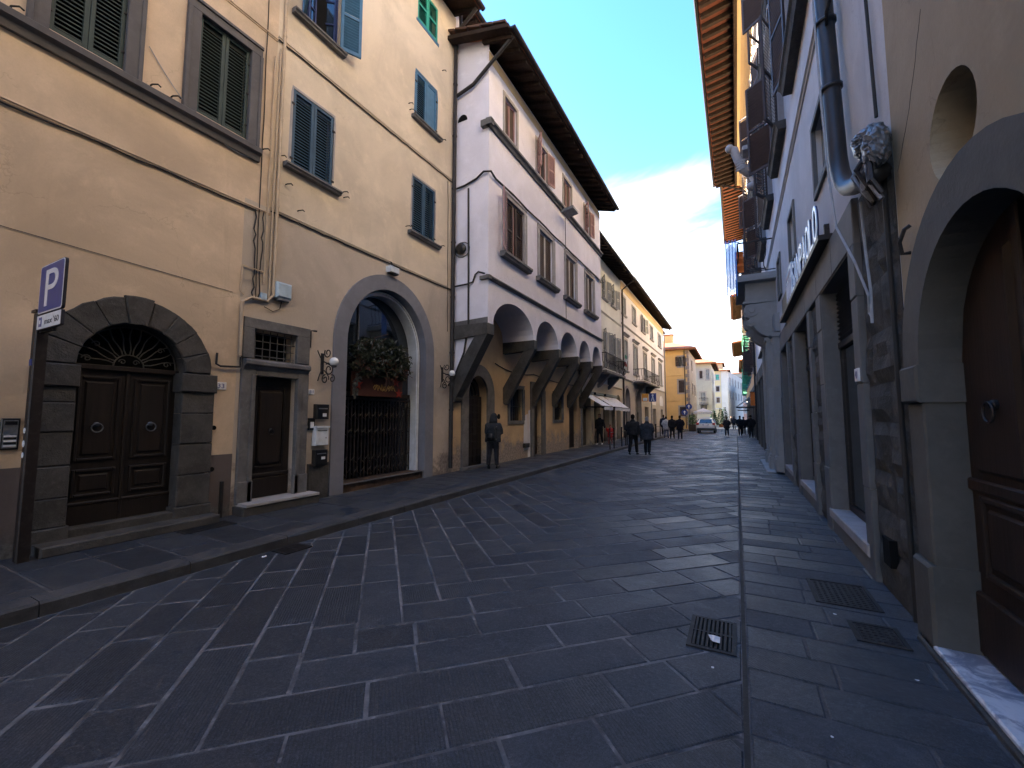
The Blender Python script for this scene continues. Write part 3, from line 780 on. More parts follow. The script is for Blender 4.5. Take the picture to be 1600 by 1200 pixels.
# ------------------------------------------------------------------ ochre house with the dark arched double door (nearest on the left)
def voussoirs(fr, root, s0, s1, zs, w, n, d0, d1, mt, rise=None, jit=.004, key=True, grow=0.0, name='voussoir'):
    c, r = (s0 + s1) / 2, (s1 - s0) / 2; rise = rise or r
    for i in range(n):
        a0, a1 = math.pi * i / n, math.pi * (i + 1) / n
        isk = key and i == n // 2
        g2 = .006
        inn = []; out = []
        for k in range(4):
            a = a0 + (a1 - a0) * k / 3
            e = grow if isk else 0
            inn.append((c - (r - e * .4) * math.cos(a), zs + (rise - e * .4) * math.sin(a)))
            ww = w + random.uniform(-.5, 1) * (.012 if not isk else 0) + e
            out.append((c - (r + ww) * math.cos(a), zs + (rise + ww) * math.sin(a)))
        mb = MB(); mb.prism(fr, inn + out[::-1], d0, d1 + random.uniform(-.008, .01) + (.02 if isk else 0), .012, jit)
        mb.build(name, mt, root)
def blocks(fr, root, s0, s1, z0, z1, hs, d0, d1, mt, jit=.004, name='stone_block', c=.012):
    z = z0
    while z < z1 - .02:
        h = min(random.uniform(*hs), z1 - z)
        if z1 - (z + h) < hs[0] * .5: h = z1 - z
        MB().prism(fr, [(s0, z + .003), (s1, z + .003), (s1, z + h - .003), (s0, z + h - .003)], d0, d1 + random.uniform(-.008, .012), c, jit).build(name, mt, root)
        z += h
def panel(mb, fr, s0, s1, z0, z1, d, m=.035):
    """a raised moulded panel on a door"""
    mb.box(fr, s0, s0 + m, z0, z1, d - .005, d + .025, .008); mb.box(fr, s1 - m, s1, z0, z1, d - .005, d + .025, .008)
    mb.box(fr, s0 + m, s1 - m, z0, z0 + m, d - .005, d + .025, .008); mb.box(fr, s0 + m, s1 - m, z1 - m, z1, d - .005, d + .025, .008)
    mb.prism(fr, [(s0 + m * 1.8, z0 + m * 1.8), (s1 - m * 1.8, z0 + m * 1.8), (s1 - m * 1.8, z1 - m * 1.8), (s0 + m * 1.8, z1 - m * 1.8)], d - .02, d + .018, .022)
def knocker(fr, root, s, z, d, r=.045, mt='iron'):
    mb = MB(); mb.lathe(fr.P(s, z, d), [(.03, -.01), (.032, .012), (.018, .028), (.004, .032)], 10, fr.D)
    mb.tubef(fr, [(s + r * math.cos(2 * math.pi * k / 14), z - r * .75 + r * math.sin(2 * math.pi * k / 14), d + .035) for k in range(14)], .008, 6, True)
    return mb.build('ring_knocker', mt, root)

F = LEFT
A = thing('townhouse', 'ochre plastered house over a dark rusticated arched double doorway, nearest on the left', 'house', (-7, 0, .12))
d33 = arch(1.955, 3.115, .12, 2.28, .605)
wA0, wA1 = (1.51, 2.21, 6.22, 7.8), (3.04, 3.80, 6.22, 7.78)
wall(A, F, [(-14, .1), (3.82, .1), (3.82, 5.24), (4.25, 5.24), (4.25, 15.5), (-14, 15.5)], [d33, rect(*wA0), rect(*wA1)], 'ochre', .26, 10, shell=False)
mb = MB(); mb.add([F.P(-14, .1, 0), F.P(-14, .1, -10), F.P(-14, 15.5, -10), F.P(-14, 15.5, 0), F.P(3.8, .1, -10), F.P(3.8, 15.5, -10)], [(0, 1, 2, 3), (1, 4, 5, 2)]); mb.build('rear_wall', 'ochre', A)
MB().box(F, -14, 1.64, .1, 1.09, -.01, .006).build('dado', 'dado', A)
MB().box(F, 3.5, 3.82, .1, 1.07, -.01, .006).build('dado', 'dado', A)
course(F, A, -14, 4.0, 5.93, 6.15, .12, 'serena_v', 'sill_band')
course(F, A, -14, 4.24, 5.11, 5.155, .028, 'ochre')
course(F, A, -14, 4.24, 8.32, 8.375, .03, 'ochre')
for k, q in enumerate((wA0, wA1)):
    s0, s1, z0, z1 = q
    surround(F, A, s0, s1, 6.16, z1, .18, .05, 'serena_v')
    backing(F, A, s0, s1, z0, z1, -.2)
    m = (s0 + s1) / 2
    leaf(F, A, s0 + .005, m - .002, z0, z1 - .005, -.02, 'green_sh', .056, True, .045, .05, mid=False)
    leaf(F, A, m + .002, s1 - .005, z0, z1 - .005, -.02, 'green_sh', .056, True, .045, .05, mid=False)
    for s in (s0, s1):
        for z in (z0 + .25, z0 + .8, z1 - .25): MB().box(F, s - .035, s + .03, z - .012, z + .012, -.02, .012 if False else -.006).build('hinge', 'iron', A)
for s, z in ((1.22, 6.2), (2.5, 6.22), (2.74, 6.22), (4.06, 6.2)): hook(F, A, s, z)
roof(A, F, -14, 4.25, 15.5, .9, .3, 10, rafters=False, tiles=False)
# stone portal
MB().band(F, arch(1.97, 3.10, .3, 2.28, .59), arch(1.66, 3.44, .3, 2.28, .93), -.02, .012).build('arch_joint', 'joint', A)
voussoirs(F, A, 1.97, 3.10, 2.28, .335, 9, -.25, .05, 'serena_d', .59, .005, True, .03)
for (a, b) in ((1.64, 1.99), (3.08, 3.50)):
    blocks(F, A, a, b, .38, 2.0, (.3, .55), -.25, .05, 'serena_d')
    MB().prism(F, [(a - .03, 2.003), (b + .02, 2.003), (b + .02, 2.27), (a - .03, 2.27)], -.25, .085, .015, .004).build('impost', 'serena_d', A)
    MB().prism(F, [(a - .03, .12), (b + .02, .12), (b + .02, .38), (a - .03, .38)], -.25, .08, .015, .004).build('plinth', 'serena_d', A)
mb = MB(); mb.box(F, 1.72, 3.52, .11, .235, .05, .34, .02); mb.build('step', 'serena_d', A)
MB().box(F, 1.99, 3.08, .12, .33, -.26, .052, .01).build('threshold', 'serena_d', A)
backing(F, A, 1.95, 3.12, .2, 2.9, -.24, 'dark', 'door_back')
mb = MB(); mb.box(F, 1.97, 3.1, 2.24, 2.31, -.22, -.12, .01); mb.build('transom', 'wood_dark', A)
for (a, b) in ((1.985, 2.53), (2.54, 3.085)):
    mb = MB(); mb.box(F, a, b, .33, 2.24, -.22, -.17)
    panel(mb, F, a + .07, b - .06, 1.10, 2.16, -.17); panel(mb, F, a + .07, b - .06, .66, 1.0, -.17)
    mb.box(F, a, b, .33, .56, -.175, -.15, .008); mb.box(F, a, b, .56, .60, -.175, -.14, .01)
    o = mb.build('door', 'wood_dark', A)
    knocker(F, o, (a + b) / 2 - .01, 1.55, -.14, .055, 'zinc')
MB().box(F, 2.515, 2.555, .33, 2.24, -.172, -.145, .006).build('door_astragal', 'wood_dark', A)
# fanlight ironwork
fl = MB(); cF = (2.535, 2.31)
fl.tubef(F, [(cF[0] - .16 * math.cos(math.pi * k / 12), cF[1] + .16 * math.sin(math.pi * k / 12), -.16) for k in range(13)], .009, 5)
fl.tubef(F, [(cF[0] - .53 * math.cos(math.pi * k / 16), cF[1] + .53 * math.sin(math.pi * k / 16), -.16) for k in range(17)], .01, 5)
flo = fl.build('fanlight_frame', 'iron_pale', A)
for k in range(1, 14):
    a = math.pi * k / 14; ca, sa = math.cos(a), math.sin(a)
    pts = []
    for j in range(6):
        r = .16 + .36 * j / 5; wob = .012 * math.sin(j * 1.4) * (1 if k % 2 else -1)
        pts.append((cF[0] - r * ca + wob * sa, cF[1] + r * sa + wob * ca, -.16))
    MB().tubef(F, pts, .008, 5).build('fanlight_bar', 'iron_pale', flo)
for sg in (-1, 1):
    for (cx, cz, rr) in ((.42, .07, .05), (.34, .26, .045), (.07, .06, .04)):
        MB().tubef(F, [(cF[0] + sg * (cx + rr * (1 - k / 16) * math.cos(k * .55)), cF[1] + cz + rr * (1 - k / 16) * math.sin(k * .55), -.155) for k in range(14)], .007, 5).build('scroll', 'iron_pale', flo)
# cables on the ochre wall
wire(F, A, (-3, 3.9, .01), (3.7, 3.62, .01), .0, .004, 'cable')
wire(F, A, (-4, 5.09, .02), (4.0, 5.10, .02), .01, .012, 'cable', n=30, wig=.012)
wire(F, A, (2.45, 6.75, .02), (4.0, 5.98, .03), .35, .006, 'cable_grey', n=16)
MB().tubef(F, [(3.52, 2.62, .02), (3.5, 2.45, .05), (3.56, 2.42, .05), (3.85, 2.44, .05), (3.86, 2.6, .03)], .016, 6).build('bent_pipe', 'iron', A)
for z in (1.48, .86):
    mb = MB(); mb.lathe(F.P(3.535, z, 0), [(.055, -.01), (.055, .014), (.036, .014), (.034, -.005)], 14, F.D); o = mb.build('vent_ring', 'ochre' if z > 1 else 'dado', A)
    MB().lathe(F.P(3.535, z, 0), [(.036, -.01), (.036, .009)], 12, F.D).build('vent_hole', 'dark', o)
MB().box(F, 3.66, 3.70, .12, .66, .0, .04).build('iron_stub', 'iron', A)

# ------------------------------------------------------------------ pale ochre house with blue shutters and shop arch
B = thing('townhouse', 'pale ochre house with blue shutters above a wide grey shop arch', 'house', (-7, 6.8, .12))
shop = arch(5.92, 8.42, .12, 3.2, 1.37, 28)
wB2, wB3, wB4, wB5, wB6 = (4.58, 5.47, 6.2, 7.7), (4.68, 5.52, 9.2, 10.85), (7.9, 8.73, 12.05, 13.05), (7.88, 8.73, 9.31, 10.6), (7.82, 8.72, 6.25, 7.73)
g31, dr31 = (4.052, 4.838, 2.592, 3.108), (4.092, 4.858, .12, 2.328)
wall(B, F, [(4.25, 5.24), (9.58, 5.24), (9.58, 13.55), (4.25, 13.55)], [rect(*wB2), rect(*wB3), rect(*wB4), rect(*wB5), rect(*wB6)], 'ochre2', .25, 10)
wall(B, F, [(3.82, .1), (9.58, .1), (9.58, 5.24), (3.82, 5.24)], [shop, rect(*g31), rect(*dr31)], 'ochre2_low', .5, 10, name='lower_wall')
MB().box(F, 5.14, 5.6, .1, .78, -.01, .035, .02).build('plinth', 'serena_d', B)
course(F, B, 4.25, 9.56, 5.215, 5.265, .03, 'ochre2')
course(F, B, 4.25, 9.56, 8.39, 8.445, .035, 'ochre2')
wire(F, B, (4.25, 5.19, .02), (9.5, 5.20, .02), .01, .013, 'cable', n=30, wig=.014)
wire(F, B, (4.25, 8.37, .02), (9.5, 8.37, .02), .01, .013, 'cable', n=30, wig=.012)
for q, mt, parts in ((wB2, 'blue_dk', True), (wB5, 'blue_sh', True), (wB6, 'blue_dk', True)):
    s0, s1, z0, z1 = q; m = (s0 + s1) / 2
    backing(F, B, s0, s1, z0, z1, -.2)
    leaf(F, B, s0 + .004, m - .002, z0, z1, -.005, mt, .058, parts, .045, mid=False)
    leaf(F, B, m + .002, s1 - .004, z0, z1, -.005, mt, .058, parts, .045, mid=False, solid=(q is wB5))
    sill(F, B, s0 - .15, s1 + .16, z0 - .09, z0 - .005, .13)
    MB().prism(F, [(s0 - .06, z0 + .1), (s0 - .045, z1 - .1), (s0 - .02, z1 + .045), (s1 + .02, z1 + .05), (s1 + .05, z1 - .2), (s1 + .035, z0 + .2), (s1, z0 + .2), (s1, z1), (s0, z1), (s0, z0 + .1)], -.01, .002).build('window_border', 'blue_sh' if q is wB5 else 'frame_grey', B)
    for z in (z0 + .15, z1 - .3):
        for s in (s0, s1): MB().box(F, s - .03, s + .03, z - .02, z + .02, -.01, .012).build('hinge', 'iron', B)
    for s in (s0 - .22, s1 + .25): hook(F, B, s, z0 + .05)
s0, s1, z0, z1 = wB4
leaf(F, B, s0, (s0 + s1) / 2, z0, z1, -.005, 'teal_sh', .07, True, .045); leaf(F, B, (s0 + s1) / 2, s1, z0, z1, -.005, 'teal_sh', .07, True, .045)
backing(F, B, s0, s1, z0, z1, -.2)
MB().prism(F, [(s0 - .05, z0 - .07), (s1 + .05, z0 - .09), (s1 + .05, z0), (s0 - .05, z0)], -.01, .012).build('window_border', 'blue_sh', B)
# open blue window
s0, s1, z0, z1 = wB3
mb = MB(); mb.box(F, s0, s0 + .03, z0, z1, -.14, -.06); mb.box(F, s1 - .03, s1, z0, z1, -.14, -.06); mb.box(F, s0 + .03, s1 - .03, z0, z0 + .03, -.14, -.06); mb.build('window_frame', 'navy', B)
backing(F, B, s0, s1, z0, z1, -.24)
casement(F.hinge(s0 + .04, -.08, -16, -1), B, 0, .42, z0 + .04, z1 - .02, 0, 'navy', 'glass_sky', 2, 2, .035)
casement(F.hinge(s1 - .04, -.08, -52, 1), B, 0, .38, z0 + .04, z1 - .02, 0, 'navy', 'glass_sky', 1, 2, .035)
sill(F, B, s0 - .2, s1 + .12, z0 - .1, z0 - .005, .13)
leaf(F.hinge(s1, .03, 152, 1), B, .0, .42, z0, z1, 0, 'blue_sh', .062, True, .045)
leaf(F.hinge(s0, .03, 118, -1), B, .0, .42, z0, z1, 0, 'blue_sh', .062, True, .045)
for s, z in ((4.5, 5.8), (4.75, 5.42), (5.75, 6.15), (8.95, 11.4), (7.4, 12.9), (7.62, 9.5)): hook(F, B, s, z)
roof(B, F, 4.25, 9.62, 13.4, .85, .3, 10, spacing=.5)
pipe(F, B, [(9.48, 13.4, .8), (9.46, 12.9, .1), (9.46, .25, .07)], .055, 'pipe_dk')
# beige pipes, cables and loop
pipe(F, B, [(4.36, 13.3, .04), (4.34, 3.72, .04), (4.24, 3.6, .04), (3.98, 3.6, .045), (3.84, 3.5, .045), (3.84, 2.62, .045)], .026, 'pipe_beige', 'conduit')
pipe(F, B, [(4.29, 8.2, .035), (4.27, 5.2, .035), (4.27, 3.6, .035)], .014, 'pipe_beige', 'conduit')
pipe(F, B, [(4.2, 8.0, .03), (4.17, 3.9, .03)], .014, 'pipe_beige', 'conduit')
pipe(F, B, [(4.17, 4.08, .03), (3.82, 4.1, .03), (3.81, 3.66, .03), (3.86, 3.62, .03)], .013, 'pipe_beige', 'conduit', 0)
wire(F, B, (4.05, 13.0, .015), (4.05, 3.6, .02), 0, .008, 'cable', n=24, wig=.008)
wire(F, B, (3.98, 5.1, .03), (4.0, 3.58, .03), 0, .012, 'cable', n=14, wig=.02)
wire(F, B, (4.12, 5.1, .03), (4.1, 3.6, .03), 0, .010, 'cable', n=14, wig=.02)
wire(F, B, (9.25, 8.3, .03), (9.3, 4.0, .03), 0, .008, 'cable', n=14, wig=.01)
MB().box(F, 4.12, 4.22, 3.6, 3.72, .0, .07, .008).build('junction_box', 'bluebox', B)
# doorway with grille
mb = MB()
mb.box(F, 3.88, 4.10, .28, 2.42, -.02, .055, .01); mb.box(F, 4.85, 5.08, .28, 2.42, -.02, .055, .01)
mb.box(F, 3.88, 4.06, 2.6, 3.1, -.02, .05, .008); mb.box(F, 4.83, 5.08, 2.6, 3.1, -.02, .05, .008); mb.box(F, 3.88, 5.08, 3.1, 3.27, -.02, .05, .008)
mb.box(F, 4.10, 4.85, 2.32, 2.42, -.02, .056, .01)
mb.box(F, 4.03, 4.10, .28, 2.34, .05, .075, .006); mb.box(F, 4.85, 4.92, .28, 2.34, .05, .075, .006)
mb.sweep(F, [(-.02, 2.42), (.06, 2.42), (.08, 2.47), (.13, 2.5), (.13, 2.55), (.1, 2.58), (-.02, 2.6)], 3.9, 5.06)
mb.build('door_surround', 'serena', B)
MB().box(F, 3.87, 4.12, .27, .62, .02, .075, .01).build('plinth', 'serena', B); MB().box(F, 4.83, 5.1, .27, .62, .02, .075, .01).build('plinth', 'serena', B)
mb = MB(); mb.box(F, 4.10, 4.85, .3, 2.32, -.2, -.13)
panel(mb, F, 4.2, 4.75, .78, 2.18, -.13, .045)
mb.prism(F, [(4.27, .9), (4.32, .84), (4.63, .84), (4.68, .9), (4.68, 2.08), (4.27, 2.08)], -.12, -.085, .02)
mb.box(F, 4.10, 4.85, .3, .62, -.135, -.11, .01); mb.box(F, 4.1, 4.85, .64, .70, -.135, -.1, .01)
o = mb.build('door', 'wood_dark', B); knocker(F, o, 4.47, 1.42, -.085, .045)
backing(F, B, 4.05, 4.84, 2.59, 3.11, -.3)
gr = MB().box(F, 4.05, 4.84, 2.6, 2.615, -.06, -.045).build('grille', 'iron_pale', B)
for i in range(6):
    s = 4.06 + .77 * (i + .5) / 6; MB().tubef(F, [(s, 2.6, -.05), (s, 3.1, -.05)], .009, 5).build('bar', 'iron_pale', gr)
for i in range(4):
    z = 2.6 + .5 * (i + .5) / 4; MB().tubef(F, [(4.06, z, -.042), (4.83, z, -.042)], .009, 5).build('bar', 'iron_pale', gr)
mb = MB(); mb.box(F, 3.86, 5.2, .11, .25, -.2, .3, .015); mb.build('step', 'serena_d', B)
MB().box(F, 3.9, 5.18, .25, .295, -.2, .32, .006).build('doorstep', 'frame_grey', B)
# shop arch
MB().band(F, arch(5.93, 8.41, .12, 3.2, 1.36, 28), arch(5.61, 8.73, .12, 3.2, 1.69, 28), -.02, .04).build('arch_surround', 'arch_grey', B, smooth=False)
mb = MB(); mb.band(F, arch(5.935, 8.405, .3, 3.2, 1.355, 28), arch(5.93, 8.41, .3, 3.2, 1.36, 28), -.2, .035); mb.build('arch_reveal', 'arch_grey', B)
lin = MB(); lin.band(F, arch(6.03, 8.31, .3, 3.2, 1.25, 28), arch(5.94, 8.40, .3, 3.2, 1.35, 28), -.48, -.19); lin.build('shop_frame', 'lining', B)
lin = MB(); lin.band(F, arch(6.0, 8.34, .3, 3.2, 1.29, 28), arch(5.97, 8.37, .3, 3.2, 1.32, 28), -.19, -.15); lin.build('frame_bead', 'white_paint', B)
backing(F, B, 5.93, 8.41, .2, 4.6, -.47, 'glass', 'shop_glazing')
MB().box(F, 6.62, 6.65, 2.15, 4.5, -.46, -.43).build('mullion', 'zinc', B)
MB().box(F, 6.0, 8.33, 2.1, 2.2, -.46, -.40).build('transom', 'wood_dark', B)
gate = MB().box(F, 6.03, 8.31, 2.02, 2.08, -.42, -.38).build('folding_gate', 'post', B)
for i in range(24):
    s = 6.05 + 2.24 * i / 23; MB().box(F, s, s + .034, .31, 2.03, -.40, -.375).build('gate_bar', 'post', gate)
mb = MB()
for j, z in enumerate((.45, .7, 1.3, 1.65, 1.9)):
    for i in range(23):
        s = 6.067 + 2.24 * i / 23
        mb.tubef(F, [(s, z, -.37), (s + .097, z + (.1 if (i + j) % 2 else -.1), -.37)], .008, 4)
mb.build('lattice', 'post', gate, kind='stuff')
MB().box(F, 5.94, 8.40, .11, .3, -.46, -.03, .01).build('threshold', 'tile_brown', B)
for i in range(22):
    s = 5.955 + 2.43 * i / 22; MB().box(F, s, s + .103, .128, .285, -.04, -.022).build('step_tile', 'tile_brown', B)
MB().box(F, 5.94, 8.42, .285, .305, -.02, .03).build('step_nosing', 'serena', B)
# lettered board with garland in the shop arch
sg = thing('shop_sign', 'dark brown shop board with gold script and red stars under a garland', 'shop sign', F.P(7.0, 2.1, -.15))
MB().box(F, 6.25, 7.78, 2.1, 2.62, -.2, -.165, .008).build('board', 'shopsign', sg)
mb = MB(); rnd = random.Random(3)
for k in range(9):
    s = 6.85 + k * .075; pts = [(s + .05 * math.sin(j * .9) * rnd.uniform(.6, 1.2) + j * .012, 2.3 + .075 * math.sin(j * 1.25 + k) * rnd.uniform(.5, 1.1), -.158) for j in range(8)]
    mb.tubef(F, pts, .007, 4)
mb.build('gold_script', 'gold', sg, kind='stuff')
for (s, z, r) in ((7.55, 2.47, .14), (7.65, 2.2, .12), (6.4, 2.35, .15)):
    MB().prism(F, [(s + (r if k % 2 == 0 else r * .42) * math.sin(math.pi * k / 5), z + (r if k % 2 == 0 else r * .42) * math.cos(math.pi * k / 5)) for k in range(10)], -.166, -.15).build('star', 'star', sg)
ga = thing('garland', 'bushy dark garland with silver leaves hanging over the shop board', 'garland', F.P(7.0, 2.5, -.1))
def leaves(n, cx, sx, cz, sz, cd, sd, size, mt, seed, name='leaves'):
    rnd = random.Random(seed); mb = MB()
    for i in range(n):
        while True:
            u, v, q = rnd.uniform(-1, 1), rnd.uniform(-1, 1), rnd.uniform(-1, 1)
            if u * u + v * v * .8 + q * q < 1.05 + .35 * math.sin(u * 9 + 1) * math.cos(v * 7): break
        c = F.P(cx + u * sx, cz + v * sz - .06 * u * u, cd + q * sd)
        a = Vector((rnd.gauss(0, 1), rnd.gauss(0, 1), rnd.gauss(0, 1))).normalized(); b = a.orthogonal().normalized()
        k = size * rnd.uniform(.6, 1.5)
        mb.add([c - a * k, c + b * k * .4, c + a * k, c - b * k * .4], [(0, 1, 2, 3)])
    return mb.build(name, mt, ga, kind='stuff')
leaves(2600, 7.02, .88, 2.95, .44, -.06, .22, .05, 'leaf', 1, 'foliage')
leaves(300, 7.05, .86, 2.98, .42, -.02, .24, .04, 'leaf2', 2, 'silver_leaves')
leaves(300, 7.0, .84, 2.75, .28, -.04, .22, .045, 'leaf_dead', 3, 'brown_leaves')
mb = MB(); rnd = random.Random(9)
for k in range(40):
    s = rnd.uniform(6.2, 7.85); z = rnd.uniform(2.75, 3.2)
    mb.tubef(F, [(s, z, -.08), (s + rnd.uniform(-.1, .1), z + rnd.uniform(-.3, .3), rnd.uniform(-.15, .15)), (s + rnd.uniform(-.2, .2), z + rnd.uniform(-.55, .4), rnd.uniform(-.1, .2))], .006, 4)
mb.build('twigs', 'leaf_dead', ga, kind='stuff')
for i, (s, z) in enumerate(((6.3, 2.15), (6.28, 2.32), (6.35, 2.5))):
    leaves(50, s, .06, z, .1, -.1, .06, .035, 'leaf2', 20 + i, 'trailing_leaves')

# ------------------------------------------------------------------ small things on the left walls
def boxthing(name, label, cat, fr, s0, s1, z0, z1, d0, d1, mt, group=None, c=.008):
    t = thing(name, label, cat, fr.P((s0 + s1) / 2, z0, d0), group)
    MB().box(fr, s0, s1, z0, z1, d0, d1, c).build('body', mt, t); return t
G = 'letter boxes beside the narrow door'
t = boxthing('letter_box', 'black letter box, topmost beside the narrow door', 'letter box', F, 5.23, 5.5, 1.6, 1.88, .0, .1, 'black', G)
MB().box(F, 5.27, 5.46, 1.79, 1.81, .1, .106).build('slot', 'steel', t); MB().box(F, 5.36, 5.44, 1.65, 1.71, .1, .106).build('name_card', 'paper', t)
t = boxthing('letter_box', 'white letter box below the topmost black one', 'letter box', F, 5.22, 5.5, 1.11, 1.46, .0, .11, 'whiteplastic', G)
MB().box(F, 5.26, 5.46, 1.38, 1.395, .11, .116).build('slot', 'black', t); MB().box(F, 5.21, 5.51, 1.44, 1.47, .0, .13).build('hood', 'whiteplastic', t)
MB().lathe(F.P(5.44, 1.25, .11), [(.012, 0), (.012, .008)], 8, F.D).build('lock', 'steel', t)
t = boxthing('letter_box', 'black letter box, lowest beside the narrow door', 'letter box', F, 5.23, 5.5, .74, 1.03, .0, .1, 'black', G)
MB().box(F, 5.27, 5.46, .95, .965, .1, .106).build('slot', 'steel', t); MB().box(F, 5.36, 5.44, .85, .9, .1, .106).build('name_card', 'paper', t)
t = boxthing('intercom', 'small door intercom between the black and the white letter box', 'intercom', F, 5.12, 5.25, 1.4, 1.62, .0, .04, 'black')
MB().box(F, 5.15, 5.22, 1.44, 1.55, .04, .046).build('button_plate', 'paper', t)
t = boxthing('intercom', 'steel intercom panel with name rows left of the parking pole', 'intercom', F, 1.43, 1.57, 1.29, 1.63, .0, .035, 'black')
MB().box(F, 1.447, 1.553, 1.31, 1.61, .035, .042).build('face_plate', 'steel', t)
MB().box(F, 1.455, 1.545, 1.56, 1.6, .042, .047).build('speaker_grille', 'black', t)
for k in range(5): MB().box(F, 1.455, 1.545, 1.325 + k * .026, 1.343 + k * .026, .042, .047).build('name_row', 'black' if k % 2 else 'paper', t)
def plate(txt, label, s0, s1, z0, z1):
    t = thing('number_plate', label, 'house number', F.P((s0 + s1) / 2, z0, 0))
    MB().box(F, s0, s1, z0, z1, 0, .015, .004).build('tile', 'sign_white', t)
    w = s1 - s0; lettering(F, t, txt, s0 + w * .2, s1 - w * .2, z0 + (z1 - z0) * .22, z1 - (z1 - z0) * .22, .015, .017, 'sign_blue')
plate('33', 'white house number tile reading 33 beside the arched double door', 3.52, 3.68, 2.06, 2.18)
plate('31', 'white house number tile reading 31 beside the narrow door', 5.1, 5.23, 2.06, 2.16)
t = boxthing('alarm_box', 'pale blue alarm siren box above the narrow door', 'alarm box', F, 4.36, 4.64, 3.7, 3.98, .0, .12, 'bluebox', None, .03)
MB().box(F, 4.4, 4.6, 3.655, 3.7, .01, .1, .01).build('strobe', 'zinc', t)
MB().tubef(F, [(4.5, 3.66, .03), (4.48, 3.52, .02), (4.36, 3.45, .02), (4.2, 3.5, .03)], .007, 5).build('lead', 'cable', t)
t = boxthing('flood_lamp', 'small white flood lamp on top of the shop arch', 'lamp', F, 6.98, 7.26, 4.96, 5.1, .0, .16, 'whiteplastic')
MB().box(F, 7.0, 7.24, 4.935, 4.965, .03, .15).build('lens', 'black', t)
MB().tubef(F, [(7.12, 5.1, .05), (7.1, 5.22, .05), (7.1, 5.25, .0)], .012, 5).build('arm', 'iron', t)
MB().tubef(F, [(5.1, 2.93, .02), (5.1, 3.25, .02), (5.12, 3.24, .1), (5.16, 3.24, .12)], .018, 6).build('iron_bracket', 'iron', B)
def wall_lamp(label, s, z):
    t = thing('wall_lamp', label, 'wall lamp', F.P(s, z, 0), 'scrolled iron wall lamps on either side of the shop arch')
    mb = MB(); mb.box(F, s - .03, s + .03, z - .2, z + .2, .0, .03, .01); o = mb.build('back_plate', 'iron', t)
    def sc(c0, c1, r, turns, sgn, ph, d):
        n = int(turns * 12); return [(s, c1 + r * (1 - .75 * k / n) * math.sin(ph + sgn * k * math.pi / 6), d + c0 + r * (1 - .75 * k / n) * math.cos(ph + sgn * k * math.pi / 6)) for k in range(n)]
    for pts in (sc(.16, .2, .1, 1.4, 1, 2.5, 0), sc(.2, -.12, .13, 1.5, -1, 2.2, 0), sc(.1, -.3, .09, 1.4, 1, 1.5, 0), sc(.3, -.3, .08, 1.3, -1, 2.0, 0)):
        MB().tubef(F, [(a, z + b, c) for a, b, c in pts], .012, 5).build('scroll', 'iron', o)
    for k, dz in ((-.12, .24), (.12, -.3), (-.1, -.34)):
        MB().tubef(F, [(s + k * .3, z + dz * .4, .02), (s + k, z + dz * .8, .05), (s + k * 1.1, z + dz, .04)], .011, 5).build('leaf_scroll', 'iron', t)
    MB().tubef(F, [(s, z + .05, .02), (s, z + .0, .16), (s, z - .05, .26), (s, z + .0, .3)], .013, 6).build('arm', 'iron', t)
    MB().ball(F.P(s, z + .02, .34), .085, 14, 9).build('globe', 'lampglobe', t, smooth=True)
    MB().lathe(F.P(s, z - .09, .34), [(.02, 0), (.05, .01), (.05, .04), (.03, .05)], 10).build('cup', 'iron', t)
n_ = NT('lamp globe', 0.2, 0.5); n_.col((0.75, 0.76, 0.78)); M['lampglobe'] = n_.m
wall_lamp('scrolled iron wall lamp with white globe between letter boxes and shop arch', 5.38, 2.66)
wall_lamp('scrolled iron wall lamp with white globe beside the downpipe past the shop arch', 9.12, 2.78)
# parking sign on its post
PS = thing('parking_sign', 'blue P parking sign with max 60 plate on a dark square post', 'sign', (-6.72, 1.6, .12))
W = Fr((0, 1.6, 0), (1, 0, 0), (0, -1, 0))
MB().box(W, -6.775, -6.67, .12, 2.78, -.05, .05, .012).build('post', 'post', PS)
MB().box(W, -6.79, -6.655, 2.78, 2.81, -.065, .065).build('post_cap', 'post', PS)
MB().box(W, -6.67, -6.55, 2.70, 2.74, -.02, .02).build('bracket', 'post', PS); MB().box(W, -6.67, -6.3, 2.56, 2.59, -.02, .02).build('bracket', 'post', PS)
def rrect(s0, s1, z0, z1, r, n=4):
    out = []
    for cx, cz, a0 in ((s1 - r, z1 - r, 0), (s0 + r, z1 - r, 90), (s0 + r, z0 + r, 180), (s1 - r, z0 + r, 270)):
        for k in range(n + 1): a = R(a0 + 90 * k / n); out.append((cx + r * math.cos(a), cz + r * math.sin(a)))
    return out
x0, x1 = -6.62, -5.94
MB().prism(W, rrect(x0, x1, 2.74, 3.27, .04), .03, .055).build('sign_plate', 'sign_back', PS)
MB().prism(W, rrect(x0 + .005, x1 - .005, 2.745, 3.265, .036), .05, .0575).build('white_rim', 'sign_white', PS)
MB().prism(W, rrect(x0 + .02, x1 - .02, 2.757, 3.253, .03), .05, .060).build('blue_face', 'sign_blue', PS)
lettering(W, PS, 'P', x0 + .19, x1 - .14, 2.81, 3.2, .060, .063, 'sign_white')
MB().prism(W, rrect(x0, x1, 2.57, 2.73, .015), .03, .055).build('sub_plate', 'sign_back', PS)
MB().prism(W, rrect(x0 + .008, x1 - .008, 2.577, 2.723, .012), .05, .058).build('sub_face', 'sign_white', PS)
lettering(W, PS, "max '60", x0 + .24, x1 - .05, 2.615, 2.68, .058, .060, 'sign_text')
MB().box(W, x0 + .07, x0 + .15, 2.6, 2.7, .055, .061).build('disc_symbol', 'sign_blue', PS)
MB().box(W, x0 + .09, x0 + .13, 2.63, 2.67, .06, .063).build('disc_window', 'sign_white', PS)
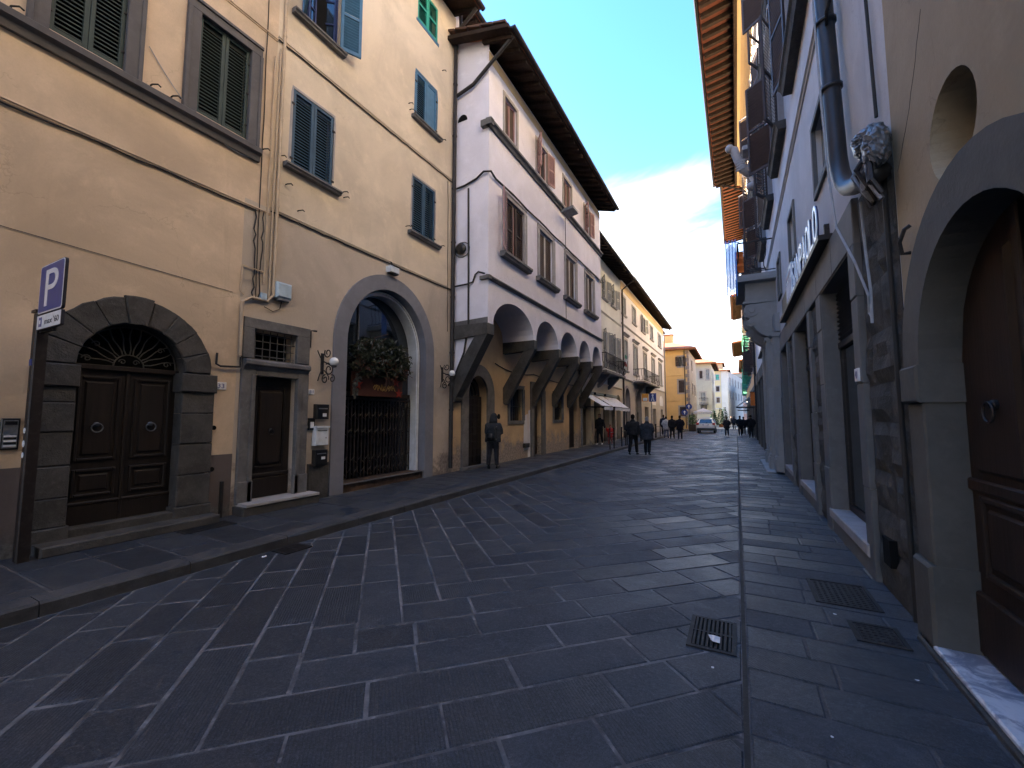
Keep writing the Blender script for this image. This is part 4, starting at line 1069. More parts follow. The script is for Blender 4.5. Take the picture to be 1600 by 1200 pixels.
for z, r in ((1.5, .03), (1.36, .035), (1.24, .03)): MB().lathe((-6.72, 1.6 - .052, z), [(r, 0), (r, .004)], 12, (0, -1, 0)).build('sticker', 'paper', PS)
MB().box(W, -6.77, -6.69, 2.2, 2.27, .05, .054).build('sticker', 'sign_blue', PS)

# ------------------------------------------------------------------ pinkish white house on stone brackets
C = thing('jettied_house', 'pinkish white house whose upper floors jut out on arches and dark stone brackets', 'house', (-7, 15, .12))
O = OVER
LOW = F
Y0, Y1 = 9.58, 20.5
arches = [(9.85, 12.49, .85), (12.68, 14.66, .84), (14.9, 16.8, .84), (17.04, 18.62, .82), (18.9, 20.35, .82)]
ZS = 4.17
dC1 = arch(10.36, 11.46, .12, 2.3, .6); dC2 = rect(14.92, 15.7, .12, 2.7); dC3 = rect(18.9, 20.1, .12, 2.75)
wL1, wL2 = (12.95, 13.95, 1.5, 2.65), (17.0, 17.95, 1.5, 2.62)
wall(C, LOW, [(Y0, .1), (Y1, .1), (Y1, 5.2), (Y0, 5.2)], [arch(10.352, 11.468, .12, 2.3, .608), dC2, dC3, rect(*wL1), rect(*wL2)], 'pinklow', .3, 9, 12.0)
# upper wall with scalloped foot
bot = [(Y0, ZS)]
for a, b, r in arches:
    bot += arch(a, b, ZS, ZS, r, 16, False)
bot += [(Y1, ZS)]
top = [(10.48, 11.25), (12.78, 13.66), (15.35, 16.25), (18.0, 18.75)]
mid = [(10.5, 11.75), (12.95, 14.15), (15.5, 16.65), (18.0, 19.15)]
holes = [rect(a, b, 10.12, 11.3) for a, b in top] + [rect(a, b, 6.4, 8.15) for a, b in mid]
wall(C, O, bot + [(Y1, 12.05), (Y0, 12.05)], holes, 'pinkwhite', .16, 1.17, shell=False, name='upper_wall')
# side walls of the jetty and the floor behind the arches
mb = MB()
SIDE = Fr((0, Y0, 0), (1, 0, 0), (0, -1, 0))
mb.add([SIDE.P(-7, 2.3), SIDE.P(-6.86, 2.3), SIDE.P(-5.83, ZS), SIDE.P(-5.83, 12.35), SIDE.P(-7, 12.75)], [(0, 1, 2, 3, 4)])
mb.build('side_wall', 'pinkwhite', C); mb = MB()
mb.add([(-7, Y1, 2.3), (-6.86, Y1, 2.3), (-5.83, Y1, ZS), (-5.83, Y1, 12.1), (-7, Y1, 12.1)], [(0, 1, 2, 3, 4)])
mb.build('side_wall', 'pinkwhite', C)
for a, b, r in arches:
    pts = arch(a, b, ZS, ZS, r, 16, False); mb = MB(); n = len(pts)
    mb.add([O.P(s, z, -.0) for s, z in pts] + [O.P(s, z, -1.18) for s, z in pts], [(i, i + 1, n + i + 1, n + i) for i in range(n - 1)])
    mb.build('vault', 'pinkwhite', C)
piers = [(9.47, 9.85), (12.49, 12.68), (14.66, 14.9), (16.8, 17.04), (18.62, 18.9), (20.35, 20.5)]
for i, (a, b) in enumerate(piers):
    a2, b2 = (a - .02, b + .02) if 0 < i < 5 else (a, b)
    fs = Fr((0, a2, 0), (1, 0, 0), (0, 1, 0)); wd = b2 - a2
    mb = MB(); mb.prism(fs, [(-7.0, 3.78), (-5.80, 3.86), (-5.80, 4.165), (-7.0, 4.165)], 0, wd); o = mb.build('bracket', 'serena_d', C)
    mb = MB(); mb.prism(fs, [(-7.0, 2.62), (-7.0, 2.2), (-6.93, 2.08), (-6.84, 2.1), (-6.8, 2.2), (-6.7, 2.34), (-5.795, 3.87), (-6.18, 3.87)], .02, wd - .02); mb.build('strut', 'serena_d', o)
    mb = MB(); mb.lathe((-6.9, a2 + .01, 2.14), [(.09, 0), (.1, .02), (.1, wd - .04), (.09, wd - .02)], 10, (0, 1, 0)); mb.build('scroll_foot', 'serena_d', o)
# grey band on the side wall
MB().prism(SIDE, [(-6.98, 3.98), (-5.98, 3.98), (-5.84, 4.2), (-5.84, 4.34), (-6.98, 4.3)], -.01, .012).build('stone_band', 'serena', C)
course(O, C, Y0 - .12, Y1, 5.37, 5.47, .1, 'serena')
MB().box(SIDE, -6.05, -5.73, 5.37, 5.47, -.02, .1).build('string_return', 'serena', C)
course(O, C, Y0 - .15, Y1, 9.72, 9.9, .16, 'serena', 'ledge')
MB().box(SIDE, -6.02, -5.67, 9.72, 9.9, -.02, .14).build('ledge_return', 'serena', C)
MB().box(O, Y0, Y1, 11.72, 12.0, -.01, .012).build('eave_band', 'eave_yellow', C)
for k, (a, b) in enumerate(top):
    z0, z1 = 10.12, 11.3
    surround(O, C, a, b, z0, z1, .11, .03, 'frame_grey', True, step=False)
    casement(O, C, a, b, z0, z1, -.06, 'pink_sh', 'brown_sh' if k in (0, 2) else 'glass', 2, 0, .06)
    if k in (1, 3):
        leaf(O.hinge(a, .03, 140, -1), C, 0, (b - a) / 2, z0, z1, 0, 'pink_sh', .07, False, .04)
        leaf(O.hinge(b, .03, 168, 1), C, 0, (b - a) / 2, z0, z1, 0, 'pink_sh', .07, False, .04)
for k, (a, b) in enumerate(mid):
    z0, z1 = 6.4, 8.15
    surround(O, C, a, b, z0, z1, .16, .04, 'frame_grey', False)
    sill(O, C, a - .28, b + .28, z0 - .16, z0 - .005, .2)
    casement(O, C, a + .01, b - .01, z0, z1, -.05 if k else -.06, 'mullion' if k else 'pink_sh', 'brown_sh', 2, 0, .06)
    if k == 0:
        leaf(O.hinge(a - .02, .05, 160, -1), C, 0, .55, z0, z1, 0, 'pink_sh', .07, True, .04)
        leaf(O, C, a + .02, (a + b) / 2 - .06, z0 + .02, z1 - .02, -.02, 'brown_sh', .07, True, .04)
        leaf(O, C, (a + b) / 2 + .1, b - .02, z0 + .02, z1 - .02, -.02, 'brown_sh', .07, True, .04)
    else:
        m = (a + b) / 2
        for q0, q1 in ((a + .08, m - .06), (m + .06, b - .08)): leaf(O, C, q0, q1, z0 + .07, z1 - .07, -.055, 'brown_sh', .07, False, .02, mid=False)
roof(C, O, Y0 - .25, Y1 + .1, 12.0, .85, .33, 10.0, spacing=.46, raf=(.1, .14))
# verge of the roof towards the ochre house, and the higher part set back
mb = MB(); VG = Fr((0, Y0 - .26, 0), (1, 0, 0), (0, 1, 0))
mb.prism(VG, [(-7.3, 12.62), (-5.0, 12.02), (-5.0, 12.13), (-7.3, 12.74)], -.14, .1); mb.build('verge', 'rafter', C)
for k in range(6):
    x = -5.1 - k * .42; MB().prism(VG, [(x - .4, 12.23 + (k + 1) * .133), (x, 12.23 + k * .125), (x, 12.30 + k * .125), (x - .4, 12.28 + (k + 1) * .133)], -.12, .16).build('verge_tile', 'tile_old', C)
UP = Fr((-7.12, 0, 0), (0, 1, 0), (1, 0, 0))
wall(C, UP, [(Y0, 12), (15.5, 12), (15.5, 13.95), (Y0, 13.95)], [], 'pinkwhite', .1, 6, name='set_back_wall')
roof(C, UP, Y0 - .02, 15.8, 13.9, .5, .3, 7, spacing=.5, tiles=False)
MB().tubef(F, [(9.66, 13.9, .12), (9.66, 12.65, .12)], .05, 6).build('downpipe', 'pipe_dk', C)
# pipes and cables
pipe(WORLD, C, [(-5.02, 12.02, -9.5), (-6.3, 11.1, -9.48), (-6.93, 10.95, -9.48)], .05, 'pipe_dk', clips=0)
mb = MB(); mb.tube([(-6.95, 9.5, 8.15), (-6.6, 9.53, 8.2), (-6.2, 9.53, 8.3), (-5.95, 9.5, 8.42), (-5.74, 9.55, 8.4)] + [(-5.78, y, 8.38 + .02 * math.sin(y * 3)) for y in [9.9 + .5 * k for k in range(22)]], .03, 5); mb.build('cable', 'cable', C)
mb = MB(); mb.tube([(-6.93, 9.5, 5.3), (-6.5, 9.53, 5.32), (-6.3, 9.53, 5.35), (-6.22, 9.53, 5.55), (-6.1, 9.5, 5.6), (-5.9, 9.5, 5.52)], .025, 5); mb.build('cable', 'cable', C)
mb = MB(); mb.tube([(-6.48, 9.55, 8.1), (-6.45, 9.54, 6), (-6.44, 9.54, 4.2), (-6.55, 9.5, 3.4), (-6.85, 9.45, 2.7), (-7, 9.4, 2.5)], .028, 5); mb.build('cable', 'cable', C)
wire(O, C, (15.45, 9.6, .04), (15.45, 5.45, .03), 0, .012, 'cable')
wire(O, C, (9.7, 8.36, .06), (20.4, 8.45, .06), .02, .015, 'cable', n=30, wig=.01)
mb = MB(); mb.tube([SIDE.P(-6.7, 10.3, .01), SIDE.P(-6.7, 10.31, -.05)], .0, 4)
mb = MB(); hp = [SIDE.P(-6.72 + .17 * math.cos(math.pi * k / 8), 10.2 + .2 * math.sin(math.pi * k / 8), .006) for k in range(9)]
mb.add(hp, [tuple(range(9))]); mb.build('vent_hole', 'dark', C)
t = thing('wall_siren', 'round black bell fixed to the side of the jettied house', 'bell', SIDE.P(-6.68, 6.3, 0))
MB().lathe(SIDE.P(-6.68, 6.35, 0), [(.05, 0), (.05, .05), (.16, .06), (.17, .12), (.1, .17), (.02, .18)], 14, SIDE.D).build('bell', 'black', t)
MB().tube([SIDE.P(-6.68 + .25 * math.cos(k * .6), 6.35 + .22 * math.sin(k * .6), .02) for k in range(12)], .012, 5).build('cable', 'cable', t)
t = thing('street_flood_lamp', 'grey floodlight on an arm between the upper windows of the jettied house', 'lamp', O.P(15.45, 9.7, 0))
MB().tubef(O, [(15.05, 9.7, 0), (15.05, 9.72, .15), (15.05, 9.62, .3)], .03, 6).build('arm', 'steel', t)
MB().hexa([O.P(14.75, 9.52, .2), O.P(15.35, 9.52, .2), O.P(15.35, 9.6, .62), O.P(14.75, 9.6, .62), O.P(14.75, 9.64, .2), O.P(15.35, 9.64, .2), O.P(15.35, 9.69, .62), O.P(14.75, 9.69, .62)]).build('head', 'zinc', t)
# lower doors and windows
MB().band(LOW, arch(10.36, 11.46, .12, 2.3, .6), arch(10.02, 11.86, .12, 2.3, .95), -.02, .05).build('door_surround', 'serena', C)
backing(LOW, C, 10.36, 11.46, .12, 2.95, -.28, 'glass', 'fanlight')
dd = MB().box(LOW, 10.38, 11.44, .15, 2.28, -.26, -.2).build('door', 'wood_dark', C)
for i in range(4):
    for j in range(9): MB().box(LOW, 10.44 + i * .245, 10.65 + i * .245, .25 + j * .22, .44 + j * .22, -.2, -.18, .008).build('panel', 'wood_dark', dd)
MB().tubef(LOW, [(10.9 - .4 * math.cos(math.pi * k / 10), 2.32 + .42 * math.sin(math.pi * k / 10), -.22) for k in range(11)], .02, 5).build('fanlight_ring', 'iron', C)
MB().box(LOW, 9.98, 11.9, .11, .2, 0, .12, .01).build('step', 'serena', C)
MB().box(LOW, 14.94, 15.68, .15, 2.68, -.28, -.2).build('door', 'wood_dark', C); surround(LOW, C, 14.92, 15.7, .12, 2.7, .3, .05, 'serena', False, 'door_surround')
MB().box(LOW, 18.92, 20.08, .15, 2.72, -.28, -.2).build('door', 'wood_dark', C)
for q in (wL1, wL2):
    a, b, z0, z1 = q; surround(LOW, C, a, b, z0, z1, .13, .04, 'serena', True)
    backing(LOW, C, a, b, z0, z1, -.15, 'glass'); gg = MB().box(LOW, a, b, z0 + .5, z0 + .52, -.06, -.04).build('grille', 'iron', C)
    for i in range(7): s = a + (b - a) * (i + .5) / 7; MB().tubef(LOW, [(s, z0, -.05), (s, z1, -.05)], .012, 5).build('bar', 'iron', gg)
for (a, b, z0, z1) in ((14.05, 14.42, .4, 1.75), (14.42, 14.8, .12, 1.95)):
    MB().prism(LOW, [(a, z0), (b, z0 + .03), (b - .02, z1), (a + .05, z1 - .08)], -.01, .01).build('plaster_patch', 'white', C)
t = thing('notice_box', 'small dark box on the wall below the white plaster patch', 'box', LOW.P(14.2, .55, 0)); MB().box(LOW, 14.02, 14.4, .5, .66, 0, .1, .01).build('body', 'black', t)
MB().lathe(LOW.P(12.2, 1.65, 0), [(.09, 0), (.09, .02)], 10, F.D).build('wall_hole', 'dark', C)
wire(LOW, C, (11.95, 3.4, .02), (14.9, 3.3, .02), .15, .02, 'cable'); wire(LOW, C, (14.9, 3.3, .02), (20.3, 3.2, .02), .1, .02, 'cable')
pipe(LOW, C, [(20.42, 3.9, .1), (20.42, .15, .1)], .05, 'zinc')

# ------------------------------------------------------------------ grey white house with awnings
Fh = thing('townhouse', 'narrow grey white house with three white awnings and an iron balcony', 'house', (-7, 25, .12))
topF = [(21.6, 23.0), (24.9, 25.95), (27.0, 28.15)]; midF = [(22.0, 23.0), (25.0, 26.1), (27.15, 28.25)]
gF = [(20.9, 22.3), (22.9, 24.1), (24.7, 26.0), (26.6, 27.5)]
wall(Fh, F, [(20.52, 3.55), (29.55, 3.55), (29.55, 11.3), (20.52, 11.3)], [rect(a, b, 8.95, 10.2) for a, b in topF] + [rect(a, b, 4.6, 6.95) for a, b in midF], 'greywhite', .18, 9)
wall(Fh, F, [(20.52, .1), (29.55, .1), (29.55, 3.55), (20.52, 3.55)], [rect(a, b, .12, 2.7) for a, b in gF] + [arch(27.8, 29.0, .12, 2.6, .5)], 'cream', .35, 9, name='lower_wall')
for a, b in gF:
    backing(F, Fh, a, b, .12, 2.7, -.3, 'glass', 'shop_window'); MB().box(F, a, b, 2.1, 2.2, -.28, -.2).build('transom', 'iron', Fh)
backing(F, Fh, 27.8, 29.0, .12, 3.1, -.3, 'wood_dark', 'door')
course(F, Fh, 20.55, 29.5, 7.95, 8.06, .07, 'greywhite'); course(F, Fh, 20.55, 29.5, 3.5, 3.6, .06, 'cream')
for (z0, z1, ws) in ((8.95, 10.2, topF), (4.6, 6.95, midF)):
    for a, b in ws:
        casement(F, Fh, a, b, z0, z1, -.08, 'white_paint', 'glass', 2, 1, .06)
        if z0 > 5: sill(F, Fh, a - .1, b + .1, z0 - .1, z0 - .004, .12, 'frame_grey')
        for sd, h, sg in ((a, 150, -1), (b, 165, 1)):
            leaf(F.hinge(sd, .03, h, sg), Fh, 0, (b - a) / 2 * .9, z0, z1, 0, 'grey_sh', .08, False, .04)
roof(Fh, F, 20.6, 29.7, 11.2, .95, .3, 9, spacing=.55)
pipe(F, Fh, [(29.55, 11.2, .9), (29.5, 10.6, .15), (29.5, .2, .1)], .06, 'pipe_dk', clips=2.2)
def balcony(root, fr, s0, s1, z, dep, h=1.0, mt='iron', slab='serena', n=18, wavy=True, brackets=2, th=.16):
    o = MB().box(fr, s0, s1, z - th, z, -.02, dep, .03).build('balcony', slab, root)
    for k in range(brackets):
        s = s0 + (s1 - s0) * (k + .5) / brackets
        MB().prism(Fr(fr.P(s - .12, 0, 0), fr.D, fr.S), [(0, z - th - .75), (.12, z - th - .7), (dep * .8, z - th - .12), (dep * .85, z - th - .005), (0, z - th - .005)], 0, .24).build('console', slab, o)
    rail = [(s0 + .03, z + h, .0), (s0 + .03, z + h, dep - .04), (s1 - .03, z + h, dep - .04), (s1 - .03, z + h, .0)]
    MB().tubef(fr, rail, .025, 6).build('handrail', mt, o); MB().tubef(fr, [(a, z + .08, c) for a, b, c in rail], .018, 5).build('rail', mt, o)
    def bal(s, d):
        pts = [(s, z + .05 + (h - .05) * j / 6, d + (.06 * math.sin(math.pi * j / 3) * (1 if j < 4 else .3) if wavy else 0)) for j in range(7)]
        MB().tubef(fr, pts, .014, 4).build('baluster', mt, o)
    for i in range(n): bal(s0 + .06 + (s1 - s0 - .12) * i / (n - 1), dep - .05)
    for i in range(1, 4): bal(s0 + .03, (dep - .04) * i / 4); bal(s1 - .03, (dep - .04) * i / 4)
    return o
balcony(Fh, F, 22.6, 27.0, 4.22, .85, .95, n=26)
t = thing('flag', 'small red and green flag on a staff at the white house balcony', 'flag', F.P(26.6, 4.3, .8))
MB().tubef(F, [(26.7, 4.4, .7), (26.9, 5.6, 1.15)], .02, 5).build('staff', 'whiteplastic', t)
for k, (mt, z) in enumerate((('green2_sh', 5.35), ('sign_white', 5.15), ('star', 4.9))):
    mb = MB(); vs = [F.P(26.62 + .34 * j / 4, z + .2 - .06 * j / 4 - (0 if r else .24), .9 + .06 * math.sin(j * 2.1 + k)) for r in (0, 1) for j in range(5)]
    mb.add(vs, [(j, j + 1, 6 + j, 5 + j) for j in range(4)]); mb.build('cloth', mt, t)
for k, (a, b) in enumerate(((20.75, 22.45), (22.85, 24.4), (24.9, 27.6))):
    t = thing('awning', ['white sloping awning nearest the stone brackets', 'white sloping awning, the middle of three', 'white sloping awning farthest from the stone brackets'][k], 'awning', F.P((a + b) / 2, 2.8, 0), 'white shop awnings')
    n = 8; mb = MB(); L = 1.15 if k < 2 else .9
    top_ = [F.P(a + (b - a) * j / n, 2.86 - .7 * r - .02 * math.sin(math.pi * r), .02 + L * r) for r in (0, .25, .5, .75, 1) for j in range(n + 1)]
    mb.add(top_, [(r * 9 + j, r * 9 + j + 1, (r + 1) * 9 + j + 1, (r + 1) * 9 + j) for r in range(4) for j in range(n)])
    mb.add([p - Vector((0, 0, .012)) for p in top_], [(r * 9 + j, (r + 1) * 9 + j, (r + 1) * 9 + j + 1, r * 9 + j + 1) for r in range(4) for j in range(n)])
    mb.build('canvas', 'awning', t)
    mb = MB(); mb.add([F.P(a + (b - a) * j / n, 2.16 - (.16 + .03 * (j % 2)) * r, .03 + L) for r in (0, 1) for j in range(n + 1)], [(j, j + 1, 10 + j, 9 + j) for j in range(n)]); mb.build('valance', 'awning', t)
    MB().tubef(F, [(a, 2.17, .02 + L), (b, 2.17, .02 + L)], .025, 6).build('front_bar', 'iron', t)
    for s in (a + .05, b - .05): MB().tubef(F, [(s, 2.15, .0), (s, 2.17, .02 + L)], .02, 5).build('arm', 'iron', t)
    MB().box(F, a, b, 2.86, 3.0, .0, .14).build('cassette', 'black', t)

# ------------------------------------------------------------------ long white house with ground floor arches
E_ = thing('townhouse', 'long white house with ground floor arches and an iron balcony, before the yellow house', 'house', (-7, 39, .12))
topE = [(29.9, 30.95), (33.35, 34.5), (37.0, 38.3), (41.1, 42.5), (45.7, 47.4)]; midE = [(30.3, 31.3), (33.5, 34.9), (37.5, 38.9), (41.5, 43.0), (45.6, 47.5)]
arcE = [(30.2, 31.7, 2.9), (33.9, 35.9, 2.9)]; dorE = [(41.7, 43.4, 2.4), (46.4, 47.8, 2.4), (37.6, 39.4, 2.5)]
wall(E_, F, [(29.56, 4.3), (49.4, 4.3), (49.4, 11.5), (29.56, 11.5)], [rect(a, b, 9.05, 10.3) for a, b in topE] + [rect(a, b, 5.0, 7.2) for a, b in midE], 'white', .18, 9)
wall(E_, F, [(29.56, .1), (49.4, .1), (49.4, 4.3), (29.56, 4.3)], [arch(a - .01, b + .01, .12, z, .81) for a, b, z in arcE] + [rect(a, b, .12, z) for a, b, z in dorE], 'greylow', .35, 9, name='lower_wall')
for a, b, z in arcE:
    backing(F, E_, a, b, .12, z + .85, -.3, 'glass', 'shop_window'); MB().box(F, a, b, .12, 2.0, -.28, -.2).build('shop_door', 'wood_dark', E_)
    MB().band(F, arch(a, b, .12, z, .8), arch(a - .22, b + .22, .12, z, 1.0), -.02, .05).build('arch_surround', 'quoin', E_)
for a, b, z in dorE: backing(F, E_, a, b, .12, z, -.25, 'wood_dark', 'door')
for a, b in ((41.2, 43.2), (45.6, 47.8)): MB().prism(F, arch(a, b, 2.75, 3.2, .6), -.01, .03, .01).build('blind_arch', 'white', E_)
course(F, E_, 29.6, 49.35, 8.2, 8.32, .08, 'frame_grey'); course(F, E_, 29.6, 49.35, 4.24, 4.38, .09, 'frame_grey')
MB().box(F, 29.6, 49.4, 10.75, 11.35, -.01, .02).build('eave_band', 'eave_yellow', E_)  # warm bounced light under the eave painted as a yellow band
for (z0, z1, ws) in ((9.05, 10.3, topE), (5.0, 7.2, midE)):
    for k, (a, b) in enumerate(ws):
        surround(F, E_, a, b, z0, z1, .16, .05, 'frame_grey', False, step=False); backing(F, E_, a, b, z0, z1, -.14)
        if z0 < 8: course(F, E_, a - .3, b + .3, z1 + .3, z1 + .5, .2, 'frame_grey', 'cornice')
        sill(F, E_, a - .25, b + .25, z0 - .13, z0 - .004, .12, 'frame_grey')
        m = (a + b) / 2
        if k == 2 and z0 > 8:
            leaf(F.hinge(a, .05, 165, -1), E_, 0, m - a, z0, z1, 0, 'grey_sh', .09, False, .04); leaf(F.hinge(b, .05, 165, 1), E_, 0, m - a, z0, z1, 0, 'grey_sh', .09, False, .04)
            casement(F, E_, a, b, z0, z1, -.06, 'white_paint', 'glass', 2, 1, .06)
        else:
            leaf(F, E_, a, m - .004, z0, z1, -.02, 'grey_sh', .09, False, .04); leaf(F, E_, m + .004, b, z0, z1, -.02, 'grey_sh', .09, False, .04)
balcony(E_, F, 33.2, 40.2, 4.38, .9, .95, n=24)
roof(E_, F, 29.8, 49.8, 11.45, .85, .3, 9, rparts=False)
pipe(F, E_, [(49.3, 11.4, .85), (49.3, 10.9, .12), (49.3, .2, .1)], .06, 'zinc', clips=0)

# ------------------------------------------------------------------ far end of the street
def simple_house(name, label, cat, loc, front, side, height, wall_m, wins, roofover=.7, base=None):
    """front: (Fr, s0, s1); side: (Fr, s0, s1); wins: list of (which, s0, s1, z0, z1, shutter material, open)"""
    H = thing(name, label, cat, loc)
    for which, (fr, a, b) in enumerate((front, side)):
        hs = [w for w in wins if w[0] == which]
        mb = MB(); fill(mb, fr, [[(a, 0), (b, 0), (b, height), (a, height)]] + [rect(*w[1:5]) for w in hs], 0)
        for w in hs:
            h = rect(*w[1:5]); mb.add([fr.P(x, z, 0) for x, z in h] + [fr.P(x, z, -.2) for x, z in h], [(i, (i + 1) % 4, 4 + (i + 1) % 4, 4 + i) for i in range(4)])
        mb.build('wall', wall_m[which], H)
        for w in hs:
            _, s0, s1, z0, z1, sm, op = w
            o = backing(fr, H, s0, s1, z0, z1, -.12, 'glass'); 
            surround(fr, o, s0, s1, z0, z1, .18, .05, 'frame_grey', True, step=False)
            if sm:
                m = (s0 + s1) / 2
                if op: leaf(fr.hinge(s0, .03, 160, -1), H, 0, m - s0, z0, z1, 0, sm, .12, False, .04); leaf(fr.hinge(s1, .03, 160, 1), H, 0, m - s0, z0, z1, 0, sm, .12, False, .04)
                else: leaf(fr, H, s0, m, z0, z1, -.03, sm, .12, False, .04); leaf(fr, H, m, s1, z0, z1, -.03, sm, .12, False, .04)
    return H
def hip_roof(H, x0, x1, y0, y1, z, over, rise, mt='terracotta'):
    a, b, c, d = x0 - over, x1 + over, y0 - over, y1 + over; mx_, my_ = (x0 + x1) / 2, (y0 + y1) / 2; k = min(x1 - x0, y1 - y0) / 2
    mb = MB(); v = [(a, c, z), (b, c, z), (b, d, z), (a, d, z), (a, c, z + .14), (b, c, z + .14), (b, d, z + .14), (a, d, z + .14)]
    if x1 - x0 > y1 - y0: v += [(x0 + k, my_, z + rise), (x1 - k, my_, z + rise)]; tf = [(4, 5, 9, 8), (5, 6, 9), (6, 7, 8, 9), (7, 4, 8)]
    else: v += [(mx_, y0 + k, z + rise), (mx_, y1 - k, z + rise)]; tf = [(4, 5, 8), (5, 6, 9, 8), (6, 7, 9), (7, 4, 8, 9)]
    mb.add(v, [(3, 2, 1, 0), (0, 1, 5, 4), (1, 2, 6, 5), (2, 3, 7, 6), (3, 0, 4, 7)] + tf); rf = mb.build('roof', mt, H)
    mb = MB(); n = int((y1 - y0) / .9)
    for i in range(n): yy = y0 + (y1 - y0) * (i + .5) / n; mb.add([(x1 - .1, yy, z - .12), (b - .08, yy, z - .12), (b - .08, yy + .14, z - .12), (x1 - .1, yy + .14, z - .12), (x1 - .1, yy, z), (b - .08, yy, z), (b - .08, yy + .14, z), (x1 - .1, yy + .14, z)], [(3, 2, 1, 0), (0, 1, 5, 4), (1, 2, 6, 5), (2, 3, 7, 6), (3, 0, 4, 7)])
    mb.build('rafters', 'rafter', rf, kind='stuff'); return rf
fD = Fr((0, 56, 0), (1, 0, 0), (0, -1, 0)); sD = Fr((-5.0, 0, 0), (0, 1, 0), (1, 0, 0))
D_ = simple_house('corner_house', 'bright yellow house with grey corner stones facing down the street', 'house', (-8.5, 60, 0), (fD, -13, -5.0), (sD, 56, 66), 9.95, ('yellow', 'quoin'),  # street side in grey: its shade is put into the wall colour
    [(0, -6.24, -5.62, 7.9, 9.1, 'brown_sh', True), (0, -6.26, -5.6, 4.6, 6.15, 'brown_sh', False), (0, -6.2, -5.55, 1.7, 2.85, 'brown_sh', False), (1, 59, 60.4, 7.6, 9.0, 'brown_sh', False), (1, 59, 60.4, 4.5, 6.0, 'brown_sh', False), (1, 62.5, 63.9, 4.5, 6.0, 'brown_sh', False)])
hip_roof(D_, -13, -5.0, 56, 66, 9.95, .9, 2.2)
for k in range(20):
    L = .42 if k % 2 else .24; MB().box(fD, -5.0 - L, -4.985, .1 + k * .49, .57 + k * .49, -.01, .035, .01).build('quoin', 'quoin', D_)
course(fD, D_, -13, -5.45, 6.7, 6.82, .06, 'yellow'); course(fD, D_, -13, -5.45, 3.55, 3.65, .05, 'yellow')
MB().box(Fr((0, 58, 0), (1, 0, 0), (0, -1, 0)), -8.1, -7.1, 9.8, 12.3, -1.2, 0, .03).build('chimney', 'yellow', D_); MB().box(Fr((0, 58, 0), (1, 0, 0), (0, -1, 0)), -8.2, -7.0, 12.3, 12.42, -1.3, .1).build('chimney_cap', 'terracotta', D_)
pipe(fD, D_, [(-5.5, 9.9, .1), (-5.5, .2, .1)], .05, 'iron', clips=0)
M['greylight'] = plaster('light grey plaster', (0.42, 0.42, 0.38), 0.88, 1.06, 52)
fG = Fr((0, 72, 0), (1, 0, 0), (0, -1, 0)); sG = Fr((-3.3, 0, 0), (0, 1, 0), (1, 0, 0))
G_ = simple_house('townhouse', 'pale grey house with a small balcony past the yellow house', 'house', (-6, 76, 0), (fG, -9, -3.3), (sG, 72, 84), 9.9, ('greylight', 'far_white'),
    [(0, -4.95, -4.5, 7.6, 8.8, 'brown_sh', False), (0, -4.0, -3.55, 7.4, 9.0, 'grey_sh', False), (0, -4.9, -4.2, 3.7, 5.4, 'grey_sh', False), (1, 74, 75.2, 7.2, 8.8, 'grey_sh', False), (1, 78, 79.2, 7.2, 8.8, 'grey_sh', False), (1, 74, 75.2, 3.7, 5.6, 'grey_sh', False), (1, 78, 79.2, 3.7, 5.6, 'grey_sh', False)])
hip_roof(G_, -9, -3.3, 72, 84, 9.9, .8, 1.8)
balcony(G_, fG, -5.1, -3.8, 3.6, .8, .9, n=10, brackets=2)
fH = Fr((0, 100, 0), (1, 0, 0), (0, -1, 0)); sH = Fr((-1.5, 0, 0), (.12, 1, 0), (1, -.12, 0)); sH.o = Vector((-1.5, 100, 0))
H_ = simple_house('townhouse', 'tall cream house with green shutters closing the view where the street bends', 'house', (-6, 104, 0), (fH, -11, -1.5), (sH, 0, 26), 11.4, ('cream2', 'far_white'),
    [(0, a, b, z0, z1, sm, False) for (z0, z1, sm) in ((9.5, 10.6, 'teal_sh'), (7.0, 8.1, 'brown_sh'), (4.6, 5.7, 'brown_sh')) for (a, b) in ((-3.7, -3.05), (-5.6, -4.95), (-7.5, -6.85))] +
    [(1, a, a + 1.3, z0, z0 + 1.5, 'grey_sh', False) for z0 in (8.6, 5.6) for a in (3, 7.5, 12, 17, 22)])
M_ = H_
hip_roof(H_, -11, -1.4, 100, 126, 11.4, .6, 1.2)
course(fH, H_, -11, -1.5, 3.2, 3.45, .1, 'far_white'); MB().box(fH, -2.7, -1.48, 0, 11.3, -.01, .06).build('pilaster', 'far_white', H_)
attic = MB().box(Fr((0, 102, 0), (1, 0, 0), (0, -1, 0)), -6.8, -2.4, 11.4, 13.2, -8, 0).build('attic', 'cream2', H_)
hip_roof(attic, -6.8, -2.4, 102, 110, 13.2, .4, .8)
MB().box(Fr((0, 102, 0), (1, 0, 0), (0, -1, 0)), -4.2, -3.5, 11.9, 12.9, -.05, .02).build('attic_window', 'glass', attic)
fI = Fr((0, 135, 0), (1, 0, 0), (0, -1, 0)); sI = Fr((6, 135, 0), (0, 1, 0), (1, 0, 0))
I_ = simple_house('townhouse', 'faint rose house at the very end of the street', 'house', (0, 140, 0), (fI, -4, 6), (sI, 0, 10), 11.2, ('rose', 'rose'), [(0, a, a + 1, z, z + 1.5, 'grey_sh', False) for z in (2.6, 5.6, 8.6) for a in (-1.2, .4, 2)])
hip_roof(I_, -4, 6, 135, 145, 11.2, .5, 1.4)
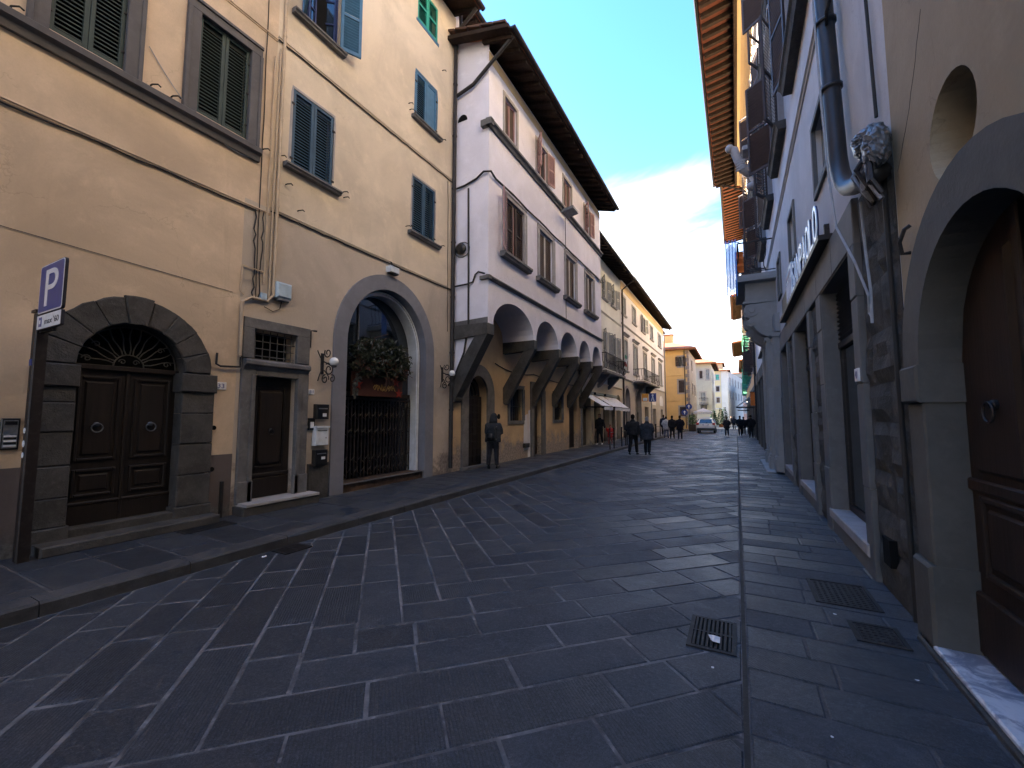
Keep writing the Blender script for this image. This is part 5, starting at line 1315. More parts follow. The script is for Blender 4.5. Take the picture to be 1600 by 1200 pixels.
J_ = simple_house('townhouse', 'grey block rising behind the rose house', 'house', (0, 170, 0), (Fr((0, 165, 0), (1, 0, 0), (0, -1, 0)), -6, 8), (Fr((8, 165, 0), (0, 1, 0), (1, 0, 0)), 0, 10), 16.5, ('greylight', 'greylight'), [(0, a, a + 1.2, 13.6, 15.2, None, False) for a in (-3, -1, 1)])
hip_roof(J_, -6, 8, 165, 175, 16.5, .4, .8)

# unseen blocks added behind the left row to shade right facades and yellow house
N1 = thing('townhouse', 'plain house added unseen between the long white and yellow houses to shade the yellow front', 'house', (-8, 52.7, .12))
wall(N1, Fr((-8, 0, 0), (0, 1, 0), (1, 0, 0)), [(49.45, .1), (55.9, .1), (55.9, 12.2), (49.45, 12.2)], [], 'cream', .1, 9)
roof(N1, Fr((-8, 0, 0), (0, 1, 0), (1, 0, 0)), 49.45, 55.9, 12.1, .3, .3, 9, rafters=False, tiles=False)
N2 = thing('blocker', 'tall palazzo added unseen behind the left row to set the shadow line on the right facades', 'building', (-20, 23, 0))  # unseen, added to keep sun off the right facades below the cove
wall(N2, Fr((-18, 0, 0), (0, 1, 0), (1, 0, 0)), [(7.5, 0), (39, 0), (39, 22.6), (7.5, 22.6)], [], 'ochre', .1, 9)
roof(N2, Fr((-18, 0, 0), (0, 1, 0), (1, 0, 0)), 7.5, 39, 22.5, .5, .12, 9, rafters=False, tiles=False)

# ------------------------------------------------------------------ right side: beige house with round window and arched door
Q = RIGHT
R1 = thing('townhouse', 'beige plastered house with a round window over an arched wooden door, nearest on the right', 'house', (1.22, 0, 0))
cD, rD = 3.2, .82
dR = arch(cD - rD, cD + rD, .0, 2.02, rD, 24)
ocu = [(3.42 + .315 * math.cos(2 * math.pi * k / 32), 3.42 + .315 * math.sin(2 * math.pi * k / 32)) for k in range(32)]
wall(R1, Q, [(-14, -.02), (4.42, -.02), (4.42, 15), (-14, 15)], [arch(cD - rD - .012, cD + rD + .012, .0, 2.02, rD + .012, 24), ocu], 'beige', .42, 10)
mb = MB(); mb.lathe(Q.P(3.42, 3.42, -.41), [(.33, 0), (.33, .01)], 24, Q.D); mb.build('round_window', 'glass', R1)
roof(R1, Q, -14, 4.4, 15.2, 1.2, .3, 10, rafters=False, tiles=False)
MB().band(Q, arch(cD - rD, cD + rD, 2.02, 2.02, rD, 24, False), arch(cD - 1.13, cD + 1.13, 2.02, 2.02, 1.13, 24, False), -.3, .055).build('arch_surround', 'jamb', R1)
for sg in (-1, 1):
    a, b = sorted((cD + sg * rD, cD + sg * 1.11))
    MB().box(Q, a, b, .62, 1.75, -.3, .05, .012).build('jamb', 'jamb', R1)
    MB().box(Q, a - .02, b + .02, 1.75, 2.02, -.3, .085, .015).build('impost', 'jamb', R1)
    MB().box(Q, a - .015, b + .015, .0, .62, -.3, .085, .02).build('plinth', 'jamb', R1)
backing(Q, R1, cD - rD, cD + rD, 0, 2.9, -.3, 'dark', 'door_back')
def arch_leaf(s0, s1, hinge_left):
    """half of the arched door between s0 and s1"""
    pts = [(s0, .1)] + [(s, 2.02 + math.sqrt(max(0, (rD - .001) ** 2 - (s - cD) ** 2))) for s in [s0 + (s1 - s0) * k / 10 for k in range(11)]] + [(s1, .1)]
    mb = MB(); mb.prism(Q, pts, -.24, -.17)
    for (z0, z1) in ((.62, 1.14),): panel(mb, Q, s0 + .13, s1 - .13, z0, z1, -.17, .04)
    up = [(s0 + .13, 1.28)] + [(s, 1.9 + math.sqrt(max(0.0, (rD - .06) ** 2 - (s - cD) ** 2))) for s in [s0 + .13 + (s1 - s0 - .26) * k / 8 for k in range(9)]] + [(s1 - .13, 1.28)]
    mb.prism(Q, up, -.18, -.145, .03)
    mb.box(Q, s0, s1, .1, .5, -.175, -.14, .012)
    mb.box(Q, s0, s1, 1.16, 1.24, -.175, -.145, .012)
    o = mb.build('door', 'wood_brown', R1)
    knocker(Q, o, (s0 + s1) / 2 + (.05 if hinge_left else -.05), 1.72, -.14, .06)
arch_leaf(cD - rD + .001, cD - .004, True); arch_leaf(cD + .004, cD + rD - .001, False)
MB().box(Q, cD - .03, cD + .03, .1, 2.8, -.172, -.13, .01).build('door_astragal', 'wood_brown', R1)
MB().box(Q, cD - rD - .15, cD + rD + .27, .0, .05, -.02, .1, .01).build('step', 'serena_d', R1)
MB().box(Q, cD - rD, cD + rD - .001, .04, .085, -.24, .0, .004).build('threshold', 'marble', R1)
MB().box(Q, cD - rD - .12, cD + rD + .22, .05, .088, .0, .085, .01).build('doorstep', 'marble', R1)
MB().tubef(Q, [(4.2, 2.9, .0), (4.2, 2.9, .05), (4.17, 2.98, .07), (4.12, 3.06, .05), (4.1, 3.08, .02)], .014, 6).build('wall_hook', 'iron', R1)
wire(Q, R1, (4.35, 3.62, .0), (3.7, 4.45, .0), .08, .0022, 'cable', 'crack', 12, .012)

# ------------------------------------------------------------------ bank building with rough stone base
K = thing('bank_building', 'tall grey bank building with rough stone base and wide shop windows on the right', 'building', (1.22, 10, 0))
ops = [(5.78, 7.62), (9.0, 10.82), (12.4, 14.0)]
mez = [(6.82, 7.72), (10.3, 11.2), (13.45, 14.2)]
nob = [(7.9, 9.3), (11.3, 12.7), (14.9, 16.3), (18.4, 19.8), (22, 23.4), (25.6, 27)]
wall(K, Q, [(4.42, -.02), (30.4, -.02), (30.4, 17.3), (4.42, 17.3)], [rect(a, b, .2, 3.48) for a, b in ops] + [rect(a, b, 5.08, 6.08) for a, b in mez] + [rect(a, b, z0, z1) for a, b in nob for z0, z1 in ((8.35, 10.9), (12.6, 14.6))]
     + [rect(a, b, .1, 3.4) for a, b in ((18.6, 20.4), (21.6, 23.4), (24.6, 26.4), (27.6, 29.4))] + [rect(15.75, 17.1, .05, 3.9)], 'bank', .45, 10)
def rubble(s0, s1, z0, z1):
    z = z0
    while z < z1 - .05:
        h = random.uniform(.34, .5); h = z1 - z if z1 - z - h < .25 else h
        s = s0 - (random.uniform(0, .3))
        while s < s1 - .02:
            L = random.uniform(.5, .95); a, b = max(s, s0), min(s + L, s1)
            if s1 - b < .2: b = s1
            n = 4; vs = []
            f0, f1 = a + .004, b - .004; mb = MB()
            na = max(3, int((f1 - f0) / .12)); nz_ = max(3, int(h / .1))
            grid = []
            for j in range(nz_ + 1):
                for i in range(na + 1):
                    u, v = i / na, j / nz_
                    edge = min(u, 1 - u, v, 1 - v)
                    d = .004 if edge < 1e-6 else .035 + .028 * mnoise.noise(Vector((f0 + (f1 - f0) * u, z + h * v, 3.1)) * 5) + .02 * mnoise.noise(Vector((f0 + (f1 - f0) * u, z + h * v, 9.1)) * 14)
                    grid.append(Q.P(f0 + (f1 - f0) * u, z + .004 + (h - .008) * v, d))
            mb.add(grid, [(j * (na + 1) + i, j * (na + 1) + i + 1, (j + 1) * (na + 1) + i + 1, (j + 1) * (na + 1) + i) for j in range(nz_) for i in range(na)])
            mb.build('stone_block', 'rough', K, smooth=False); s = b
            if b >= s1 - .001: break
        z += h
for a, b, zt in ((4.43, 5.52, 3.93), (8.02, 8.72, 3.5), (11.2, 12.15, 3.5)): 
    MB().box(Q, a, b, 0, zt, -.01, .003).build('stone_bed', 'joint', K); rubble(a, b, .0, zt)
for a, b in ops:
    for s0, s1 in ((a - .26, a), (b, b + .38)):
        blocks(Q, K, s0, s1, .0, 3.48, (.8, 1.3), -.02, .06, 'smooth', .001, 'frame_stone', .008)
s = 5.52
for L in (1.15, 1.2, 1.25, 1.2, 1.15, 1.2, 1.4):
    e = min(s + L, 14.4); MB().box(Q, s + .003, e - .003, 3.483, 3.97, -.02, .065, .01).build('lintel_stone', 'smooth', K); s = e
for k, (a, b) in enumerate(ops):
    backing(Q, K, a, b, .2, 3.48, -.24, 'dark', 'window_back')
    MB().box(Q, b - .012, b + .004, .33, 3.475, -.24, .045).build('reveal', 'smooth', K); MB().box(Q, a - .004, a + .012, .33, 3.475, -.24, .045).build('reveal', 'smooth', K); MB().box(Q, a + .012, b - .012, 3.468, 3.484, -.24, .05).build('reveal', 'smooth', K)
    rs = MB().box(Q, a + .012, b - .012, 2.62, 2.72, -.22, -.12, .01).build('roller_shutter', 'post', K)
    zz = 2.75
    while zz < 3.45: MB().sweep(Q, [(-.2, zz), (-.16, zz), (-.125, zz + .03), (-.15, zz + .055), (-.2, zz + .062)], a + .012, b - .012).build('slat', 'post', rs); zz += .064
    fr_ = MB()
    fr_.box(Q, a + .012, a + .07, .34, 2.62, -.22, -.14); fr_.box(Q, b - .07, b - .012, .34, 2.62, -.22, -.14); fr_.box(Q, a + .07, b - .07, .34, .42, -.22, -.14)
    wf = fr_.build('window', 'post', K); MB().box(Q, a + .07, b - .07, .42, 2.62, -.18, -.17).build('pane', 'glass', wf)
    MB().box(Q, a - .1, b + .1, .2, .33, -.24, .075, .012).build('sill', 'frame_grey', K)
    MB().box(Q, a - .24, b + .3, .0, .2, -.01, .05, .01).build('plinth', 'smooth', K)
t = thing('number_plate', 'small white number tile on the bank window jamb', 'house number', Q.P(5.6, 2.05, .06)); MB().box(Q, 5.58, 5.72, 2.02, 2.16, .062, .085, .005).build('tile', 'sign_white', t)
lettering(Q, t, '40', 5.61, 5.69, 2.05, 2.13, .085, .087, 'sign_blue', True)
MB().box(Q, 4.92, 5.12, .32, .56, .02, .075).build('vent', 'dark', K)
for a, b in mez:
    surround(Q, K, a, b, 5.08, 6.08, .09, .04, 'smooth', True, step=False); backing(Q, K, a, b, 5.08, 6.08, -.09, 'glass')
nb_sh = ['brown_sh', 'green_sh']
for k, (a, b) in enumerate(nob):
    for (z0, z1) in ((8.35, 10.9), (12.6, 14.6)):
        surround(Q, K, a, b, z0, z1, .2, .1, 'frame_grey')
        MB().sweep(Q, [(-.02, z0 - .2), (.16, z0 - .2), (.2, z0 - .1), (.24, z0 - .06), (.24, z0 - .01), (-.02, z0)], a - .45, b + .45).build('sill', 'serena_d', K)
        course(Q, K, a - .3, b + .3, z1 + .24, z1 + .5, .24, 'frame_grey', 'cornice')
        casement(Q, K, a, b, z0, z1, -.15, 'white_paint', 'glass', 2, 1, .06)
        leaf(Q.hinge(a, .1, 162 - 7 * (k % 3), -1), K, 0, (b - a) / 2, z0, z1, 0, 'brown_sh', .09, False, .045)
        leaf(Q.hinge(b, .1, 166 - 38 * (k % 2), 1), K, 0, (b - a) / 2, z0, z1, 0, 'brown_sh', .09, False, .045)
course(Q, K, 4.45, 30.3, 7.1, 7.2, .06, 'bank')
# coved cornice under the eave
cv = MB(); prof = [(-.01, 14.9)] + [(.66 * (1 - math.cos(R(90 * k / 8))), 15.0 + 1.75 * math.sin(R(90 * k / 8))) for k in range(9)] + [(.66, 17.0), (-.01, 17.0)]
cv.sweep(Q, prof, 4.45, 30.35); cv.build('cove', 'eave_yellow', K, smooth=False)
MB().box(Q, 4.45, 30.35, 16.72, 16.98, .66, .8, .03).build('cornice_beam', 'soffit', K)
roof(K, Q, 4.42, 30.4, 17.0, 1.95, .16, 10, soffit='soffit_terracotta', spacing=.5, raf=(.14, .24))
# raised bank lettering on a rail, sky gleam put into its blue colour
BS = thing('bank_sign', 'white raised SANPAOLO lettering on a dark rail above the bank windows', 'sign', Q.P(9.5, 4.05, 0))
SG = Fr((1.22, 0, 0), (0, -1, 0), (-1, 0, 0))        # reads from the far end towards the camera
MB().box(Q, 6.72, 12.4, 3.99, 4.06, .02, .18).build('rail', 'post', BS)
for s in (7, 8.5, 10, 11.5): MB().box(Q, s, s + .05, 4.06, 4.3, .0, .06).build('bracket', 'post', BS)
for i, ch in enumerate('SANPAOLO'):
    w0 = -9.76 + i * .365; 
    lettering(SG, BS, ch, w0, w0 + .31, 4.08, 4.60, .13, .15, 'letter_side', name='letter'); lettering(SG, BS, ch, w0, w0 + .31, 4.08, 4.60, .15, .162, 'letter', name='letter_face')
MB().box(SG, -10.95, -10.0, 4.08, 4.78, .06, .15, .01).build('logo_panel', 'letter', BS)
for k in range(4): MB().box(SG, -10.85 + k * .22, -10.77 + k * .22, 4.14, 4.5, .15, .157).build('logo_bar', 'sign_blue', BS)
MB().box(SG, -10.88, -10.07, 4.58, 4.66, .15, .157).build('logo_bar', 'sign_blue', BS)
MB().box(SG, -12.35, -11.05, 4.08, 4.55, .05, .12, .01).build('dark_panel', 'post', BS)
# black pipe with elbow, bundle and cables
M['pipe_black'] = plain('black drain pipe', (0.022, 0.021, 0.022), 0.45, 0.4)
pipe(Q, K, [(6.2, 17, .14), (5.95, 8, .14), (5.62, 4.5, .13), (5.55, 4.3, .13), (5.42, 4.12, .13), (5.25, 3.98, .13), (5.0, 3.87, .13), (4.7, 3.77, .13), (4.35, 3.66, .12)], .085, 'pipe_black', 'drain_pipe', 1.1, 14)
MB().tubef(Q, [(6.1, 10, .24), (5.8, 6.6, .24), (5.62, 5.2, .25), (5.5, 4.2, .24), (5.3, 3.6, .24), (4.95, 3.1, .18), (4.85, 2.75, .12), (4.95, 2.6, .1)], .011, 6).build('cable', 'cable_grey', K)
MB().tubef(Q, [(5.0, 3.7, .1), (4.98, 3.2, .09), (4.9, 2.8, .09), (4.88, 2.5, .1), (4.95, 2.62, .1)], .012, 6).build('cable', 'cable_grey', K)
MB().tubef(Q, [(5.0, 10, .03), (4.75, 6.0, .03), (4.65, 4.3, .03)], .014, 6).build('cable', 'cable', K)
MB().tubef(Q, [(5.45, 6.3, .0), (5.4, 6.3, .12), (5.55, 6.2, .16), (5.7, 6.15, .14)], .02, 6).build('pipe_clamp', 'iron', K)
MB().tubef(Q, [(4.5, 3.7, .05), (4.5, .05, .04)], .02, 6).build('conduit', 'cable', K)
M['wrap'] = plain('grey plastic wrap', (0.10, 0.11, 0.125), 0.3, 0.6)
bn = thing('wrapped_bundle', 'plastic wrapped bundle of cables at the bend of the black pipe', 'cable bundle', Q.P(4.45, 3.5, 0))
rnd = random.Random(4); mb = MB()
for (cs, cz, cd, r0, sq) in ((4.5, 4.0, .12, .15, .8), (4.33, 3.86, .13, .11, 1.5)):
    m2 = MB(); m2.ball((0, 0, 0), 1, 34, 26)
    for v in m2.v:
        q = v * (1 + .22 * mnoise.noise(v * 1.8 + Vector((cs, 0, 0)) * 9) + .30 * abs(mnoise.noise(v * 4.5)) + .10 * abs(mnoise.noise(v * 11)))
        v.xyz = Q.P(cs + q.x * r0, cz + q.z * r0 * sq, cd + q.y * r0 * .75)
    b0 = len(mb.v); mb.v += m2.v; mb.f += [tuple(b0 + i for i in f) for f in m2.f]; mb.mi += m2.mi
mb.build('wrapping', 'wrap', bn)
for k in range(9):
    s = 4.35 + rnd.uniform(-.08, .2); MB().tubef(Q, [(4.45 + rnd.uniform(-.06, .06), 3.92, .14), (s + .03, 3.75, .2 + rnd.uniform(-.05, .05)), (s, 3.58, .18), (s + rnd.uniform(-.05, .05), 3.46 + rnd.uniform(-.06, .05), .12)], rnd.uniform(.014, .03), 6).build('cable', 'pipe_dk' if k % 3 else 'zinc', bn)
# portal with consoles and balcony
P_ = thing('portal', 'grey stone portal with scrolled consoles carrying a balcony past the bank windows', 'portal', Q.P(16.4, 0, 0))
for s0, s1, d in ((14.45, 14.82, .22), (15.25, 15.7, .32), (17.2, 17.65, .32), (18.05, 18.4, .22)):
    o = MB().box(Q, s0, s1, .5, 4.0, .0, d, .02).build('pilaster', 'portal', P_)
    MB().box(Q, s0 - .05, s1 + .05, .0, .42, .0, d + .06, .02).build('base', 'portal', o); MB().box(Q, s0 - .03, s1 + .03, .42, .5, .0, d + .04, .02).build('base_ring', 'portal', o)
    MB().box(Q, s0 - .04, s1 + .04, 4.0, 4.12, .0, d + .05, .02).build('capital', 'portal', o)
    MB().box(Q, s0 + .08, s1 - .08, .7, 3.8, d - .01, d + .02, .015).build('raised_panel', 'portal', o)
MB().box(Q, 14.4, 18.45, -.02, .06, .0, .5, .02).build('step', 'portal', P_)
for s0 in (15.2, 17.25):
    fs = Fr(Q.P(s0, 0, 0), Q.D, Q.S)
    prof = [(0, 4.12)] + [(.08 + .62 * math.sin(R(90 * k / 8)) , 4.12 + .62 * (1 - math.cos(R(90 * k / 8)))) for k in range(9)] + [(.84, 4.82), (.9, 5.0), (.84, 5.2), (.0, 5.24)]
    o = MB().prism(fs, prof, 0, .45).build('console', 'portal', P_)
    for cz, cd, r in ((5.02, .68, .2), (4.62, .7, .13)):
        mb = MB(); mb.lathe(fs.P(cd, cz, -.04), [(r, 0), (r, .04)], 16, -fs.D if False else fs.D); mb.build('volute', 'portal', o)
        mb = MB(); mb.lathe(fs.P(cd, cz, -.07), [(r * .4, 0), (r * .45, .04)], 12, fs.D); mb.build('volute_eye', 'portal', o)
    MB().box(Q, s0 - .02, s0 + .47, 5.24, 5.32, 0, .92, .02).build('fillet', 'portal', o)
    MB().box(Q, s0, s0 + .45, 5.32, 5.92, 0, .84, .02).build('impost_block', 'portal', o)
MB().box(Q, 14.4, 18.5, 4.15, 4.7, 0, .14, .02).build('lintel', 'portal', P_)
backing(Q, P_, 15.75, 17.1, .05, 3.9, -.4, 'wood_dark', 'door')
bo = balcony(P_, Q, 14.95, 18.0, 6.12, 1.05, 1.05, slab='portal', n=22, brackets=0, th=.2)
MB().box(Q, 14.9, 18.05, 5.9, 6.0, .0, 1.1, .02).build('cornice', 'portal', bo)
net = thing('netting', 'blue netting hanging from the outer corner of the portal balcony', 'net', Q.P(16.5, 6.2, 1.2))
mb = MB()
NF = Fr((0, 14.9, 0), (1, 0, 0), (0, -1, 0))
for k in range(46):
    z = 5.15 + 2.1 * k / 45
    for sg in (1, -1):
        za, zb = (z, z + .3) if sg > 0 else (z + .3, z)
        if min(za, zb) < 5.5 - .2 * 0 or max(za, zb) > 7.3: continue
        mb.hexa([NF.P(-.12, za, 0), NF.P(-.12, za, .006), NF.P(-.12, za + .022, .006), NF.P(-.12, za + .022, 0), NF.P(.16, zb, 0), NF.P(.16, zb, .006), NF.P(.16, zb + .022, .006), NF.P(.16, zb + .022, 0)])
for x in (-.12, -.02, .07, .16): mb.box(NF, x - .012, x + .012, 5.45, 7.3, .006, .012)
mb.build('mesh', 'net', net, kind='stuff'); MB().tube([(-.14, 14.9, 7.31), (.25, 14.95, 7.2), (.3, 14.98, 7.15)], .016, 5).build('hanging_bar', 'iron', net)
t = thing('cloth', 'orange cloth hanging inside the portal balcony railing', 'cloth', Q.P(15.2, 6.2, 1.0))
mb = MB(); mb.add([Q.P(15.1 + .1 * (j % 2), 6.95 - .12 * j, .85 + .12 * i) for j in range(7) for i in range(3)], [(j * 3 + i, j * 3 + i + 1, j * 3 + i + 4, j * 3 + i + 3) for j in range(6) for i in range(2)]); mb.build('sheet', 'orange', t)
# stone bracket with carved figure high on the facade
cf = thing('carved_bracket', 'carved grey stone bracket with a curled beast head high on the facade', 'carving', Q.P(17.2, 10.2, 0))
MB().prism(Fr(Q.P(16.9, 0, 0), Q.D, Q.S), [(0, 9.6), (.1, 9.65), (.35, 10.1), (.55, 10.6), (.5, 11.2), (.0, 11.3)], 0, .5).build('corbel', 'frame_grey', cf)
MB().box(Q, 16.8, 17.5, 11.3, 11.45, 0, .7, .03).build('shelf', 'frame_grey', cf)
mb = MB(); mb.tubef(Q, [(17.15, 10.5, .45), (17.1, 10.75, .7), (17.1, 11.15, .85), (17.05, 11.5, .95), (17.0, 11.6, 1.12)], [.16, .17, .15, .16, .11], 8); mb.ball(Q.P(17.0, 11.58, 1.1), .15, 10, 7); mb.build('beast', 'frame_grey', cf, smooth=True)
for k in range(4): MB().tubef(Q, [(16.95, 10.7 + k * .1, .62), (17.0, 10.65 + k * .1, .92)], .035, 6).build('feather', 'frame_grey', cf)
MB().ball(Q.P(17.1, 10.0, .42), .2, 10, 7, (1, 1, .8)).build('scroll', 'frame_grey', cf, smooth=True)
# shop fronts further along the same facade
for k, (a, b) in enumerate(((18.6, 20.4), (21.6, 23.4), (24.6, 26.4), (27.6, 29.4))):
    backing(Q, K, a, b, .1, 3.4, -.35, 'glass', 'shop_window'); MB().box(Q, a - .3, a, 0, 3.5, -.02, .1, .015).build('pilaster', 'jamb', K); MB().box(Q, b, b + .3, 0, 3.5, -.02, .1, .015).build('pilaster', 'jamb', K)
    MB().box(Q, a - .35, b + .35, 3.5, 4.1, -.02, .13, .02).build('fascia', 'jamb', K)
t = thing('hanging_sign', 'white shop sign box sticking out past the portal', 'sign', Q.P(21, 4.6, .1)); MB().box(Q, 20.6, 23.0, 4.45, 5.15, .02, .2, .02).build('box', 'whiteplastic', t); MB().box(Q, 20.6, 23.0, 4.38, 4.44, .0, .24).build('rail', 'post', t)
pipe(Q, K, [(30.2, 17, 1.6), (30.2, 16.2, .2), (30.2, .2, .1)], .07, 'pipe_dk', clips=2.5)

# ------------------------------------------------------------------ houses further along the right side
def row_house(label, y0, y1, x, h, wm, sm, over, sof='soffit_terracotta', low='jamb', thick=.16):
    fr = Fr((x, 0, 0), (0, 1, 0), (-1, 0, 0)); H = thing('townhouse', label, 'house', (x, (y0 + y1) / 2, 0))
    n = max(2, int((y1 - y0) / 3.2)); ws = []
    for i in range(n):
        c = y0 + (y1 - y0) * (i + .5) / n
        z = 5.0
        while z + 1.9 < h - .5: ws.append((c - .6, c + .6, z, z + 1.9)); z += 3.4
    shops = [(y0 + (y1 - y0) * (i + .18) / n, y0 + (y1 - y0) * (i + .82) / n) for i in range(n)]
    wall(H, fr, [(y0, 3.7), (y1, 3.7), (y1, h), (y0, h)], [rect(*w_) for w_ in ws], wm, .2, 9); wall(H, fr, [(y0, -.02), (y1, -.02), (y1, 3.7), (y0, 3.7)], [rect(a, b, .1, 3.0) for a, b in shops], low, .3, 9, name='lower_wall')
    for a, b in shops: backing(fr, H, a, b, .1, 3.0, -.25, 'glass', 'shop_window')
    for k, (a, b, z0, z1) in enumerate(ws):
        surround(fr, H, a, b, z0, z1, .15, .06, 'frame_grey', True, step=False); backing(fr, H, a, b, z0, z1, -.12)
        leaf(fr.hinge(a, .04, 95 + 23 * (k % 3), -1), H, 0, .6, z0, z1, 0, sm, .1, False, .04); leaf(fr.hinge(b, .04, 160 - 30 * (k % 2), 1), H, 0, .6, z0, z1, 0, sm, .1, False, .04)
    course(fr, H, y0, y1, 3.65, 3.85, .1, 'frame_grey')
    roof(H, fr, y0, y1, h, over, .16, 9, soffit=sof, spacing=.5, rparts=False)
    return H, fr
RA, fA = row_house('yellow house with brown shutters past the long tiled eave on the right', 30.45, 41.2, 1.22, 17.0, 'eave_yellow', 'brown_sh', 1.55)
RB, fB = row_house('yellow house with green shutters and a low sunlit eave on the right', 41.25, 51.5, 1.3, 12.2, 'eave_yellow', 'green2_sh', 1.35)
RC, fC = row_house('yellow house with teal shutters, third along the right past the tiled eave', 51.55, 63, 1.3, 9.6, 'yellow', 'teal_sh', 1.4)
RD_, fDD = row_house('cream house at the far right where the street narrows', 63.1, 80, 1.5, 9.0, 'cream2', 'green2_sh', .9)
RE, fE = row_house('pale far house on the right near the end of the street', 80.1, 112, 2.6, 9.0, 'far_white', 'grey_sh', .8)
for k, (fr, a, b, L, lab) in enumerate(((fA, 35.5, 38.5, 1.25, 'white shop awning sticking out on the right before the green shutters'), (fC, 53, 57, 1.2, 'white far shop awning on the right side of the street'))):
    t = thing('awning', lab, 'awning', fr.P((a + b) / 2, 3.2, 0))
    mb = MB(); mb.hexa([fr.P(a, 3.3, 0), fr.P(b, 3.3, 0), fr.P(b, 2.35, L), fr.P(a, 2.35, L), fr.P(a, 3.33, 0), fr.P(b, 3.33, 0), fr.P(b, 2.38, L), fr.P(a, 2.38, L)]); mb.build('canvas', 'awning', t)
    MB().tubef(fr, [(a, 2.34, 0), (a, 2.36, L)], .03, 5).build('arm', 'iron', t); MB().tubef(fr, [(b, 2.34, 0), (b, 2.36, L)], .03, 5).build('arm', 'iron', t)
t = thing('shop_board', 'orange shop board beside the white awning on the right', 'sign', fA.P(33.5, 2.6, .1)); MB().box(fA, 33.2, 33.3, 2.4, 3.3, .05, .35, .01).build('board', 'orange', t); MB().box(fA, 33.19, 33.31, 3.3, 3.36, .0, .37).build('bracket', 'iron', t)

# ------------------------------------------------------------------ people
M['skin'] = plain('skin', (0.38, 0.22, 0.16), 0.6)
CL = {}
def cloth(c):
    k = tuple(round(x, 3) for x in c)
    if k not in CL: CL[k] = fabric('cloth %d' % len(CL), c)
    return CL[k]
def loft(mb, rings, n=12):
    """rings: (centre, rx, ry); closed tube oriented along the chain"""
    pts = [Vector(r[0]) for r in rings]; vs = []
    for i, (c, rx, ry) in enumerate(rings):
        t = (pts[min(i + 1, len(pts) - 1)] - pts[max(i - 1, 0)]).normalized()
        u = Vector((1, 0, 0)); u = (u - t * u.dot(t)); u = u.normalized() if u.length > .2 else t.orthogonal().normalized()
        w_ = t.cross(u)
        vs += [pts[i] + u * rx * math.cos(2 * math.pi * k / n) + w_ * ry * math.sin(2 * math.pi * k / n) for k in range(n)]
    m = len(rings)
    mb.add(vs, [(i * n + k, i * n + (k + 1) % n, (i + 1) * n + (k + 1) % n, (i + 1) * n + k) for i in range(m - 1) for k in range(n)] + [tuple(range(n - 1, -1, -1)), tuple(range((m - 1) * n, m * n))])
def fuse(mb, voxel, name):
    """one continuous skin round the lofted limbs"""
    me = bpy.data.meshes.new(name); me.from_pydata([tuple(v) for v in mb.v], [], mb.f); me.update()
    o = bpy.data.objects.new(name, me); COL.objects.link(o)
    m = o.modifiers.new('r', 'REMESH'); m.mode = 'VOXEL'; m.voxel_size = voxel
    s_ = o.modifiers.new('s', 'SMOOTH'); s_.factor = .5; s_.iterations = 7
    dg = bpy.context.evaluated_depsgraph_get(); dg.update()
    out = bpy.data.meshes.new_from_object(o.evaluated_get(dg)); bpy.data.objects.remove(o); bpy.data.meshes.remove(me)
    out.polygons.foreach_set('use_smooth', [True] * len(out.polygons)); return out
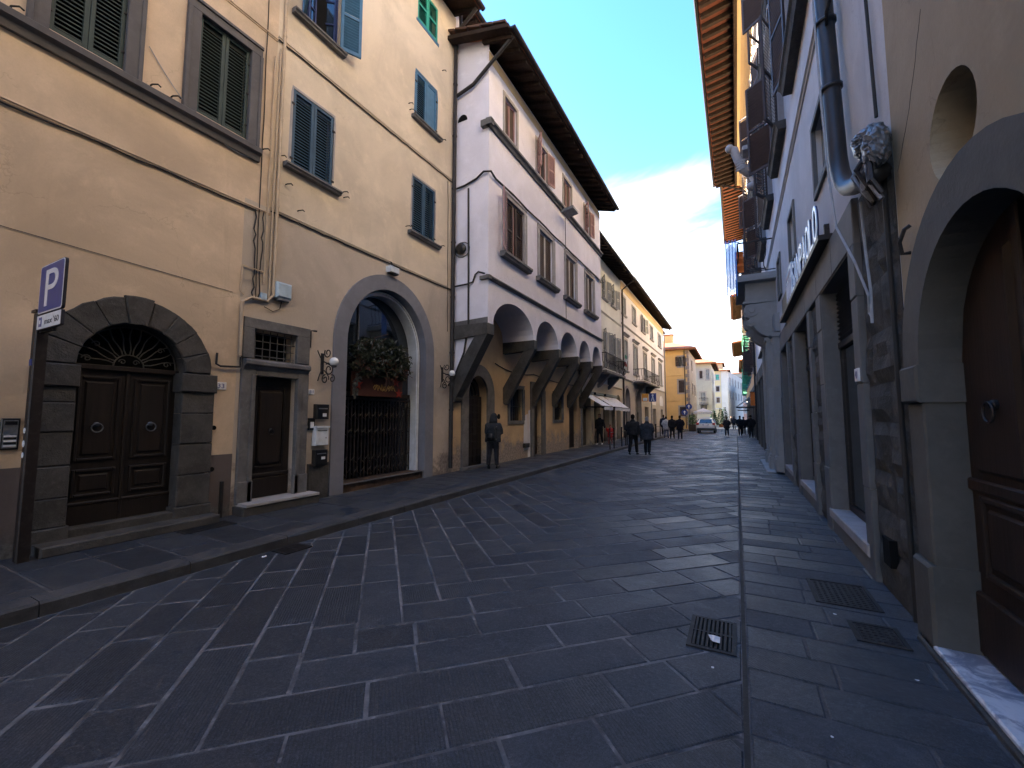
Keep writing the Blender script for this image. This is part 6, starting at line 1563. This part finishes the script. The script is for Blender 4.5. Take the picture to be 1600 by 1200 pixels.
def person(label, loc, h, heading, jacket, trousers, shoes=(0.02, 0.02, 0.02), hair=(0.03, 0.02, 0.015), stride=.15, arms='down', lean=0.0, hood=False, coat=.80, voxel=.022, hat=None, stout=1.0, child=False, cat='person', group='pedestrians in the street', skirt=False, mirror=1):
    k = h / 1.75
    T = Matrix.Translation(Vector(loc)) @ Matrix.Rotation(R(heading), 4, 'Z') @ Matrix.Scale(k, 4)
    hs = 1.18 if child else 1.0          # bigger head on a child
    L = lambda z: Vector((0, math.tan(R(lean)) * max(0, z - .95), 0))
    p3 = lambda x, y, z: Vector((x, y, z)) + L(z)
    body = MB()
    loft(body, [(p3(0, 0, .86), .15, .11), (p3(0, 0, .98), .165, .115), (p3(0, 0, 1.12), .15, .10), (p3(0, .01, 1.28), .175, .115), (p3(0, 0, 1.42), .165, .10), (p3(0, .0, 1.48), .08, .07), (p3(0, .01, 1.55), .058, .06)])
    hc = p3(0, .03, 1.64)
    loft(body, [(p3(0, .02, 1.5), .055, .058), (p3(0, .02, 1.56), .056, .062)])
    loft(body, [(hc + Vector((0, .012, -.115)) * hs, .035 * hs, .04 * hs), (hc + Vector((0, .01, -.08)) * hs, .062 * hs, .075 * hs), (hc + Vector((0, 0, -.02)) * hs, .077 * hs, .096 * hs), (hc + Vector((0, -.005, .04)) * hs, .078 * hs, .098 * hs), (hc + Vector((0, -.01, .085)) * hs, .06 * hs, .075 * hs), (hc + Vector((0, -.01, .108)) * hs, .025 * hs, .03 * hs)], 14)
    loft(body, [(hc + Vector((0, .08, .012)) * hs, .012, .012), (hc + Vector((0, .098, -.018)) * hs, .016, .018), (hc + Vector((0, .085, -.035)) * hs, .014, .01)], 8)       # nose
    for sg in (-1, 1): loft(body, [(hc + Vector((sg * .072, -.01, -.03)) * hs, .014, .02), (hc + Vector((sg * .086, -.015, .015)) * hs, .012, .024)], 8)                      # ears
    legs = []
    for sg in (-1, 1):
        f = stride * sg * mirror
        hip, knee, ank = Vector((sg * .09, 0, .90)), Vector((sg * .095, f * .55 + .03, .50)), Vector((sg * .1, f - (.05 if f < 0 else 0), .09 + (.04 if f < -.05 else 0)))
        toe = ank + Vector((sg * .02, .17, -.055 - (.04 if f < -.05 else 0)))
        loft(body, [(hip, .105, .115), ((hip * 2 + knee) / 3, .10, .11), (knee, .078, .084), ((knee * 2 + ank) / 3 + Vector((0, -.015, 0)), .074, .082), (ank + Vector((0, 0, .03)), .066, .07)])
        loft(body, [(ank + Vector((0, -.05, -.045)), .036, .035), (ank + Vector((0, .03, -.035)), .042, .045), (toe, .042, .03), (toe + Vector((0, .05, 0)), .03, .02)], 10)
    wrists = []; armch = []
    for sg in (-1, 1):
        sh = p3(sg * (.125 + .05 * stout), 0, 1.375)
        f = -stride * .5 * sg * mirror
        a_ = arms if isinstance(arms, str) else arms[0 if sg < 0 else 1]
        if a_ == 'down': el, wr = p3(sg * .25, f * .5 - .03, 1.13), p3(sg * .25, f + .06, .89)
        elif a_ == 'pocket': el, wr = p3(sg * .30, -.09, 1.14), p3(sg * .2, .07, .98)
        elif a_ == 'front': el, wr = p3(sg * .25, .06, 1.14), p3(sg * .07, .30, 1.2)
        elif a_ == 'hold': el, wr = p3(sg * .27, .02, 1.14), p3(sg * .33, .12, .92)
        elif a_ == 'up': el, wr = p3(sg * .27, .05, 1.2), p3(sg * .30, .12, 1.5)
        armch.append((sh, el, wr)); wrists.append((wr, (wr - el).normalized(), sg))
        loft(body, [(sh, .058, .06), ((sh + el) / 2, .05, .052), (el, .042, .044), ((el * 2 + wr) / 3, .04, .042), (wr, .028, .03)], 10)
    bm = fuse(body, voxel, 'person')
    # hands: palm, four fingers and thumb
    hb = MB()
    for wr, d, sg in wrists:
        side = Vector((0, 1, 0)) - d * d.y
        side = side.normalized() if side.length > .2 else Vector((sg, 0, 0))
        nrm = d.cross(side).normalized() * sg
        c0 = wr + d * .01; c1 = wr + d * .085
        loft(hb, [(wr - d * .02, .026, .026), (c0 + d * .02, .03, .026), (c1, .033, .02)], 8)
        for q, (off, ln) in enumerate(((-.03, .062), (-.01, .075), (.01, .07), (.03, .055))):
            b0 = c1 + side * off - d * .01; b1 = b0 + d * ln * .55; b2 = b1 + d * ln * .35 - nrm * ln * .3
            loft(hb, [(b0, .009, .009), (b1, .0085, .0085), (b2, .007, .007)], 6)
        t0 = c0 + side * .03; loft(hb, [(t0, .011, .011), (t0 + side * .03 + d * .02, .01, .01), (t0 + side * .035 + d * .05, .008, .008)], 6)
    nb = len(bm.vertices); vs = [v.co.copy() for v in bm.vertices] + hb.v; fs = [tuple(p.vertices) for p in bm.polygons]; nf = len(fs); fs += [tuple(nb + i for i in f) for f in hb.f]
    me = bpy.data.meshes.new('person'); me.from_pydata([tuple(T @ v - Vector(loc)) for v in vs], [], fs)
    for m in ('skin', None, None): me.materials.append(M['skin'] if m else (cloth(trousers) if len(me.materials) == 1 else cloth(shoes)))
    mi = []
    for i, f in enumerate(fs):
        z = sum(vs[j].z for j in f) / len(f); x = abs(sum(vs[j].x for j in f) / len(f))
        mi.append(0 if i >= nf or (z > 1.0) or (z > .8 and x > .19) else (2 if z < .10 else 1))
    me.polygons.foreach_set('material_index', mi); me.polygons.foreach_set('use_smooth', [True] * len(fs)); me.update()
    bpy.data.meshes.remove(bm)
    o = bpy.data.objects.new('person', me); COL.objects.link(o); o.location = loc; tag(o, label, cat, group)
    def child_mesh(name, mesh_or_mb, mt):
        if isinstance(mesh_or_mb, MB):
            m2 = bpy.data.meshes.new(name); m2.from_pydata([tuple(T @ v - Vector(loc)) for v in mesh_or_mb.v], [], mesh_or_mb.f); m2.polygons.foreach_set('use_smooth', [True] * len(m2.polygons))
        else:
            m2 = mesh_or_mb
            for v in m2.vertices: v.co = T @ v.co - Vector(loc)
        m2.materials.append(mt); m2.update(); c = bpy.data.objects.new(name, m2); COL.objects.link(c); c.parent = o; return c
    jk = MB(); s_ = stout
    rows = [(p3(0, 0, coat), .20 * s_, .145 * s_), (p3(0, 0, coat + .1), .205 * s_, .15 * s_), (p3(0, 0, 1.1), .195 * s_, .14 * s_), (p3(0, .01, 1.28), .20 * s_, .15 * s_), (p3(0, 0, 1.39), .17 * s_, .13 * s_), (p3(0, 0, 1.45), .13, .11), (p3(0, 0, 1.5), .095, .09), (p3(0, .01, 1.54), .085, .085)]
    loft(jk, rows, 14)
    q_ = .88 + .12 * stout ** 2
    for sh, el, wr in armch: loft(jk, [(sh + (sh - el).normalized() * .07 * q_, .03, .03), (sh + (sh - el).normalized() * .05 * q_, .062 * q_, .062 * q_), (sh, .082 * q_, .082 * q_), ((sh + el) / 2, .075 * q_, .075 * q_), (el, .066 * q_, .066 * q_), ((el + wr) / 2, .062 * q_, .062 * q_), (wr - (wr - el) * .06, .05, .05)], 10)
    jm = fuse(jk, voxel, 'jacket')
    for v in jm.vertices:
        nn = mnoise.noise(v.co * 9) * .012 + mnoise.noise(v.co * 22 + Vector((3, 1, 7))) * .006; d = Vector((v.co.x, v.co.y, 0)); v.co += d.normalized() * nn if d.length > .02 else Vector((0, 0, 0))
    child_mesh('jacket', jm, cloth(jacket))
    if skirt:
        sk = MB(); loft(sk, [(Vector((0, 0, .30)), .23, .19), (Vector((0, 0, .6)), .2, .16), (Vector((0, 0, .95)), .17, .12)], 14); child_mesh('skirt', sk, cloth(trousers))
    hb = MB()
    if hood: loft(hb, [(p3(0, -.03, 1.44), .13, .12), (p3(0, -.02, 1.54), .125, .125), (hc + Vector((0, -.035, 0)), .115, .115), (hc + Vector((0, -.035, .07)), .1, .10), (hc + Vector((0, -.03, .125)), .05, .05)], 14); child_mesh('hood', hb, cloth(jacket))
    elif hat: loft(hb, [(hc + Vector((0, -.01, .03)), .092, .11), (hc + Vector((0, -.01, .09)), .085, .1), (hc + Vector((0, -.01, .14)), .04, .05)], 14); child_mesh('hat', hb, cloth(hat))
    else:
        loft(hb, [(hc + Vector((0, -.055, -.09)) * hs, .055 * hs, .045 * hs), (hc + Vector((0, -.04, -.03)) * hs, .084 * hs, .075 * hs), (hc + Vector((0, -.022, .04)) * hs, .088 * hs, .093 * hs), (hc + Vector((0, -.012, .085)) * hs, .072 * hs, .085 * hs), (hc + Vector((0, -.01, .122)) * hs, .03 * hs, .035 * hs)], 14); child_mesh('hair', hb, cloth(hair))
    for sg in (-1, 1):
        eb = MB(); eb.ball(hc + Vector((sg * .03, .086, .012)) * hs, .011, 8, 6); child_mesh('eye', eb, M['black'])
    mo = MB(); loft(mo, [(hc + Vector((-.022, .084, -.062)) * hs, .004, .006), (hc + Vector((0, .09, -.063)) * hs, .006, .008), (hc + Vector((.022, .084, -.062)) * hs, .004, .006)], 6); child_mesh('mouth', mo, M['lip'])
    return o
M['lip'] = plain('lips', (0.25, 0.09, 0.08), 0.5)
BLK, NAVY, GREY = (0.02, 0.02, 0.023), (0.026, 0.032, 0.05), (0.06, 0.065, 0.075)
person('hooded person in dark jacket standing at the wall under the first bracket', (-6.34, 10.72, .12), 1.62, 15, (0.03, 0.033, 0.038), (0.022, 0.022, 0.028), lean=9, arms='front', hood=True, stride=.12, coat=.84, voxel=.016, stout=1.3)
bp = thing('backpack', 'dark backpack worn by the hooded person under the first bracket', 'backpack', (-6.3, 10.61, 0.96))
mb = MB(); loft(mb, [((-6.30, 10.55, 0.96), .13, .08), ((-6.30, 10.53, 1.11), .16, .10), ((-6.30, 10.56, 1.27), .14, .09), ((-6.30, 10.60, 1.37), .09, .06)], 12); mb.build('bag', fabric('backpack cloth', (0.02, 0.024, 0.03)), bp, smooth=True)
mb = MB(); loft(mb, [((-6.30, 10.45, 0.99), .10, .03), ((-6.30, 10.43, 1.08), .11, .035), ((-6.30, 10.46, 1.16), .09, .03)], 10); mb.build('pocket', 'black', bp, smooth=True)
for dx in (-.12, .12): MB().tube([(-6.3 + dx, 10.61, 0.98), (-6.3 + dx * 1.2, 10.75, 1.16), (-6.3 + dx, 10.75, 1.33), (-6.3 + dx * .8, 10.63, 1.36)], .02, 6).build('strap', 'black', bp)
person('tall person in black puffy jacket walking away, outer of the couple on the road', (-3.98, 18.6, 0), 1.74, -4, BLK, (0.01, 0.01, 0.012), arms=('pocket', 'down'), stride=.2, coat=.86, stout=1.42, voxel=.018, hair=(0.012, 0.01, 0.01))
person('grey haired person in dark blue grey coat walking beside the tall one in black', (-3.42, 18.75, 0), 1.64, -2, (0.035, 0.042, 0.055), (0.014, 0.015, 0.02), arms='pocket', stride=.1, coat=.7, stout=1.38, voxel=.018, hair=(0.32, 0.32, 0.33), mirror=-1)
person('person in black with white shoes holding a child by the hand on the pavement', (-6.62, 22.6, .12), 1.68, 178, BLK, (0.016, 0.016, 0.02), shoes=(0.7, 0.7, 0.72), arms=('hold', 'down'), stride=.12, hair=(0.02, 0.015, 0.01), voxel=.02)
person('small child in a red coat on the pavement under the awnings', (-6.08, 22.75, .12), 1.08, 178, (0.42, 0.03, 0.025), (0.30, 0.10, 0.09), shoes=(0.08, 0.07, 0.09), arms=('down', 'up'), stride=.08, hair=(0.09, 0.04, 0.02), coat=.66, child=True, voxel=.024, stout=1.3)
for x, y, h, hd, j, tr, ar, lab in ((-4.78, 34.0, 1.66, -5, (0.5, 0.5, 0.52), (0.12, 0.14, 0.2), 'pocket', 'person in a white jacket walking away inside the iron railing'),
        (-4.25, 33.2, 1.72, 0, BLK, BLK, 'down', 'person in black beside the white jacket at the end of the railing'),
        (-3.62, 32.4, 1.72, 4, (0.015, 0.014, 0.018), (0.03, 0.03, 0.04), 'pocket', 'person in a long black coat walking at the end of the iron railing'),
        (-5.3, 36.3, 1.68, 0, NAVY, BLK, 'down', 'person in dark clothes farthest inside the railing group'),
        (-.78, 40.2, 1.62, 0, BLK, BLK, 'pocket', 'lone person in black walking in the middle of the road past the car'),
        (.22, 40.8, 1.70, 5, BLK, (0.015, 0.015, 0.02), 'down', 'person in black walking with a companion on the right pavement edge'),
        (.52, 43.5, 1.62, -4, (0.02, 0.018, 0.02), BLK, 'down', 'shorter companion in dark coat on the right pavement edge'),
        (.98, 44.5, 1.66, 176, (0.02, 0.02, 0.022), NAVY, 'down', 'person in dark jacket coming towards the camera by the right shops'),
        (.92, 36.8, 1.75, 0, BLK, BLK, 'pocket', 'tall person in black close to the right wall below the awning'),
        (-.32, 60, 1.68, 0, NAVY, BLK, 'down', 'far person in navy on the bright part of the street'),
        (-.75, 70, 1.70, 180, BLK, BLK, 'down', 'farthest dark figure in the middle of the street')):
    person(lab, (x, y, .12 if x < -5.14 else (.012 if x > 0 else 0)), h, hd, j, tr, arms=ar, stride=random.uniform(.08, .2), coat=random.choice((.7, .84)), voxel=.03, stout=random.uniform(1.2, 1.35), mirror=random.choice((-1, 1)))

# ------------------------------------------------------------------ parked / moving car seen from behind
CAR = thing('car', 'small white hatchback driving away in the middle of the street', 'car', (-2.75, 47, 0))
CF = Fr((-2.75, 46.0, 0), (1, 0, 0), (0, -1, 0))     # s across, d towards the camera; rear bumper near d=0
def carloft(secs, name, mt, smooth=True):
    """secs: list of (y along the car, list of (x, z)) outlines with equal counts"""
    mb = MB(); n = len(secs[0][1])
    for y, o in secs: mb.v += [Vector((-2.75 + x, 46 + y, z)) for x, z in o]
    for i in range(len(secs) - 1):
        for k in range(n): mb.f.append((i * n + k, i * n + (k + 1) % n, (i + 1) * n + (k + 1) % n, (i + 1) * n + k)); mb.mi.append(0)
    mb.f += [tuple(range(n - 1, -1, -1)), tuple(range((len(secs) - 1) * n, len(secs) * n))]; mb.mi += [0, 0]
    return mb.build(name, mt, CAR, smooth=smooth)
def sec(hw, z0, zb, zt, tw):   # half width, floor, belt, top, half width of top
    r = [(-hw * .86, z0), (-hw * .98, z0 + .18), (-hw, zb - .18), (-hw * .95, zb), (-(tw + hw * .9) / 2, (zb + zt) / 2), (-tw, zt - .08), (-tw * .8, zt), (0, zt + .02)]
    return r + [(-x, z) for x, z in r[-2::-1]]
n_ = NT('white car paint', 0.25, 0.5); n_.col((0.72, 0.72, 0.71)); n_.b.inputs['Coat Weight'].default_value = 0.6; M['carpaint'] = n_.m
carloft([(.0, sec(.76, .38, .78, .84, .6)), (.12, sec(.86, .30, .95, 1.12, .66)), (.35, sec(.88, .26, .98, 1.38, .62)), (.75, sec(.89, .24, .98, 1.49, .6)), (1.6, sec(.89, .24, .97, 1.52, .6)), (2.3, sec(.89, .24, .96, 1.44, .58)), (2.9, sec(.88, .25, .95, 1.05, .7)), (3.6, sec(.84, .28, .86, .9, .66)), (3.9, sec(.72, .36, .72, .76, .55))], 'body', 'carpaint')
MB().hexa([CF.P(-.6, 1.0, -.02), CF.P(.6, 1.0, -.02), CF.P(.62, 1.0, -.2), CF.P(-.62, 1.0, -.2), CF.P(-.5, 1.36, -.24), CF.P(.5, 1.36, -.24), CF.P(.52, 1.36, -.42), CF.P(-.52, 1.36, -.42)]).build('rear_window', 'glass', CAR)
for sg in (-1, 1):
    MB().hexa([CF.P(sg * .84, 1.0, -.5), CF.P(sg * .84, 1.0, -2.5), CF.P(sg * .6, 1.0, -2.5), CF.P(sg * .6, 1.0, -.5), CF.P(sg * .69, 1.4, -.75), CF.P(sg * .69, 1.38, -2.2), CF.P(sg * .55, 1.38, -2.2), CF.P(sg * .55, 1.4, -.75)]).build('side_window', 'glass', CAR)
    MB().box(CF, *sorted((sg * .6, sg * .84)), .8, 1.04, -.3, .0, .03).build('tail_light', plain('tail light red', (0.35, 0.02, 0.02), 0.2, 0.6), CAR)
    MB().box(CF, *sorted((sg * .86, sg * 1.0)), .98, 1.1, -2.45, -2.3, .02).build('mirror', 'black', CAR)
    for y in (.75, 3.1):
        w_ = MB().lathe((-2.75 + sg * .74, 46 + y, .31), [(.2, -.1), (.31, -.09), (.31, .09), (.2, .1)], 18, (1, 0, 0)).build('wheel', 'black', CAR)
        MB().lathe((-2.75 + sg * .84, 46 + y, .31), [(.19, -.02), (.18, .012), (.05, .02)], 12, (sg, 0, 0)).build('rim', 'steel', w_)
MB().box(CF, -.26, .26, .78, .89, -.02, .04, .006).build('number_plate', 'sign_white', CAR); MB().box(CF, -.26, -.2, .78, .89, .03, .043).build('plate_band', 'sign_blue', CAR); MB().box(CF, .2, .26, .78, .89, .03, .043).build('plate_band', 'sign_blue', CAR)
MB().box(CF, -.8, .8, .3, .52, -.2, .06, .04).build('bumper', 'black', CAR)
MB().box(CF, -.45, .45, 1.44, 1.49, -.55, -.3, .015).build('spoiler', 'carpaint', CAR)
MB().tube([CF.P(0, .96, -.02), CF.P(.25, 1.05, -.04)], .01, 5).build('wiper', 'black', CAR)

# ------------------------------------------------------------------ street furniture on the far left
posts = [19.6, 20.7, 21.9, 23.1, 24.3, 25.6, 27.0, 28.6, 30.4, 32.4, 34.6]
for k, y in enumerate(posts[:-1]):
    if k in (1,): continue
    y2 = posts[k + 1] - .35
    t = thing('kerb_barrier', 'low black iron hoop barrier on the kerb, %s counted from the jettied house' % ('first second third fourth fifth sixth seventh eighth ninth tenth'.split()[k if k < 1 else k - 1]), 'barrier', (-5.26, y, .12), 'iron barriers along the kerb')
    for yy in (y, y2): MB().tube([(-5.26, yy, .1), (-5.26, yy, 1.05)], .03, 8).build('post', 'iron', t); MB().ball((-5.26, yy, 1.08), .045, 8, 6).build('finial', 'iron', t)
    for z in (.9, .45): MB().tube([(-5.26, y, z), (-5.26, y2, z)], .018, 6).build('rail', 'iron', t)
def sign_post(label, x, y, z0, boards, hpost):
    t = thing('road_sign', label, 'sign', (x, y, z0)); MB().tube([(x, y, z0), (x, y, hpost)], .035, 8).build('post', 'steel', t)
    f = Fr((x, y, 0), (1, 0, 0), (0, -1, 0))
    for kind, s, z, r, mt in boards:
        if kind == 'round': MB().lathe(f.P(s, z, .04), [(r, 0), (r, .02)], 20, f.D).build('disc', mt, t); MB().prism(f, [(s - .04, z - r * .6), (s + .04, z - r * .6), (s + .04, z + r * .1), (s + r * .45, z + r * .05), (s, z + r * .65), (s - r * .45, z + r * .05), (s - .04, z + r * .1)], .055, .066).build('arrow', 'sign_white', t)
        else:
            MB().box(f, s - r, s + r, z - r * 1.25, z + r * 1.25, .04, .06, .005).build('plate', mt, t)
            if mt == 'sign_blue': MB().prism(f, [(s - r * .5, z - r), (s - r * .2, z - r), (s, z + .0), (s + r * .2, z - r), (s + r * .5, z - r), (s + r * .15, z + r * .2), (s + r * .3, z + r * .7), (s, z + r), (s - r * .3, z + r * .7), (s - r * .15, z + r * .2)], .06, .066).build('symbol', 'sign_white', t)
            elif mt == 'sign_yellow': MB().box(f, s - r * .7, s + r * .7, z - r * 1.1, z - r * .1, .06, .066).build('lower_panel', 'sign_white', t)
    return t
sign_post('blue and yellow square road signs on a post before the long white house', -5.3, 31.0, .12, [('sq', .1, 3.0, .24, 'sign_blue'), ('sq', -.42, 3.0, .22, 'sign_yellow')], 3.3)
sign_post('two round blue arrow signs on a post before the yellow house', -4.75, 50.5, 0, [('round', .1, 2.75, .33, 'sign_blue'), ('round', -.35, 2.1, .33, 'sign_blue')], 3.0)
def leafball(mb, c, r, n, size, rnd, sq=1.0):
    for i in range(n):
        while True:
            v = Vector((rnd.uniform(-1, 1), rnd.uniform(-1, 1), rnd.uniform(-1, 1)))
            if v.length < 1: break
        p = Vector(c) + Vector((v.x * r, v.y * r, v.z * r * sq)); a = Vector((rnd.gauss(0, 1), rnd.gauss(0, 1), rnd.gauss(0, 1))).normalized(); b = a.orthogonal().normalized(); k = size * rnd.uniform(.6, 1.4)
        mb.add([p - a * k, p + b * k * .45, p + a * k, p - b * k * .45], [(0, 1, 2, 3)])
t = thing('planter', 'brown planter box with a leafy plant before the yellow house', 'planter', (-4.5, 52, 0)); rnd = random.Random(5)
MB().box(Fr((-4.5, 52, 0), (1, 0, 0), (0, -1, 0)), -.4, .4, 0, .75, -.4, .4, .03).build('box', 'wood_brown', t)
mb = MB(); leafball(mb, (-4.5, 52, 1.25), .55, 240, .1, rnd, 1.2); mb.build('foliage', 'plant', t, kind='stuff'); MB().tube([(-4.5, 52, .7), (-4.45, 52, 1.6)], .03, 5).build('stem', 'wood_brown', t)
for k, (x, y, h) in enumerate(((-2.9, 66, 2.6), (-2.2, 74, 3.0), (-1.9, 84, 3.4))):
    t = thing('fir_tree', ['small dark fir tree in a pot, nearest past the car', 'small dark fir tree in a pot, middle of three past the car', 'small dark fir tree in a pot, farthest of three past the car'][k], 'tree', (x, y, 0), 'potted fir trees past the car')
    MB().tube([(x, y, .3), (x, y, h * .95)], [.06, .02], 6).build('trunk', 'wood_brown', t); MB().lathe((x, y, 0), [(.28, 0), (.36, .45), (.36, .5)], 10).build('pot', 'terracotta', t)
    rnd = random.Random(30 + k); mb = MB()
    for i in range(700):
        u = rnd.random() ** .7; z = .45 + (h - .45) * (1 - u); r = (h * .30) * u * (.55 + .45 * abs(math.sin(z * 7))) * math.sqrt(rnd.random()); a = rnd.uniform(0, 6.283)
        p = Vector((x + r * math.cos(a), y + r * math.sin(a), z)); d = Vector((math.cos(a), math.sin(a), -.35)).normalized(); s_ = d.orthogonal().normalized(); q = rnd.uniform(.09, .18)
        mb.add([p, p + d * q + s_ * q * .35, p + d * q * 1.5, p + d * q - s_ * q * .35], [(0, 1, 2, 3)])
    mb.build('crown', 'fir', t, kind='stuff')
t = thing('gazebo', 'white flat market gazebo behind the car', 'gazebo', (-3.6, 60, 0))
mb = MB(); mb.add([(-4.9, 58.5, 2.25), (-2.7, 58.5, 2.25), (-2.7, 61.5, 2.25), (-4.9, 61.5, 2.25), (-3.8, 60, 2.75), (-4.9, 58.5, 2.0), (-2.7, 58.5, 2.0), (-2.7, 61.5, 2.0), (-4.9, 61.5, 2.0)], [(0, 1, 4), (1, 2, 4), (2, 3, 4), (3, 0, 4), (0, 5, 6, 1), (1, 6, 7, 2), (2, 7, 8, 3), (3, 8, 5, 0)]); mb.build('canopy', 'awning', t)
for x, y in ((-4.85, 58.55), (-2.75, 58.55), (-2.75, 61.45), (-4.85, 61.45)): MB().tube([(x, y, 0), (x, y, 2.2)], .03, 6).build('leg', 'steel', t)
MB().box(Fr((-3.8, 60, 0), (1, 0, 0), (0, -1, 0)), -.8, .8, 0, .9, -.4, .4, .02).build('counter', 'white_paint', t)
